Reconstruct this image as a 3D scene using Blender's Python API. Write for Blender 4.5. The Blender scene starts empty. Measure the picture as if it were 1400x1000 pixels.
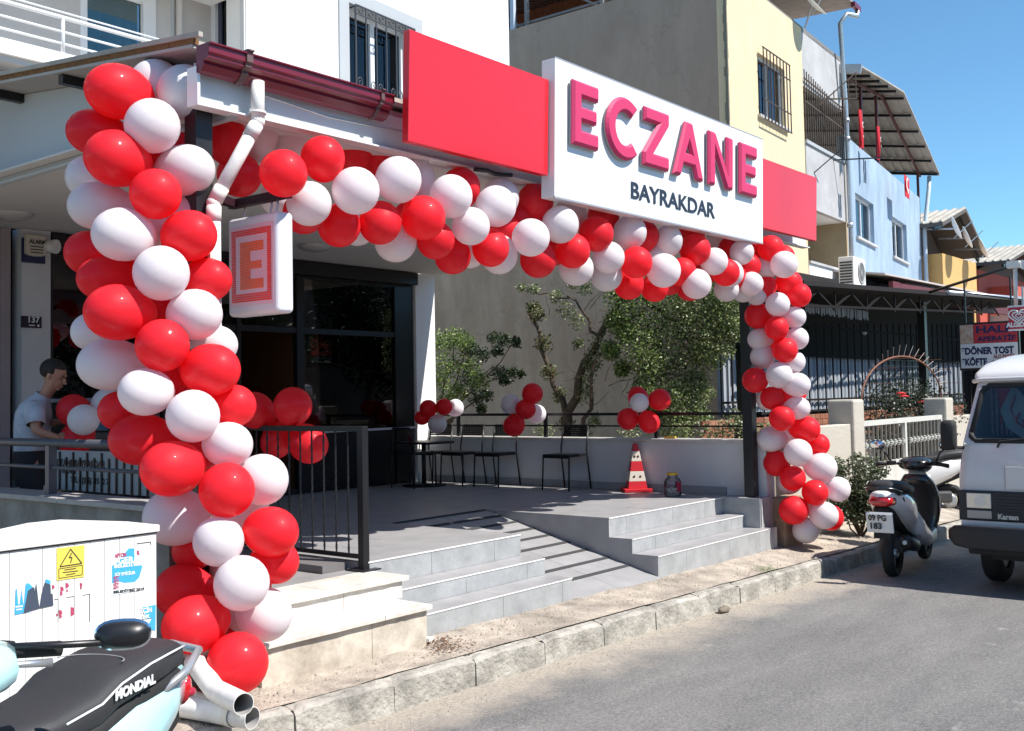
import bpy, bmesh, math, random
from mathutils import Vector, Matrix, Quaternion
R = math.radians
rnd = random.Random(7)
SC = bpy.context.scene
COL = SC.collection

# ------------------------------------------------------------------ camera
FPX, CXP, CYP = 1461.5, 700.0, 472.5           # focal length and principal point for a 1400 x 1000 picture
YAW, PIT, ROL = R(51.34), R(2.681), R(-1.086)
CAMZ = 1.2
_f = Vector((math.sin(YAW)*math.cos(PIT), math.cos(YAW)*math.cos(PIT), math.sin(PIT)))
_r = Vector((math.cos(YAW), -math.sin(YAW), 0))
_u = _r.cross(_f)
RT = _r*math.cos(ROL) + _u*math.sin(ROL)
UP = -_r*math.sin(ROL) + _u*math.cos(ROL)
FW = _f
CAM = Vector((0, 0, CAMZ))
cd = bpy.data.cameras.new("camera"); cam = bpy.data.objects.new("camera", cd); COL.objects.link(cam)
cd.sensor_fit = 'HORIZONTAL'; cd.sensor_width = 36; cd.lens = FPX/1400*36
cd.shift_y = -(500-CYP)/1400; cd.clip_start = 0.05; cd.clip_end = 900
m = Matrix((RT, UP, -FW)).transposed().to_4x4(); m.translation = CAM
cam.matrix_world = m
SC.camera = cam

# ------------------------------------------------------------------ sky, sun, exposure
SUNV = Vector((0.20, -0.75, 1.0)).normalized()     # towards the sun
w = bpy.data.worlds.new("World"); SC.world = w; w.use_nodes = True
nt = w.node_tree; nt.nodes.clear()
sky = nt.nodes.new('ShaderNodeTexSky'); sky.sky_type = 'NISHITA'; sky.sun_disc = False
sky.sun_elevation = math.asin(SUNV.z); sky.sun_rotation = math.atan2(SUNV.x, SUNV.y)
sky.altitude = 0; sky.air_density = 0.8; sky.dust_density = 0.0; sky.ozone_density = 6.0
bg = nt.nodes.new('ShaderNodeBackground'); bg.inputs[1].default_value = 0.13
ow = nt.nodes.new('ShaderNodeOutputWorld')
tn = nt.nodes.new('ShaderNodeVectorMath'); tn.operation = 'MULTIPLY'; tn.inputs[1].default_value = (0.72, 0.91, 0.84)   # clear-sky colour of the photograph
nt.links.new(sky.outputs[0], tn.inputs[0]); nt.links.new(tn.outputs[0], bg.inputs[0]); nt.links.new(bg.outputs[0], ow.inputs[0])
sl = bpy.data.lights.new("sun", 'SUN'); sl.energy = 4.3; sl.angle = R(0.5); sl.color = (1.0, 0.955, 0.89)
so = bpy.data.objects.new("sun", sl); COL.objects.link(so)
so.rotation_euler = (-SUNV).to_track_quat('-Z', 'Y').to_euler(); so.location = (0, -5, 20)
SC.view_settings.view_transform = 'Standard'; SC.view_settings.look = 'None'
SC.view_settings.exposure = 0.82; SC.view_settings.gamma = 1; SC.view_settings.use_curve_mapping = False
SC.render.engine = 'CYCLES'

# ------------------------------------------------------------------ geometry from a sight line and a known plane
def ray(px, py):
    return RT*((px-CXP)/FPX) - UP*((py-CYP)/FPX) + FW
def atZ(px, py, z): d = ray(px, py); return CAM + d*((z-CAMZ)/d.z)
def atY(px, py, y): d = ray(px, py); return CAM + d*(y/d.y)
def atX(px, py, x): d = ray(px, py); return CAM + d*(x/d.x)
def atD(px, py, dd): return CAM + ray(px, py)*dd

# ------------------------------------------------------------------ materials
MATS = {}
def mat(name, col, rough=0.6, metal=0.0, var=0.0, vscale=4.0, col2=None, bump=0.0, bscale=60.0, spec=0.5, coat=0.0, emit=None,
        trans=0.0, streak=0.0, detail=6):
    if name in MATS: return MATS[name]
    m = bpy.data.materials.new(name); m.use_nodes = True; MATS[name] = m
    nt = m.node_tree; b = nt.nodes['Principled BSDF']
    b.inputs['Base Color'].default_value = (*col, 1); b.inputs['Roughness'].default_value = rough
    b.inputs['Metallic'].default_value = metal; b.inputs['Specular IOR Level'].default_value = spec
    b.inputs['Coat Weight'].default_value = coat; b.inputs['Coat Roughness'].default_value = 0.06
    if trans: b.inputs['Transmission Weight'].default_value = trans
    tc = None
    if var or bump:
        tc = nt.nodes.new('ShaderNodeTexCoord'); src = tc.outputs['Object']
        geo = nt.nodes.new('ShaderNodeNewGeometry'); src = geo.outputs['Position']
    if var:
        mp = nt.nodes.new('ShaderNodeMapping'); nt.links.new(src, mp.inputs[0])
        if streak: mp.inputs['Scale'].default_value = (1, 1, streak)
        n = nt.nodes.new('ShaderNodeTexNoise'); n.inputs['Scale'].default_value = vscale; n.inputs['Detail'].default_value = detail
        n.inputs['Roughness'].default_value = 0.65
        nt.links.new(mp.outputs[0], n.inputs['Vector'])
        cr = nt.nodes.new('ShaderNodeValToRGB'); cr.color_ramp.elements[0].position = 0.32; cr.color_ramp.elements[1].position = 0.68
        c2 = col2 if col2 else tuple(max(0, c*(1-var)) for c in col)
        c1 = col if col2 else tuple(min(1, c*(1+var*0.5)) for c in col)
        cr.color_ramp.elements[0].color = (*c2, 1); cr.color_ramp.elements[1].color = (*c1, 1)
        nt.links.new(n.outputs['Fac'], cr.inputs[0])
        if col2:
            mx = nt.nodes.new('ShaderNodeMix'); mx.data_type = 'RGBA'; mx.inputs[0].default_value = var
            mx.inputs[6].default_value = (*col, 1); nt.links.new(cr.outputs[0], mx.inputs[7]); nt.links.new(mx.outputs[2], b.inputs['Base Color'])
        else:
            nt.links.new(cr.outputs[0], b.inputs['Base Color'])
    if bump:
        n2 = nt.nodes.new('ShaderNodeTexNoise'); n2.inputs['Scale'].default_value = bscale; n2.inputs['Detail'].default_value = 5
        nt.links.new(src, n2.inputs['Vector'])
        bp = nt.nodes.new('ShaderNodeBump'); bp.inputs['Strength'].default_value = bump; bp.inputs['Distance'].default_value = 0.02
        nt.links.new(n2.outputs['Fac'], bp.inputs['Height']); nt.links.new(bp.outputs[0], b.inputs['Normal'])
    return m

def latex(name, col, tcol, tf=0.28):
    m = bpy.data.materials.new(name); m.use_nodes = True; MATS[name] = m
    nt = m.node_tree; b = nt.nodes['Principled BSDF']
    b.inputs['Base Color'].default_value = (*col, 1); b.inputs['Roughness'].default_value = 0.5
    b.inputs['Specular IOR Level'].default_value = 0.18
    b.inputs['Coat Weight'].default_value = 0.28; b.inputs['Coat Roughness'].default_value = 0.035
    t = nt.nodes.new('ShaderNodeBsdfTranslucent'); t.inputs[0].default_value = (*tcol, 1)
    mx = nt.nodes.new('ShaderNodeMixShader'); mx.inputs[0].default_value = tf
    out = nt.nodes['Material Output']
    nt.links.new(b.outputs[0], mx.inputs[1]); nt.links.new(t.outputs[0], mx.inputs[2]); nt.links.new(mx.outputs[0], out.inputs[0])
    return m

def glass(name, tint=(0.35, 0.38, 0.4), rough=0.01, ior=1.5):
    m = bpy.data.materials.new(name); m.use_nodes = True; MATS[name] = m
    nt = m.node_tree; nt.nodes.remove(nt.nodes['Principled BSDF'])
    tr = nt.nodes.new('ShaderNodeBsdfTransparent'); tr.inputs[0].default_value = (*tint, 1)
    gl = nt.nodes.new('ShaderNodeBsdfGlossy'); gl.inputs[1].default_value = rough; gl.inputs[0].default_value = (0.95, 0.97, 1, 1)
    fr = nt.nodes.new('ShaderNodeFresnel'); fr.inputs[0].default_value = ior
    mx = nt.nodes.new('ShaderNodeMixShader'); out = nt.nodes['Material Output']
    nt.links.new(fr.outputs[0], mx.inputs[0]); nt.links.new(tr.outputs[0], mx.inputs[1]); nt.links.new(gl.outputs[0], mx.inputs[2])
    nt.links.new(mx.outputs[0], out.inputs[0])
    return m

def leafmat(name, c1, c2, c3):
    m = bpy.data.materials.new(name); m.use_nodes = True; MATS[name] = m
    nt = m.node_tree; b = nt.nodes['Principled BSDF']; b.inputs['Roughness'].default_value = 0.45
    g = nt.nodes.new('ShaderNodeNewGeometry')
    cr = nt.nodes.new('ShaderNodeValToRGB'); e = cr.color_ramp.elements
    e[0].color = (*c1, 1); e[1].color = (*c3, 1); k = cr.color_ramp.elements.new(0.5); k.color = (*c2, 1)
    nt.links.new(g.outputs['Random Per Island'], cr.inputs[0])
    t = nt.nodes.new('ShaderNodeBsdfTranslucent'); mx = nt.nodes.new('ShaderNodeMixShader'); mx.inputs[0].default_value = 0.3
    out = nt.nodes['Material Output']
    nt.links.new(cr.outputs[0], b.inputs['Base Color']); nt.links.new(cr.outputs[0], t.inputs[0])
    nt.links.new(b.outputs[0], mx.inputs[1]); nt.links.new(t.outputs[0], mx.inputs[2]); nt.links.new(mx.outputs[0], out.inputs[0])
    return m

# ------------------------------------------------------------------ mesh builder
class B:
    def __init__(s): s.v = []; s.f = []; s.sm = []
    def add(s, vs, fs, smooth=False):
        o = len(s.v); s.v += [Vector(v) for v in vs]; s.f += [tuple(i+o for i in f) for f in fs]; s.sm += [smooth]*len(fs); return s
    def box(s, x0, x1, y0, y1, z0, z1):
        return s.add([(x0,y0,z0),(x1,y0,z0),(x1,y1,z0),(x0,y1,z0),(x0,y0,z1),(x1,y0,z1),(x1,y1,z1),(x0,y1,z1)],
                     [(0,3,2,1),(4,5,6,7),(0,1,5,4),(1,2,6,5),(2,3,7,6),(3,0,4,7)])
    def hexa(s, p):      # 8 points: bottom ring, top ring
        return s.add(p, [(0,3,2,1),(4,5,6,7),(0,1,5,4),(1,2,6,5),(2,3,7,6),(3,0,4,7)])
    def obox(s, c, ax, ay, az):   # oriented box: centre, half vectors
        c, ax, ay, az = map(Vector, (c, ax, ay, az))
        return s.hexa([c-ax-ay-az, c+ax-ay-az, c+ax+ay-az, c-ax+ay-az, c-ax-ay+az, c+ax-ay+az, c+ax+ay+az, c-ax+ay+az])
    def bar(s, a, b, w, h, up=(0, 0, 1)):
        a, b, up = Vector(a), Vector(b), Vector(up); d = b-a; L = d.length
        if L < 1e-6: return s
        d.normalize(); sd = d.cross(up)
        if sd.length < 1e-3: sd = d.cross(Vector((1, 0, 0)))
        sd.normalize(); u = sd.cross(d)
        return s.obox((a+b)/2, d*L/2, sd*w/2, u*h/2)
    def ring(s, c, d, r, n, r2=None, ref=None):
        d = Vector(d).normalized(); ref = Vector(ref) if ref else (Vector((0, 0, 1)) if abs(d.z) < .9 else Vector((1, 0, 0)))
        a = d.cross(ref).normalized(); b = a.cross(d)
        r2 = r if r2 is None else r2
        return [Vector(c)+a*math.cos(t)*r+b*math.sin(t)*r2 for t in [2*math.pi*i/n for i in range(n)]]
    def cyl(s, a, b, r, n=10, r2=None, caps=True, smooth=True):
        a, b = Vector(a), Vector(b); d = b-a
        r2 = r if r2 is None else r2
        A, Bv = s.ring(a, d, r, n), s.ring(b, d, r2, n)
        s.add(A+Bv, [(i, (i+1) % n, n+(i+1) % n, n+i) for i in range(n)], smooth)
        if caps: s.add(A, [tuple(range(n))[::-1]]); s.add(Bv, [tuple(range(n))])
        return s
    def tube(s, pts, r, n=8, rs=None, caps=True):
        pts = [Vector(p) for p in pts]; k = len(pts); rings = []; ref = None
        d0 = (pts[1]-pts[0]).normalized(); ref = Vector((0, 0, 1)) if abs(d0.z) < .9 else Vector((1, 0, 0))
        a = d0.cross(ref).normalized()
        for i, p in enumerate(pts):
            d = (pts[min(i+1, k-1)]-pts[max(i-1, 0)]).normalized()
            a = (a - d*a.dot(d)).normalized(); b = d.cross(a); rr = rs[i] if rs else r
            rings.append([p+a*math.cos(t)*rr+b*math.sin(t)*rr for t in [2*math.pi*j/n for j in range(n)]])
        V = [v for rg in rings for v in rg]
        s.add(V, [(i*n+j, i*n+(j+1) % n, (i+1)*n+(j+1) % n, (i+1)*n+j) for i in range(k-1) for j in range(n)], True)
        if caps: s.add(rings[0], [tuple(range(n))[::-1]]); s.add(rings[-1], [tuple(range(n))])
        return s
    def lathe(s, c, prof, n=24, axis=(0, 0, 1), caps=True, smooth=True):   # prof: (r, h)
        c = Vector(c); ax = Vector(axis).normalized(); k = len(prof); V = []
        for r, h in prof: V += s.ring(c+ax*h, ax, max(r, 1e-4), n)
        s.add(V, [(i*n+j, i*n+(j+1) % n, (i+1)*n+(j+1) % n, (i+1)*n+j) for i in range(k-1) for j in range(n)], smooth)
        if caps: s.add(V[:n], [tuple(range(n))[::-1]]); s.add(V[-n:], [tuple(range(n))])
        return s
    def prism(s, poly, org, ux, uy, dep):    # polygon (x,y) on plane org+ux*x+uy*y, extruded by vector dep
        org, ux, uy, dep = map(Vector, (org, ux, uy, dep)); n = len(poly)
        A = [org+ux*x+uy*y for x, y in poly]; Bv = [p+dep for p in A]
        s.add(A+Bv, [(i, (i+1) % n, n+(i+1) % n, n+i) for i in range(n)]); s.add(A, [tuple(range(n))[::-1]]); s.add(Bv, [tuple(range(n))])
        return s
    def loft(s, secs, n=20, caps=True, smooth=True):
        # secs: (centre, half side vector, half up vector, exponent)
        V = []
        for c, a, b, e in secs:
            c, a, b = Vector(c), Vector(a), Vector(b)
            for i in range(n):
                t = 2*math.pi*i/n; ct, st = math.cos(t), math.sin(t)
                V.append(c + a*(abs(ct)**(2/e))*(1 if ct >= 0 else -1) + b*(abs(st)**(2/e))*(1 if st >= 0 else -1))
        k = len(secs)
        s.add(V, [(i*n+j, i*n+(j+1) % n, (i+1)*n+(j+1) % n, (i+1)*n+j) for i in range(k-1) for j in range(n)], smooth)
        if caps: s.add(V[:n], [tuple(range(n))[::-1]], smooth); s.add(V[-n:], [tuple(range(n))], smooth)
        return s
    def ball(s, c, r, n=12, k=8, sc=(1, 1, 1)):
        c = Vector(c); V = []; F = []
        for i in range(k+1):
            ph = math.pi*i/k
            for j in range(n):
                t = 2*math.pi*j/n
                V.append(c+Vector((math.sin(ph)*math.cos(t)*sc[0], math.sin(ph)*math.sin(t)*sc[1], math.cos(ph)*sc[2]))*r)
        for i in range(k):
            for j in range(n): F.append((i*n+j, (i+1)*n+j, (i+1)*n+(j+1) % n, i*n+(j+1) % n))
        return s.add(V, F, True)
    def xf(s, M): s.v = [M @ v for v in s.v]; return s

def mesh_from(name, b, fix=True):
    me = bpy.data.meshes.new(name); me.from_pydata([tuple(v) for v in b.v], [], b.f); me.update()
    if b.sm: me.polygons.foreach_set('use_smooth', b.sm)
    if fix:
        bm = bmesh.new(); bm.from_mesh(me); bmesh.ops.remove_doubles(bm, verts=bm.verts, dist=1e-5)
        bmesh.ops.recalc_face_normals(bm, faces=bm.faces); bm.to_mesh(me); bm.free()
    return me

WM = {}      # world matrices of the things and parts
def thing(name, label, cat, loc=(0, 0, 0), rz=0.0, group=None, kind=None):
    o = bpy.data.objects.new(name, None); COL.objects.link(o); o.empty_display_size = 0.1
    o.location = loc; o.rotation_euler = (0, 0, rz)
    WM[o.name] = Matrix.Translation(Vector(loc)) @ Matrix.Rotation(rz, 4, 'Z')
    if label: o['label'] = label; o['category'] = cat
    if group: o['group'] = group
    if kind: o['kind'] = kind
    return o
def part(name, b, m, parent=None, local=False, bevel=0.0, fix=True, kind=None, label=None, smooth_angle=False, seg=2):
    """link a builder as one mesh; vertices are world ones unless local"""
    if parent is not None and not local: b.xf(WM[parent.name].inverted())
    me = b if isinstance(b, bpy.types.Mesh) else mesh_from(name, b, fix)
    if isinstance(m, (list, tuple)):
        for q in m: me.materials.append(q)
    elif m is not None and not me.materials: me.materials.append(m)
    o = bpy.data.objects.new(name, me); COL.objects.link(o)
    if parent is not None: o.parent = parent; WM[o.name] = WM[parent.name].copy()
    else: WM[o.name] = Matrix.Identity(4)
    if bevel:
        bv = o.modifiers.new('bevel', 'BEVEL'); bv.width = bevel; bv.segments = seg; bv.limit_method = 'ANGLE'; bv.angle_limit = R(40); bv.harden_normals = False
    if kind: o['kind'] = kind
    if label: o['label'] = label
    return o
def tag(o, label, cat, group=None, kind=None):
    o['label'] = label; o['category'] = cat
    if group: o['group'] = group
    if kind: o['kind'] = kind
    return o
def struct(name, b, m, **k):
    o = part(name, b, m, **k); o['kind'] = 'structure'; return o
def piece(name, me, parent, loc, rz=0, scale=None):
    o = bpy.data.objects.new(name, me); COL.objects.link(o); o.parent = parent
    o.location = WM[parent.name].inverted() @ Vector(loc); o.rotation_euler = (0, 0, rz)
    if scale: o.scale = scale
    return o
def copy_tree(o, parent=None):
    c = o.copy(); COL.objects.link(c); c.parent = parent
    for ch in [x for x in bpy.data.objects if x.parent == o]: copy_tree(ch, c)
    return c
def children(o): return [x for x in bpy.data.objects if x.parent == o]

def text_mesh(body, size, org, ux, uy, depth=0.0, bold=0.0, align='LEFT', xs=1.0, bevel=0.0, space=1.0):
    """built-in font lettering turned into a mesh lying on the plane org, ux, uy"""
    cu = bpy.data.curves.new('t', 'FONT'); cu.body = body; cu.size = size; cu.offset = bold; cu.extrude = depth; cu.align_x = align
    cu.space_character = space; cu.resolution_u = 3
    if bevel: cu.bevel_depth = bevel
    ob = bpy.data.objects.new('t', cu); COL.objects.link(ob)
    dg = bpy.context.evaluated_depsgraph_get(); dg.update()
    me = bpy.data.meshes.new_from_object(ob.evaluated_get(dg)); bpy.data.objects.remove(ob)
    ux, uy, org = Vector(ux).normalized(), Vector(uy).normalized(), Vector(org); n = ux.cross(uy)
    b = B(); b.add([org+ux*v.co.x*xs+uy*v.co.y+n*(v.co.z+depth) for v in me.vertices], [tuple(p.vertices) for p in me.polygons])
    bpy.data.meshes.remove(me)
    return b
# ------------------------------------------------------------------ palette
M_asphalt = mat('asphalt', (0.195, 0.19, 0.185), 0.9, var=0.35, vscale=1.3, bump=0.5, bscale=160)
M_white = mat('white_render', (0.80, 0.80, 0.79), 0.75, var=0.05, vscale=1.5, bump=0.08, bscale=90)
M_shadewhite = mat('shaded_white', (0.62, 0.615, 0.62), 0.7, var=0.08, vscale=2)  # greyer copy of the white render, shade put into the colour
M_black = mat('black_metal', (0.012, 0.012, 0.014), 0.38)
M_rub = mat('rubber', (0.018, 0.018, 0.018), 0.75)
M_alu = mat('aluminium', (0.6, 0.61, 0.62), 0.35, metal=0.8)
M_galv = mat('galvanised', (0.5, 0.52, 0.55), 0.4, metal=0.7, var=0.15, vscale=20)
M_pvc = mat('white_plastic', (0.75, 0.73, 0.7), 0.4, var=0.12, vscale=12)
M_red = mat('red_panel', (0.68, 0.014, 0.024), 0.3, coat=0.3, var=0.10, vscale=1.2, streak=0.3)
M_signwhite = mat('white_sign', (0.80, 0.81, 0.80), 0.3, coat=0.2)
M_tile = mat('grey_tile', (0.33, 0.325, 0.33), 0.42, var=0.16, vscale=3.5, bump=0.05, bscale=50)
M_tile2 = mat('grey_tile_riser', (0.36, 0.37, 0.375), 0.5, var=0.22, vscale=5, bump=0.08, bscale=40)
M_grout = mat('grout', (0.55, 0.54, 0.52), 0.9)
M_marble = mat('marble', (0.74, 0.71, 0.66), 0.5, var=0.85, vscale=4, col2=(0.47, 0.43, 0.37), bump=0.15, bscale=30, detail=9)
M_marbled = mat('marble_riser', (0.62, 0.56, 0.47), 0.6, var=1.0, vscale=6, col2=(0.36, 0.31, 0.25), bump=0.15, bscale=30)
M_dust = mat('dusty_concrete', (0.42, 0.362, 0.30), 0.95, var=0.5, vscale=3.2, bump=0.9, bscale=40, detail=10)
M_kerb = mat('kerb_concrete', (0.40, 0.375, 0.33), 0.9, var=0.5, vscale=5, bump=0.9, bscale=30, detail=10)
M_conc = mat('rough_concrete', (0.25, 0.245, 0.225), 0.9, var=0.35, vscale=1.4, bump=0.4, bscale=18)
M_frame = mat('black_frame', (0.010, 0.009, 0.011), 0.3)
M_maroon = mat('maroon_gutter', (0.16, 0.008, 0.022), 0.35, coat=0.2)
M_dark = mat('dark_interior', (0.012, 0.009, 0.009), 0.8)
M_brown = mat('brown_board', (0.10, 0.045, 0.02), 0.6)
G_shop = glass('shop_glass', (0.55, 0.5, 0.48), 0.01, 1.52)
G_win = glass('window_glass', (0.82, 0.86, 0.88), 0.01, 1.5)
M_redb = latex('red_latex', (0.93, 0.032, 0.050), (1.0, 0.05, 0.03), 0.40)
M_whb = latex('white_latex', (0.86, 0.84, 0.845), (0.94, 0.74, 0.82), 0.30)

def zroad(x): return -0.70-0.020*(x-5.4)
def zkerb(x): return -0.53-0.021*(x-6.2)
def zstep(x): return -0.45-0.014*(x-4.0) if x > 4 else -0.45
YK = 4.65

# ------------------------------------------------------------------ ground, road, pavement, kerb
b = B(); N = 30
xs = [-120, -60, -30, -15, -8]+[-4+i for i in range(40)]+[40, 50, 70, 100, 160, 300]
def strip(b, xs, fa, fb):      # two lines of points
    V = []
    for x in xs: V += [fa(x), fb(x)]
    b.add(V, [(2*i, 2*i+2, 2*i+3, 2*i+1) for i in range(len(xs)-1)])
strip(b, xs, lambda x: (x, -200, zroad(x)-0.25), lambda x: (x, 200, zroad(x)-0.25))
struct('ground', b, mat('dry_ground', (0.26, 0.22, 0.16), 0.95, var=0.3, vscale=0.5, bump=0.3, bscale=20))
b = B()
strip(b, xs, lambda x: (x, -6.2, zroad(x)), lambda x: (x, YK+0.02, zroad(x)))
road = struct('road', b, None)
# road material: asphalt with worn paler patches and sand lying along the kerb
m = bpy.data.materials.new('road_surface'); m.use_nodes = True; nt = m.node_tree; bs = nt.nodes['Principled BSDF']; bs.inputs['Roughness'].default_value = 0.9
bs.inputs['Specular IOR Level'].default_value = 0.25
geo = nt.nodes.new('ShaderNodeNewGeometry')
def noise(scale, det=6, rg=0.6, sc=None):
    n = nt.nodes.new('ShaderNodeTexNoise'); n.inputs['Scale'].default_value = scale; n.inputs['Detail'].default_value = det; n.inputs['Roughness'].default_value = rg
    if sc:
        mp = nt.nodes.new('ShaderNodeMapping'); mp.inputs['Scale'].default_value = sc; nt.links.new(geo.outputs['Position'], mp.inputs[0]); nt.links.new(mp.outputs[0], n.inputs['Vector'])
    else: nt.links.new(geo.outputs['Position'], n.inputs['Vector'])
    return n.outputs['Fac']
def ramp(fac, a, ca, bb, cb):
    c = nt.nodes.new('ShaderNodeValToRGB'); c.color_ramp.elements[0].position = a; c.color_ramp.elements[1].position = bb
    c.color_ramp.elements[0].color = (*ca, 1); c.color_ramp.elements[1].color = (*cb, 1); nt.links.new(fac, c.inputs[0]); return c.outputs[0]
def mixc(f, a, bb):
    x = nt.nodes.new('ShaderNodeMix'); x.data_type = 'RGBA'
    if isinstance(f, float): x.inputs[0].default_value = f
    else: nt.links.new(f, x.inputs[0])
    nt.links.new(a, x.inputs[6]); nt.links.new(bb, x.inputs[7]); return x.outputs[2]
def math_(op, a, bb):
    x = nt.nodes.new('ShaderNodeMath'); x.operation = op
    for i, q in enumerate((a, bb)):
        if q is None: continue
        if isinstance(q, (int, float)): x.inputs[i].default_value = q
        else: nt.links.new(q, x.inputs[i])
    return x.outputs[0]
grain = mixc(0.5, ramp(noise(150, 3, 0.8), 0.38, (0.04, 0.04, 0.04), 0.64, (0.36, 0.35, 0.34)), ramp(noise(48, 4, 0.85), 0.40, (0.05, 0.05, 0.05), 0.60, (0.38, 0.37, 0.355)))
broad = ramp(noise(0.75, 8, 0.7, (0.45, 1.5, 1)), 0.38, (0.085, 0.084, 0.085), 0.64, (0.25, 0.24, 0.225))
base = mixc(0.38, grain, broad)
sep = nt.nodes.new('ShaderNodeSeparateXYZ'); nt.links.new(geo.outputs['Position'], sep.inputs[0])
d = math_('SUBTRACT', sep.outputs['Y'], YK-0.62)             # sand along the kerb, an uneven edge
d = math_('ADD', d, math_('MULTIPLY', math_('SUBTRACT', noise(1.6, 6, 0.7), 0.5), 1.25))
d = math_('MULTIPLY', d, 2.2); cl = nt.nodes.new('ShaderNodeClamp'); nt.links.new(d, cl.inputs[0])
sandf = math_('MULTIPLY', cl.outputs[0], ramp(noise(38, 4, 0.8), 0.3, (0.35,)*3, 0.6, (0.95,)*3))
sand = ramp(noise(30, 5, 0.8), 0.3, (0.36, 0.31, 0.25), 0.7, (0.52, 0.46, 0.38))
col = mixc(sandf, base, sand)
pale = ramp(noise(2.6, 7, 0.75, (1, 1.4, 1)), 0.62, (0,)*3, 0.76, (0.6,)*3)
palec = nt.nodes.new('ShaderNodeRGB'); palec.outputs[0].default_value = (0.5, 0.49, 0.46, 1)
col = mixc(pale, col, palec.outputs[0])
nt.links.new(col, bs.inputs['Base Color'])
bp = nt.nodes.new('ShaderNodeBump'); bp.inputs['Strength'].default_value = 0.7; bp.inputs['Distance'].default_value = 0.012
nt.links.new(noise(120, 4, 0.7), bp.inputs['Height']); nt.links.new(bp.outputs[0], bs.inputs['Normal'])
road.data.materials.append(m)

# pavement between kerb and steps
b = B(); xsp = [-20, -10]+[-4+0.35*i for i in range(110)]+[40, 60, 120]
ys = [YK+0.095, 4.85, 5.0, 5.15, 5.35, 5.9]
V = []
for x in xsp:
    for j, y in enumerate(ys):
        t = min(1, (y-YK)/(5.3-YK)); z = zkerb(x)*(1-t)+zstep(x)*t + (rnd.uniform(-0.006, 0.006) if 0 < j < 5 else 0)
        V.append((x, y, z-0.006 if j else z+rnd.uniform(-.004, .007)))
n = len(ys)
b.add(V, [(i*n+j, (i+1)*n+j, (i+1)*n+j+1, i*n+j+1) for i in range(len(xsp)-1) for j in range(n-1)], True)
struct('pavement', b, M_dust)
b = B(); strip(b, xs, lambda x: (x, 5.9, zstep(x)-0.02), lambda x: (x, 40, zstep(x)-0.02))
struct('yard_ground', b, mat('yard_soil', (0.22, 0.19, 0.14), 0.95, var=0.3, vscale=2, bump=0.4, bscale=30))
kr = thing('kerb', None, None, (0, 0, 0), kind='structure')
L = 0.755
stones = []
for v in range(4):
    q = B(); rr = random.Random(v)
    K = 9; prof = [(0, -0.22), (0.0, -0.02), (0.025, 0), (0.13, 0), (0.14, -0.22)]
    V = []
    for i in range(K+1):
        x = 0.006+(L-0.012)*i/K
        for j, (yy, zz) in enumerate(prof):
            e = rr.uniform(-0.007, 0.007) if j in (1, 2) else 0
            if i in (0, K) and j in (1, 2): zz -= rr.uniform(0.005, 0.03); yy += rr.uniform(0, 0.012)
            V.append((x, yy+abs(e), zz+e))
    P = len(prof)
    q.add(V, [(i*P+j, (i+1)*P+j, (i+1)*P+j+1, i*P+j+1) for i in range(K) for j in range(P-1)])
    q.add(V[:P], [tuple(range(P))]); q.add(V[-P:], [tuple(range(P))[::-1]])
    me = mesh_from('kerb_stone', q); me.materials.append(M_kerb); stones.append(me)
x = 6.13-L*12
i = 0
while x < 34:
    o = piece('kerb_stone', stones[i % 4], kr, (x, YK+rnd.uniform(-0.006, 0.006), zkerb(x)+rnd.uniform(-0.004, 0.004)), rnd.uniform(-0.006, 0.006))
    o.rotation_euler = (rnd.uniform(-0.02, 0.02), 0.021, o.rotation_euler[2])
    x += L; i += 1
# bed under the kerb so that joints are dark, not open
b = B(); strip(b, xsp, lambda x: (x, YK+0.04, zkerb(x)-0.022), lambda x: (x, YK+0.16, zkerb(x)-0.001))
part('mortar_bed', b, M_dust, kr)
# pebbles and crumbs of mortar in the gutter and on the pavement
b = B(); r2 = random.Random(3)
for k in range(2600):
    x = r2.uniform(3.2, 13); 
    if r2.random() < 0.55:
        y = YK-abs(r2.gauss(0, 0.22))-0.01; z = zroad(x)
    else:
        y = r2.uniform(YK+0.12, 5.25); t = min(1, (y-YK)/(5.3-YK)); z = zkerb(x)*(1-t)+zstep(x)*t-0.004
    r = r2.choice((0.003, 0.004, 0.005, 0.007, 0.010)) * r2.uniform(.7, 1.2)
    c = Vector((x, y, z+r*0.3)); a = r2.uniform(0, 3)
    p = [c+Vector((math.cos(a+t)*r, math.sin(a+t)*r*0.8, -r*0.4)) for t in (0, 1.6, 3.1, 4.7)]
    b.add(p+[c+Vector((0, 0, r*0.8))], [(0, 1, 4), (1, 2, 4), (2, 3, 4), (3, 0, 4)])
o = part('gravel', b, mat('crumbs', (0.36, 0.32, 0.27), 0.95, var=0.5, vscale=40), fix=False); tag(o, 'loose grit and mortar crumbs along the kerb', 'gravel', kind='stuff')
# lump of old mortar fallen at the kerb
p = atZ(990, 836, zroad(8.1)); b = B(); b.ball((p.x, p.y, p.z+0.015), 0.07, 10, 6, (1.3, 0.6, 0.45))
for v in b.v: v += Vector((rnd.uniform(-.008, .008), rnd.uniform(-.008, .008), rnd.uniform(-.006, .006)))
tag(part('mortar_lump', b, mat('old_mortar', (0.2, 0.17, 0.13), 0.95, bump=0.5)), 'brown lump of crumbled mortar lying in the gutter at the foot of the kerb', 'rubble')

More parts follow.
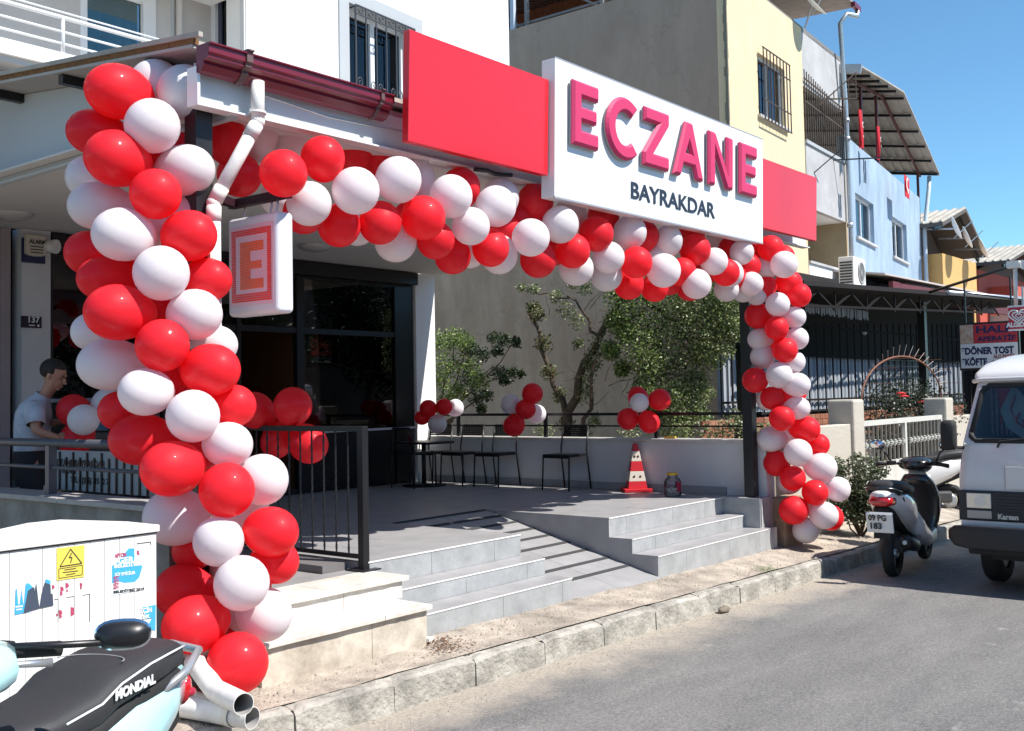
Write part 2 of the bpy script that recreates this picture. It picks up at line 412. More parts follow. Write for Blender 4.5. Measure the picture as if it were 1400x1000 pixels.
# ------------------------------------------------------------------ porch floor, steps, ramp (one building platform with tile pieces)
pf = thing('porch_platform', 'grey tiled porch platform with two flights of steps and a ramp between them', 'porch', (5.5, 5.4, -0.5))
XL, XR, YB = 5.50, 11.3, 10.65
RX0, RX1, RY0, RY1 = 7.305, 8.685, 5.22, 7.36       # ramp
TH = 0.010
b = B()      # concrete core, 1 cm under the tiles
b.box(XL+.012, RX0-.012, 5.802, RY1, -0.8, -TH); b.box(RX1+.012, XR-.01, 5.802, RY1, -0.8, -TH); b.box(XL+.012, XR-.01, RY1, YB+1.5, -0.8, -TH-.001)
for (xa, xb) in ((XL+.012, RX0-.012), (RX1+.012, XR-.02)):
    b.box(xa, xb, 5.532+.01, 5.802, -0.8, -0.185-TH); b.box(xa, xb, 5.252+.01, 5.542, -0.8, -0.324-TH)
part('core', b, M_grout, pf)
b = B(); b.hexa([(RX0-.012, RY0, -0.8), (RX1+.012, RY0, -0.8), (RX1+.012, RY1, -0.8), (RX0-.012, RY1, -0.8),
                 (RX0-.012, RY0, -0.535), (RX1+.012, RY0, -0.535), (RX1+.012, RY1, -0.012), (RX0-.012, RY1, -0.012)])
part('ramp_core', b, M_grout, pf)
def tile_box(x0, x1, y0, y1, z0, z1, g=0.0022): return B().box(x0+g, x1-g, y0+g, y1-g, z0, z1)
def tiles(x0, x1, y0, y1, tx, ty, z, ox=0.0, m=M_tile):
    x = x0-ox
    row = 0; y = y0
    while y < y1-1e-4:
        x = x0-(ox if row % 2 else 0)
        while x < x1-1e-4:
            xa, xb = max(x, x0), min(x+tx, x1); ya, yb = y, min(y+ty, y1)
            if xb-xa > 0.02:
                dz = rnd.uniform(-0.0008, 0.0008)
                part('floor_tile', tile_box(xa, xb, ya, yb, z-TH, z+dz), m, pf, fix=False)
            x += tx
        y += ty; row += 1
tiles(XL, RX0, 5.79, RY1, 0.9, 0.393, 0, 0.45); tiles(RX1, XR-.13, 5.79, RY1, 0.9, 0.393, 0, 0.45); tiles(XL, XR-.002, RY1, YB, 0.9, 0.4, 0, 0.45)
# risers and treads
def flight(xa, xb, cuts):
    lv = [(5.79, 0.0, -0.185), (5.53, -0.185, -0.324), (5.25, -0.324, -0.62)]
    for k, (y, zt, zb) in enumerate(lv):
        xs_ = [xa]+[c+0.11*k for c in cuts if xa+.1 < c+0.11*k < xb-.1]+[xb if k < 2 or xb < 9 else xb+0.16]
        for i in range(len(xs_)-1):
            part('riser_tile', tile_box(xs_[i], xs_[i+1], y, y+0.012, zb, zt-0.012, 0.0018), M_tile2, pf, fix=False)
            if k: part('tread_tile', tile_box(xs_[i], xs_[i+1], y-0.004, lv[k-1][0]-.001, zt-TH, zt, 0.0018), M_tile, pf, fix=False)
    for k, (y, zt, zb) in enumerate(lv):     # pale worn edge strip
        bb = B(); bb.bar((xa, y+0.001, zt-0.006), (xb, y+0.001, zt-0.006), 0.008, 0.011)
        part('edge_trim', bb, mat('pale_trim', (.74, .73, .71), .6), pf)
flight(XL, RX0, (6.18, 6.95)); flight(RX1, 11.03, (9.0, 9.9, 10.6))
# side cheeks of the flights facing the ramp and the plain cheek at the right end
for xa, s in ((RX0-0.012, 1), (RX1, -1)):
    poly = [(RY1, 0-.002), (5.792, -.002), (5.792, -0.187), (5.532, -0.187), (5.532, -0.326), (5.252, -0.326), (5.252, -0.62), (RY1, -0.62)]
    b = B(); b.prism(poly, (xa+(0 if s > 0 else 0), 0, 0), (0, 1, 0), (0, 0, 1), (0.012, 0, 0))
    part('side_tile', b, M_tile, pf)
b = B(); b.box(11.03, 11.36, 5.34, 5.86, -0.8, 0.002); part('end_block', b, M_tile2, pf, bevel=0.004)
b = B(); b.box(11.045, 11.06, 5.325, 5.34, -.3, 0.0); part('end_trim', b, M_grout, pf)
# ramp tiles and anti-slip strips
k = 0.52/2.1
def zr(y): return min(0, -(7.33-y)*k)
y = RY0; i = 0
while y < RY1-.01:
    y2 = min(y+0.45, RY1)
    for xa, xb in ((RX0, 8.0), (8.0, RX1)):
        g = .002
        bb = B().hexa([(xa+g, y+g, zr(y)-.01), (xb-g, y+g, zr(y)-.01), (xb-g, y2-g, zr(y2)-.01), (xa+g, y2-g, zr(y2)-.01),
                       (xa+g, y+g, zr(y)), (xb-g, y+g, zr(y)), (xb-g, y2-g, zr(y2)), (xa+g, y2-g, zr(y2))])
        part('ramp_tile', bb, M_tile, pf, fix=False)
    y = y2
for yc in (7.34, 7.13, 6.92, 6.70, 6.49, 6.27, 6.04, 5.80, 5.57):
    x0 = RX0+.01
    bb = B().hexa([(x0, yc-.022, zr(yc-.022)+.001), (RX1-.01, yc-.022, zr(yc-.022)+.001), (RX1-.01, yc+.022, zr(yc+.022)+.001), (x0, yc+.022, zr(yc+.022)+.001),
                   (x0, yc-.022, zr(yc-.022)+.005), (RX1-.01, yc-.022, zr(yc-.022)+.005), (RX1-.01, yc+.022, zr(yc+.022)+.005), (x0, yc+.022, zr(yc+.022)+.005)])
    part('anti_slip_strip', bb, mat('anti_slip', (0.05, 0.05, 0.052), 0.95, bump=0.3, bscale=300), pf)

# ------------------------------------------------------------------ marble landing to the left
ml = thing('marble_steps', 'old cream marble steps with chipped edges left of the grey flight', 'steps', (4.7, 5.2, -0.45))
part('core', B().box(3.98, 5.44, 5.42, 10.6, -0.7, -0.1), M_conc, ml)
part('core', B().box(3.98, 5.36, 5.12, 5.42, -0.7, -0.26), M_conc, ml)
def slab(x0, x1, y0, y1, z, th=0.03):
    bb = B(); n = 10; V = []
    for i in range(n+1):
        x = x0+(x1-x0)*i/n; e = rnd.uniform(0, 0.006)
        V += [(x, y0+e, z-th), (x, y0+e, z-.004), (x, y0+e+.005, z), (x, y1, z), (x, y1, z-th)]
    bb.add(V, [(i*5+j, (i+1)*5+j, (i+1)*5+(j+1) % 5, i*5+(j+1) % 5) for i in range(n) for j in range(5)])
    bb.add(V[:5], [(0, 1, 2, 3, 4)]); bb.add(V[-5:], [(4, 3, 2, 1, 0)])
    return bb
for (x0, x1) in ((3.98, 4.78), (4.784, 5.495)): part('tread_slab', slab(x0, x1, 5.37, 5.78, -0.06), M_marble, ml)
for (x0, x1) in ((3.98, 4.95), (4.954, 5.40)): part('tread_slab', slab(x0, x1, 5.055, 5.42, -0.215), M_marble, ml)
for (x0, x1) in ((3.98, 4.9), (4.903, 5.455)): part('riser_slab', B().box(x0, x1, 5.40, 5.42, -0.215, -0.091), M_marble, ml, bevel=.002)
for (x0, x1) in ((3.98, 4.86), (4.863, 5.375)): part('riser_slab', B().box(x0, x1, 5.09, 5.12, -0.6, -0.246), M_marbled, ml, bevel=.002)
for i in range(6):
    part('landing_slab', B().box(3.98, 5.49, 5.785+i*.8, 6.58+i*.8, -0.098, -0.062), mat('landing_stone', (0.30, 0.29, 0.29), 0.5, var=0.2, vscale=3), ml)
part('threshold', B().box(5.2, 5.44, 5.95, 9.5, -0.06, -0.005), mat('threshold', (0.16, 0.15, 0.15), 0.6), ml)

# ------------------------------------------------------------------ left parapet with railing
lp = thing('left_parapet', 'rough grey parapet wall with stone coping and steel handrail left of the porch', 'wall', (3.8, 7.5, -0.45))
part('wall', B().box(3.72, 3.92, 5.62, 10.6, -0.6, 0.535), mat('weathered_plaster', (0.26, 0.245, 0.22), 0.92, var=0.45, vscale=3, bump=0.5, bscale=25), lp)
for i in range(4): part('coping_stone', B().box(3.68, 3.97, 5.60+i*1.25, 6.845+i*1.25, 0.54, 0.575), mat('coping', (0.36, 0.34, 0.33), 0.6, var=0.2, vscale=8), lp, bevel=.004)
M_rail = mat('grey_rail', (0.10, 0.10, 0.115), 0.4, metal=0.3)
b = B(); b.cyl((3.83, 5.65, 0.93), (3.83, 10.5, 0.93), 0.03); part('handrail', b, M_rail, lp)
b = B(); b.cyl((3.83, 5.65, 0.76), (3.83, 10.5, 0.76), 0.014); part('rail', b, M_rail, lp)
for y in (5.9, 7.18, 8.6): part('rail_post', B().box(3.80, 3.86, y, y+.05, 0.575, 0.91), M_rail, lp)
part('corner_pier', B().box(3.66, 3.985, 5.12, 5.615, -0.6, -0.07), mat('brown_pier', (0.17, 0.12, 0.09), 0.9, var=0.4, vscale=5, bump=0.4), lp)

# ------------------------------------------------------------------ right parapet with railing
rp = thing('right_parapet', 'white parapet wall with black two-bar railing on the far side of the porch', 'wall', (11.4, 8, 0))
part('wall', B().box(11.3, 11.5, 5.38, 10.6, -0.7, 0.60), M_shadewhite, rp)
part('coping', B().box(11.27, 11.53, 5.36, 10.6, 0.602, 0.64), mat('pale_coping', (0.6, 0.57, 0.53), 0.6, var=0.15, vscale=8), rp, bevel=.004)
part('skirting', B().box(11.28, 11.298, 5.88, 10.6, 0.002, 0.09), M_tile, rp)
b = B(); b.bar((11.4, 5.45, 0.94), (11.4, 10.6, 0.94), 0.05, 0.035); part('handrail', b, M_black, rp)
b = B(); b.bar((11.4, 5.45, 0.79), (11.4, 10.6, 0.79), 0.025, 0.02); part('rail', b, M_black, rp)
for y in (6.85, 8.55, 10.1): part('rail_post', B().box(11.38, 11.42, y, y+.04, 0.64, 0.925), M_black, rp)
part('foot_block', B().box(11.362, 11.85, 5.20, 5.42, -0.8, -0.02), mat('brown_block', (0.32, 0.22, 0.15), 0.95, var=0.4, vscale=5, bump=0.5, bscale=30), rp, bevel=.02)

# ------------------------------------------------------------------ steel posts
for xx, zb, lab in ((3.87, -0.06, 'black square steel post at the left front corner of the porch behind the balloon column'),
                    (11.2, 0.003, 'black square steel post at the right front corner beside the balloon column')):
    b = B().box(xx-.06, xx+.06, 5.46, 5.58, zb, 3.0); tag(part('steel_post', b, M_black, bevel=.004), lab, 'post')

# ------------------------------------------------------------------ black railing on the steps
rl = thing('steps_railing', 'black steel railing with twisted bars standing on the marble step', 'railing', (5.485, 5.8, -0.06))
X0 = 5.485
part('end_post', B().box(X0-.03, X0+.03, 5.79, 5.85, -0.055, 0.995), M_black, rl, bevel=.003)
part('base_plate', B().box(X0-.09, X0+.09, 5.73, 5.92, -0.06, -0.05), M_black, rl)
part('top_rail', B().box(X0-.025, X0+.025, 5.85, 8.6, 0.955, 0.995), M_black, rl)
part('bottom_rail', B().box(X0-.015, X0+.015, 5.85, 8.6, 0.02, 0.05), M_black, rl)
q = B(); n = 26; V = []
for i in range(n+1):
    a = i*0.75
    for j in range(4): V.append(Vector((math.cos(a+j*math.pi/2)*.0085, math.sin(a+j*math.pi/2)*.0085, i/n*0.905)))
q.add(V, [(i*4+j, i*4+(j+1) % 4, (i+1)*4+(j+1) % 4, (i+1)*4+j) for i in range(n) for j in range(4)])
tb = mesh_from('baluster', q); tb.materials.append(M_black)
for i in range(20): piece('baluster', tb, rl, (X0, 5.98+i*0.135, 0.05))
part('far_post', B().box(X0-.025, X0+.025, 8.6, 8.65, -0.06, 0.995), M_black, rl)
# ------------------------------------------------------------------ windows
def window(parent, org, ux, w, h, nx=2, fr=0.06, dep=0.10, fm=None, gm=None, sill=True, curtain=None, out=None):
    """frame with panes set in a wall; org is the lower left outer corner, ux runs along the wall, the outside is -normal"""
    fm = fm or mat('white_frame', (0.72, 0.73, 0.74), 0.4); gm = gm or G_win
    ux = Vector(ux).normalized(); uz = Vector((0, 0, 1)); nin = ux.cross(uz)*-1        # inwards
    if nin.dot(Vector((0, 1, 0))) < 0 and abs(nin.y) > .3: nin = -nin
    if out is not None: nin = -Vector(out)
    org = Vector(org)
    def bx(a0, a1, z0, z1, d0, d1):
        p = [org+ux*a+nin*d+uz*z for (a, d, z) in ((a0, d0, z0), (a1, d0, z0), (a1, d1, z0), (a0, d1, z0), (a0, d0, z1), (a1, d0, z1), (a1, d1, z1), (a0, d1, z1))]
        return p
    b = B()
    b.hexa(bx(0, fr, 0, h, dep-.05, dep)); b.hexa(bx(w-fr, w, 0, h, dep-.05, dep)); b.hexa(bx(fr, w-fr, 0, fr, dep-.05, dep)); b.hexa(bx(fr, w-fr, h-fr, h, dep-.05, dep))
    for i in range(1, nx): x = fr+(w-2*fr)*i/nx; b.hexa(bx(x-fr*.6, x+fr*.6, fr, h-fr, dep-.048, dep+.002))
    f = part('window', b, fm, parent)
    for i in range(nx):
        xa = fr+(w-2*fr)*i/nx+(fr*.6 if i else 0); xb = fr+(w-2*fr)*(i+1)/nx-(fr*.6 if i < nx-1 else 0)
        part('pane', B().hexa(bx(xa, xb, fr, h-fr, dep-.02, dep-.014)), gm, f)
    if sill: part('sill', B().hexa(bx(-.08, w+.08, -.06, -.003, -.07, dep)), mat('sill_stone', (0.5, 0.49, 0.47), 0.6), f)
    return f, bx
def atPl(px, py, P0, u):
    d = ray(px, py); n = Vector((-u[1], u[0], 0)); t = (Vector(P0)-CAM).dot(n)/d.dot(n); return CAM+d*t

# ------------------------------------------------------------------ white apartment building over the shop
wb = thing('apartment_building', 'white rendered apartment building with the shop on its ground floor', 'building', (7, 10, 0))
# ground floor: shop front
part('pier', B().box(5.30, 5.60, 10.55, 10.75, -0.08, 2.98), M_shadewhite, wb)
part('pier', B().box(5.12, 5.22, 10.62, 10.75, -0.08, 2.98), mat('pier_pink', (0.35, 0.3, 0.31), .7), wb)
part('pier', B().box(11.10, 11.50, 10.64, 10.9, 0.002, 2.98), M_white, wb)
part('lintel', B().box(5.60, 11.10, 10.66, 10.80, 2.86, 2.978), M_frame, wb)
part('shutter_box', B().box(5.62, 11.08, 10.56, 10.655, 2.80, 2.975), M_frame, wb, bevel=.01)
part('wall', B().box(11.10, 11.5, 10.9, 14.5, 0, 3.5), M_white, wb)
# shop front frames and panes
zs = [(0.0, 0.75), (0.79, 2.05), (2.11, 2.80)]
xm = [5.62, 7.05, 8.05, 8.98, 9.08, 10.78, 11.05]
def vf(x0, x1): part('mullion', B().box(x0, x1, 10.68, 10.76, 0, 2.8), M_frame, wb)
for x0, x1 in ((5.62, 5.70), (7.0, 7.08), (8.95, 9.07), (10.72, 11.08), (8.02, 8.08)): vf(x0, x1)
for z0, z1, x0, x1 in ((2.05, 2.12, 5.7, 10.72), (0.74, 0.79, 9.07, 10.72), (0.0, 0.06, 5.7, 8.95), (2.76, 2.8, 5.7, 10.72)):
    part('transom', B().box(x0, x1, 10.69, 10.75, z0, z1), M_frame, wb)
part('panel', B().box(9.07, 10.72, 10.70, 10.73, 0.01, 0.74), M_frame, wb)
for x0, x1, z0, z1 in ((9.07, 10.72, .79, 2.05), (9.07, 10.72, 2.12, 2.76), (5.7, 7.0, .06, 2.05), (5.7, 7.0, 2.12, 2.76), (7.08, 8.02, .06, 2.05), (7.08, 8.02, 2.12, 2.76), (8.08, 8.95, 2.12, 2.76)):
    part('pane', B().box(x0, x1, 10.715, 10.722, z0, z1), G_shop, wb)
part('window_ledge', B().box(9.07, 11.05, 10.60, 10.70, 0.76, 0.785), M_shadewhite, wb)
# room behind
b = B(); b.box(2.0, 11.1, 14.4, 14.5, -.1, 3.0); b.box(2.0, 2.05, 10.8, 14.4, -.1, 3.0); b.box(2.05, 11.1, 10.8, 14.4, 2.98, 3.05); b.box(2.05, 11.1, 10.8, 14.4, -.12, -.065)
part('room', b, M_dark, wb)
part('inner_wall', B().box(9.2, 9.26, 10.85, 12.6, 0, 2.4), mat('lit_wood', (0.22, 0.09, 0.035), 0.35), wb)
part('counter', B().box(6.3, 7.9, 12.8, 13.4, -.06, 1.0), M_brown, wb)
# entrance left of the pier: dark door with white scroll lattice
b = B().box(2.0, 5.12, 10.72, 10.78, -.1, 2.98); part('entrance_door', b, M_frame, wb)
b = B()
for k in range(4):
    for sx in (-1, 1):
        pts = [(4.86+sx*(0.02+0.075*(1-t/9))*math.cos(t*.75)+sx*.06, 10.70, 1.35+k*.4+0.1*(1-t/10)*math.sin(t*.75)) for t in range(11)]
        b.tube(pts, 0.008, 5)
b.bar((5.07, 10.70, 1.1), (5.07, 10.70, 2.85), .02, .02); b.bar((4.6, 10.70, 1.1), (4.6, 10.70, 2.85), .02, .02)
b.bar((4.6, 10.70, 1.1), (5.07, 10.70, 2.0), .014, .014); b.bar((4.6, 10.70, 2.85), (5.07, 10.70, 2.0), .014, .014)
part('door_lattice', b, mat('lattice_paint', (0.45, 0.45, 0.47), .5), wb)
# upper storey
U0 = Vector((6.72, 8.76, 0)); uu = Vector((math.cos(R(4.4)), math.sin(R(4.4)), 0)); nn = Vector((-uu.y, uu.x, 0))
Ltop = 4.76
def ub(a0, a1, d0, d1, z0, z1):
    return [U0+uu*a+nn*d+Vector((0, 0, z)) for (a, d, z) in ((a0, d0, z0), (a1, d0, z0), (a1, d1, z0), (a0, d1, z0), (a0, d0, z1), (a1, d0, z1), (a1, d1, z1), (a0, d1, z1))]
wL = (atPl(478, 9, U0, uu)-U0).dot(uu)-0.03; wz1 = 5.70; wW = 1.16; wz0 = 4.35
b = B()
b.hexa(ub(0, wL-.16, 0, .3, 3.0, 9.5)); b.hexa(ub(wL+wW+.16, Ltop, 0, .3, 3.0, 9.5))
b.hexa(ub(wL-.16, wL+wW+.16, 0, .3, wz1+.16, 9.5)); b.hexa(ub(wL-.16, wL+wW+.16, 0, .3, 3.0, wz0-.16))
b.hexa(ub(Ltop-.3, Ltop, .3, 7, 3.3, 9.5)); 
part('wall', b, M_white, wb, fix=False)
b = B(); M_trim = mat('grey_trim', (0.40, 0.42, 0.44), .7)
b.hexa(ub(wL-.16, wL, -.02, .28, wz0-.16, wz1+.16)); b.hexa(ub(wL+wW, wL+wW+.16, -.02, .28, wz0-.16, wz1+.16))
b.hexa(ub(wL, wL+wW, -.02, .28, wz1, wz1+.16)); b.hexa(ub(wL, wL+wW, -.02, .28, wz0-.16, wz0))
part('window_surround', b, M_trim, wb, fix=False)
f, bx = window(wb, U0+uu*wL+Vector((0, 0, wz0)), uu, wW, wz1-wz0, 2, dep=.2, sill=False)
part('curtain', B().hexa(ub(wL+.06, wL+wW*.5-.05, .215, .218, wz0, wz1)), mat('lace', (0.82, 0.84, 0.86), .9), f)
b = B()
for i in range(16): b.hexa(ub(wL+wW*.5+.05, wL+wW-.06, .24, .262, wz0+.1+i*.075, wz0+.16+i*.075))
part('blind', b, mat('blind', (0.42, 0.45, 0.48), .6), f)
part('room', B().hexa(ub(wL-.1, wL+wW+.1, .42, .46, wz0-.1, wz1+.1)), M_dark, f)
# scroll work grille
b = B(); gz0, gz1 = wz0+.02, wz1-.02; G0 = lambda a, z, d=-.07: U0+uu*a+nn*d+Vector((0, 0, z))
for i in range(7): a = wL+.05+i*(wW-.10)/6; b.bar(G0(a, gz0), G0(a, gz1), .012 if i else .02, .012)
for z in (gz1, gz1-.10, gz0): b.bar(G0(wL+.05, z), G0(wL+wW-.05, z), .014, .014)
for a in (wL+.05, wL+wW-.05):
    b.bar(G0(a, gz1-.02), G0(a, gz1-.02, .1), .014, .014); b.bar(G0(a, gz0+.05), G0(a, gz0+.05, .1), .014, .014)
dx = (wW-.10)/6
for i in range(6):
    a0 = wL+.05+i*dx; s = 1 if i % 2 else -1
    cx = a0+dx/2
    pts = [G0(cx+s*(.045-.0035*t)*math.cos(t*.8)+s*.02, gz0+.42+(.075-.005*t)*math.sin(t*.8)-s*0, -.07) for t in range(11)]
    b.tube(pts, .006, 5)
    pts = [G0(cx-s*(.03-.002*t)*math.cos(t*.8), gz0+.33+(.05-.004*t)*math.sin(t*.8), -.07) for t in range(9)]
    b.tube(pts, .005, 5)
    for k2 in range(2):
        pts = [G0(cx+(.02+.012*k2)*math.cos(t)*1.5, gz1-.05+.03*math.sin(t), -.07) for t in [j*.7 for j in range(10)]]
        b.tube(pts, .005, 4)
part('window_grille', b, mat('grille_paint', (0.05, 0.055, 0.065), .5), wb)
# side return with a narrow window, recessed wall with balcony door
YR = 9.33
part('side_wall', B().box(6.72, 6.80, 8.78, YR, 3.3, 4.4), M_trim, wb)
part('side_wall', B().box(6.70, 6.80, 8.775, 8.84, 4.4, 9.5), mat('pale_grey_trim', (0.6, .61, .63), .6), wb)
part('side_wall', B().box(6.70, 6.80, 9.26, YR, 4.4, 9.5), mat('pale_grey_trim', (0, 0, 0)), wb)
f = part('window', B().box(6.74, 6.78, 8.84, 8.88, 4.4, 9.0).box(6.74, 6.78, 9.05, 9.09, 4.4, 9.0).box(6.74, 6.78, 9.2, 9.26, 4.4, 9.0), mat('dark_blue_frame', (0.03, 0.035, 0.06), .4), wb)
part('pane', B().box(6.757, 6.762, 8.88, 9.2, 4.4, 9.0), glass('bluish_glass', (.15, .17, .22)), f)
part('room', B().box(6.9, 6.95, 8.8, 9.4, 4.4, 9.0), M_dark, f)
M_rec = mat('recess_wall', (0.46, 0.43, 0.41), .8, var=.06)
dl, dr = atY(110, 30, YR).x, atY(197, 30, YR).x
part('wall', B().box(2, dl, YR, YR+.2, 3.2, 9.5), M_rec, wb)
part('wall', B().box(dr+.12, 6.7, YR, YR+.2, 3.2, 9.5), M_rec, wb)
part('downpipe', B().cyl((dr+.38, YR-.04, 3.2), (dr+.38, YR-.04, 9.5), .035), M_rec, wb)
for xx in (dr+.32,): part('wall_moulding', B().box(xx-.012, xx+.012, YR-.01, YR-.0005, 3.2, 9.5), M_trim, wb)
f = part('balcony_door', B().box(dl, dl+.07, YR, YR+.06, 4.1, 9).box(dr-.02, dr+.12, YR-.02, YR+.06, 4.1, 9).box(dl+.07, dr-.02, YR, YR+.06, 5.15, 5.22), mat('door_frame', (0.62, .62, .62), .5), wb)
part('pane', B().box(dl+.07, dr-.02, YR+.03, YR+.036, 4.1, 9), glass('greenish_glass', (.60, .70, .72)), f)
part('curtain', B().box(dl, dr, YR+.12, YR+.125, 4.1, 9), mat('teal_curtain', (0.45, 0.60, 0.62), .9, var=.2, vscale=6, streak=.05), f)
# balcony
bz = 4.10
part('balcony_slab', B().box(1.5, 6.3, 8.3, YR, bz-.12, bz), M_white, wb)
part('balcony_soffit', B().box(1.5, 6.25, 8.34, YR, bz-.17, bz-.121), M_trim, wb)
br = part('balcony_railing', B().cyl((1.5, 8.32, bz+.30), (6.2, 8.32, bz+.30), .018), mat('white_tube', (.75, .76, .78), .3, metal=.2), wb)
part('rail', B().cyl((1.5, 8.32, bz+.18), (6.2, 8.32, bz+.18), .011), MATS['white_tube'], br)
part('rail', B().cyl((1.5, 8.32, bz+.08), (6.2, 8.32, bz+.08), .011), MATS['white_tube'], br)
part('rail', B().cyl((1.5, 8.32, bz+.345), (6.2, 8.32, bz+.345), .008), MATS['white_tube'], br)
for x in (4.52, 6.0, 3.0): part('rail_post', B().cyl((x, 8.32, bz), (x, 8.32, bz+.30), .016), MATS['white_tube'], br)
part('upper_balcony_slab', B().box(1.0, 6.7, 8.38, YR, 5.35, 5.5), M_white, wb)  # unseen overhang added above, set low to shade the recessed wall and door
part('curtain', B().box(2.0, 4.25, YR-.03, YR-.02, 4.2, 9), mat('dark_drape', (0.13, .12, .14), .9), wb)
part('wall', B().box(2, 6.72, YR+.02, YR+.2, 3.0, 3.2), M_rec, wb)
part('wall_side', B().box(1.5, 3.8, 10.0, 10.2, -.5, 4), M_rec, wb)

# ------------------------------------------------------------------ porch canopy
cp = thing('porch_canopy', 'white porch canopy with tray fascia and maroon gutter over the shop terrace', 'canopy', (7.5, 7.5, 3))
def zrf(y): return 3.385+0.107*(y-5.3)
b = B(); x0, x1, y0, y1 = 3.72, 11.62, 5.30, 8.9
part('roof_edge', B().hexa([(x0, y0, zrf(y0)-.03), (x0+.03, y0, zrf(y0)-.03), (x0+.03, y1, zrf(y1)-.03), (x0, y1, zrf(y1)-.03), (x0, y0, zrf(y0)), (x0+.03, y0, zrf(y0)), (x0+.03, y1, zrf(y1)), (x0, y1, zrf(y1))]), mat('roof_sheet', (0.42, 0.38, 0.33), .7, var=.2), cp)
x0 += .031; y0 = 5.5
b.hexa([(x0, y0, zrf(y0)-.03), (x1, y0, zrf(y0)-.03), (x1, y1, zrf(y1)-.03), (x0, y1, zrf(y1)-.03), (x0, y0, zrf(y0)), (x1, y0, zrf(y0)), (x1, y1, zrf(y1)), (x0, y1, zrf(y1))])
part('roof_sheet', b, mat('roof_sheet', (0.42, 0.38, 0.33), .7, var=.2), cp)
x0 -= .031; y0 = 5.36
b = B(); b.hexa([(x0+.01, y0+.02, zrf(y0)-.085), (x1, y0+.02, zrf(y0)-.085), (x1, y1, zrf(y1)-.085), (x0+.01, y1, zrf(y1)-.085), (x0+.01, y0+.02, zrf(y0)-.065), (x1, y0+.02, zrf(y0)-.065), (x1, y1, zrf(y1)-.065), (x0+.01, y1, zrf(y1)-.065)])
part('soffit_board', b, mat('soffit', (0.44, 0.41, 0.38), .8, var=.12), cp)
b = B(); b.hexa([(x0+.012, y0+.01, zrf(y0)-.064), (x0+.05, y0+.01, zrf(y0)-.064), (x0+.05, y1, zrf(y1)-.064), (x0+.012, y1, zrf(y1)-.064), (x0+.012, y0+.01, zrf(y0)-.031), (x0+.05, y0+.01, zrf(y0)-.031), (x0+.05, y1, zrf(y1)-.031), (x0+.012, y1, zrf(y1)-.031)])
part('verge_strip', b, mat('brown_edge', (0.22, 0.10, 0.03), .8, var=.5, vscale=30), cp)
for (xx) in (4.02,):
    b = B(); b.hexa([(xx, 5.4, 2.94), (xx+.05, 5.4, 2.94), (xx+.05, 8.9, 2.94), (xx, 8.9, 2.94), (xx, 5.4, zrf(5.4)-.09), (xx+.05, 5.4, zrf(5.4)-.09), (xx+.05, 8.9, zrf(8.9)-.09), (xx, 8.9, zrf(8.9)-.09)])
    part('side_board', b, mat('pale_blue_board', (0.50, 0.53, 0.56), .7), cp)
    part('side_trim', B().box(xx-.012, xx-.001, 5.4, 8.9, 2.965, 2.98), M_trim, cp)
for y in (5.9, 6.95, 8.0): part('rafter_end', B().box(3.76, 4.2, y-.03, y+.03, zrf(y)-.155, zrf(y)-.09), M_black, cp)
b = B().box(3.91, 11.55, 5.56, 10.65, 2.985, 3.0); part('ceiling', b, mat('ceiling_white', (0.66, 0.64, 0.62), .8, var=.05), cp)
part('ceiling', B().box(1.5, 3.86, 8.9, 10.6, 2.985, 3.0), MATS['ceiling_white'], cp)
for (px, py, nm) in ((15, 292, 0), (430, 336, 0)):
    p = atZ(px, py, 2.98); b = B(); b.lathe((p.x, p.y, 2.983), [(.19, 0), (.19, -.02), (.15, -.055), (.06, -.075), (0.001, -.078)], 20, caps=False)
    part('ceiling_lamp', b, mat('lamp_glass', (.45, .44, .43), .3, coat=.5), cp)
# fascia tray: back plate with folded rims
XF0, XF1, ZF0, ZF1 = 3.735, 12.62, 2.957, 3.19
part('fascia', B().box(XF0+.02, XF1-.002, 5.385, 5.40, ZF0+.012, ZF1+.03), mat('fascia_paint', (0.56, 0.58, 0.60), .5, var=.08, vscale=3), cp)
part('fascia_rim', B().box(XF0, XF1, 5.335, 5.44, ZF0, ZF0+.011), M_signwhite, cp)
part('fascia_rim', B().box(XF0, XF0+.019, 5.335, 5.44, ZF0+.012, ZF1), M_signwhite, cp)
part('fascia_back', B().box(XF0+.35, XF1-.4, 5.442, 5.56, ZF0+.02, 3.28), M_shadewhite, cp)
b = B(); b.tube([(4.2, 5.378, 3.13), (4.8, 5.378, 3.09), (5.6, 5.378, 3.12)], .005, 5); part('cable', b, M_pvc, cp)
# gutter: folded profile
b = B(); pr = [(5.345, 3.155), (5.30, 3.165), (5.27, 3.20), (5.275, 3.215), (5.235, 3.235), (5.235, 3.25), (5.22, 3.262), (5.22, 3.305), (5.205, 3.31), (5.205, 3.318), (5.345, 3.32)]
b.prism([(y, z-0.012) for y, z in pr], (3.735, 0, 0), (0, 1, 0), (0, 0, 1), (1.53, 0, 0)); part('gutter', b, M_maroon, cp)
b = B(); b.prism([(y-.012 if y < 5.3 else y, z+(.006 if z > 3.3 else -.022 if z < 3.17 else -0.012)) for y, z in pr], (4.0, 0, 0), (0, 1, 0), (0, 0, 1), (.045, 0, 0)); part('gutter_bracket', b, mat('rusty_bracket', (.12, .07, .07), .6), cp)
b = B(); b.prism([(y-.012 if y < 5.3 else y, z+(.006 if z > 3.3 else -.022 if z < 3.17 else -0.012)) for y, z in pr], (5.13, 0, 0), (0, 1, 0), (0, 0, 1), (.03, 0, 0)); part('gutter_bracket', b, MATS['rusty_bracket'], cp)
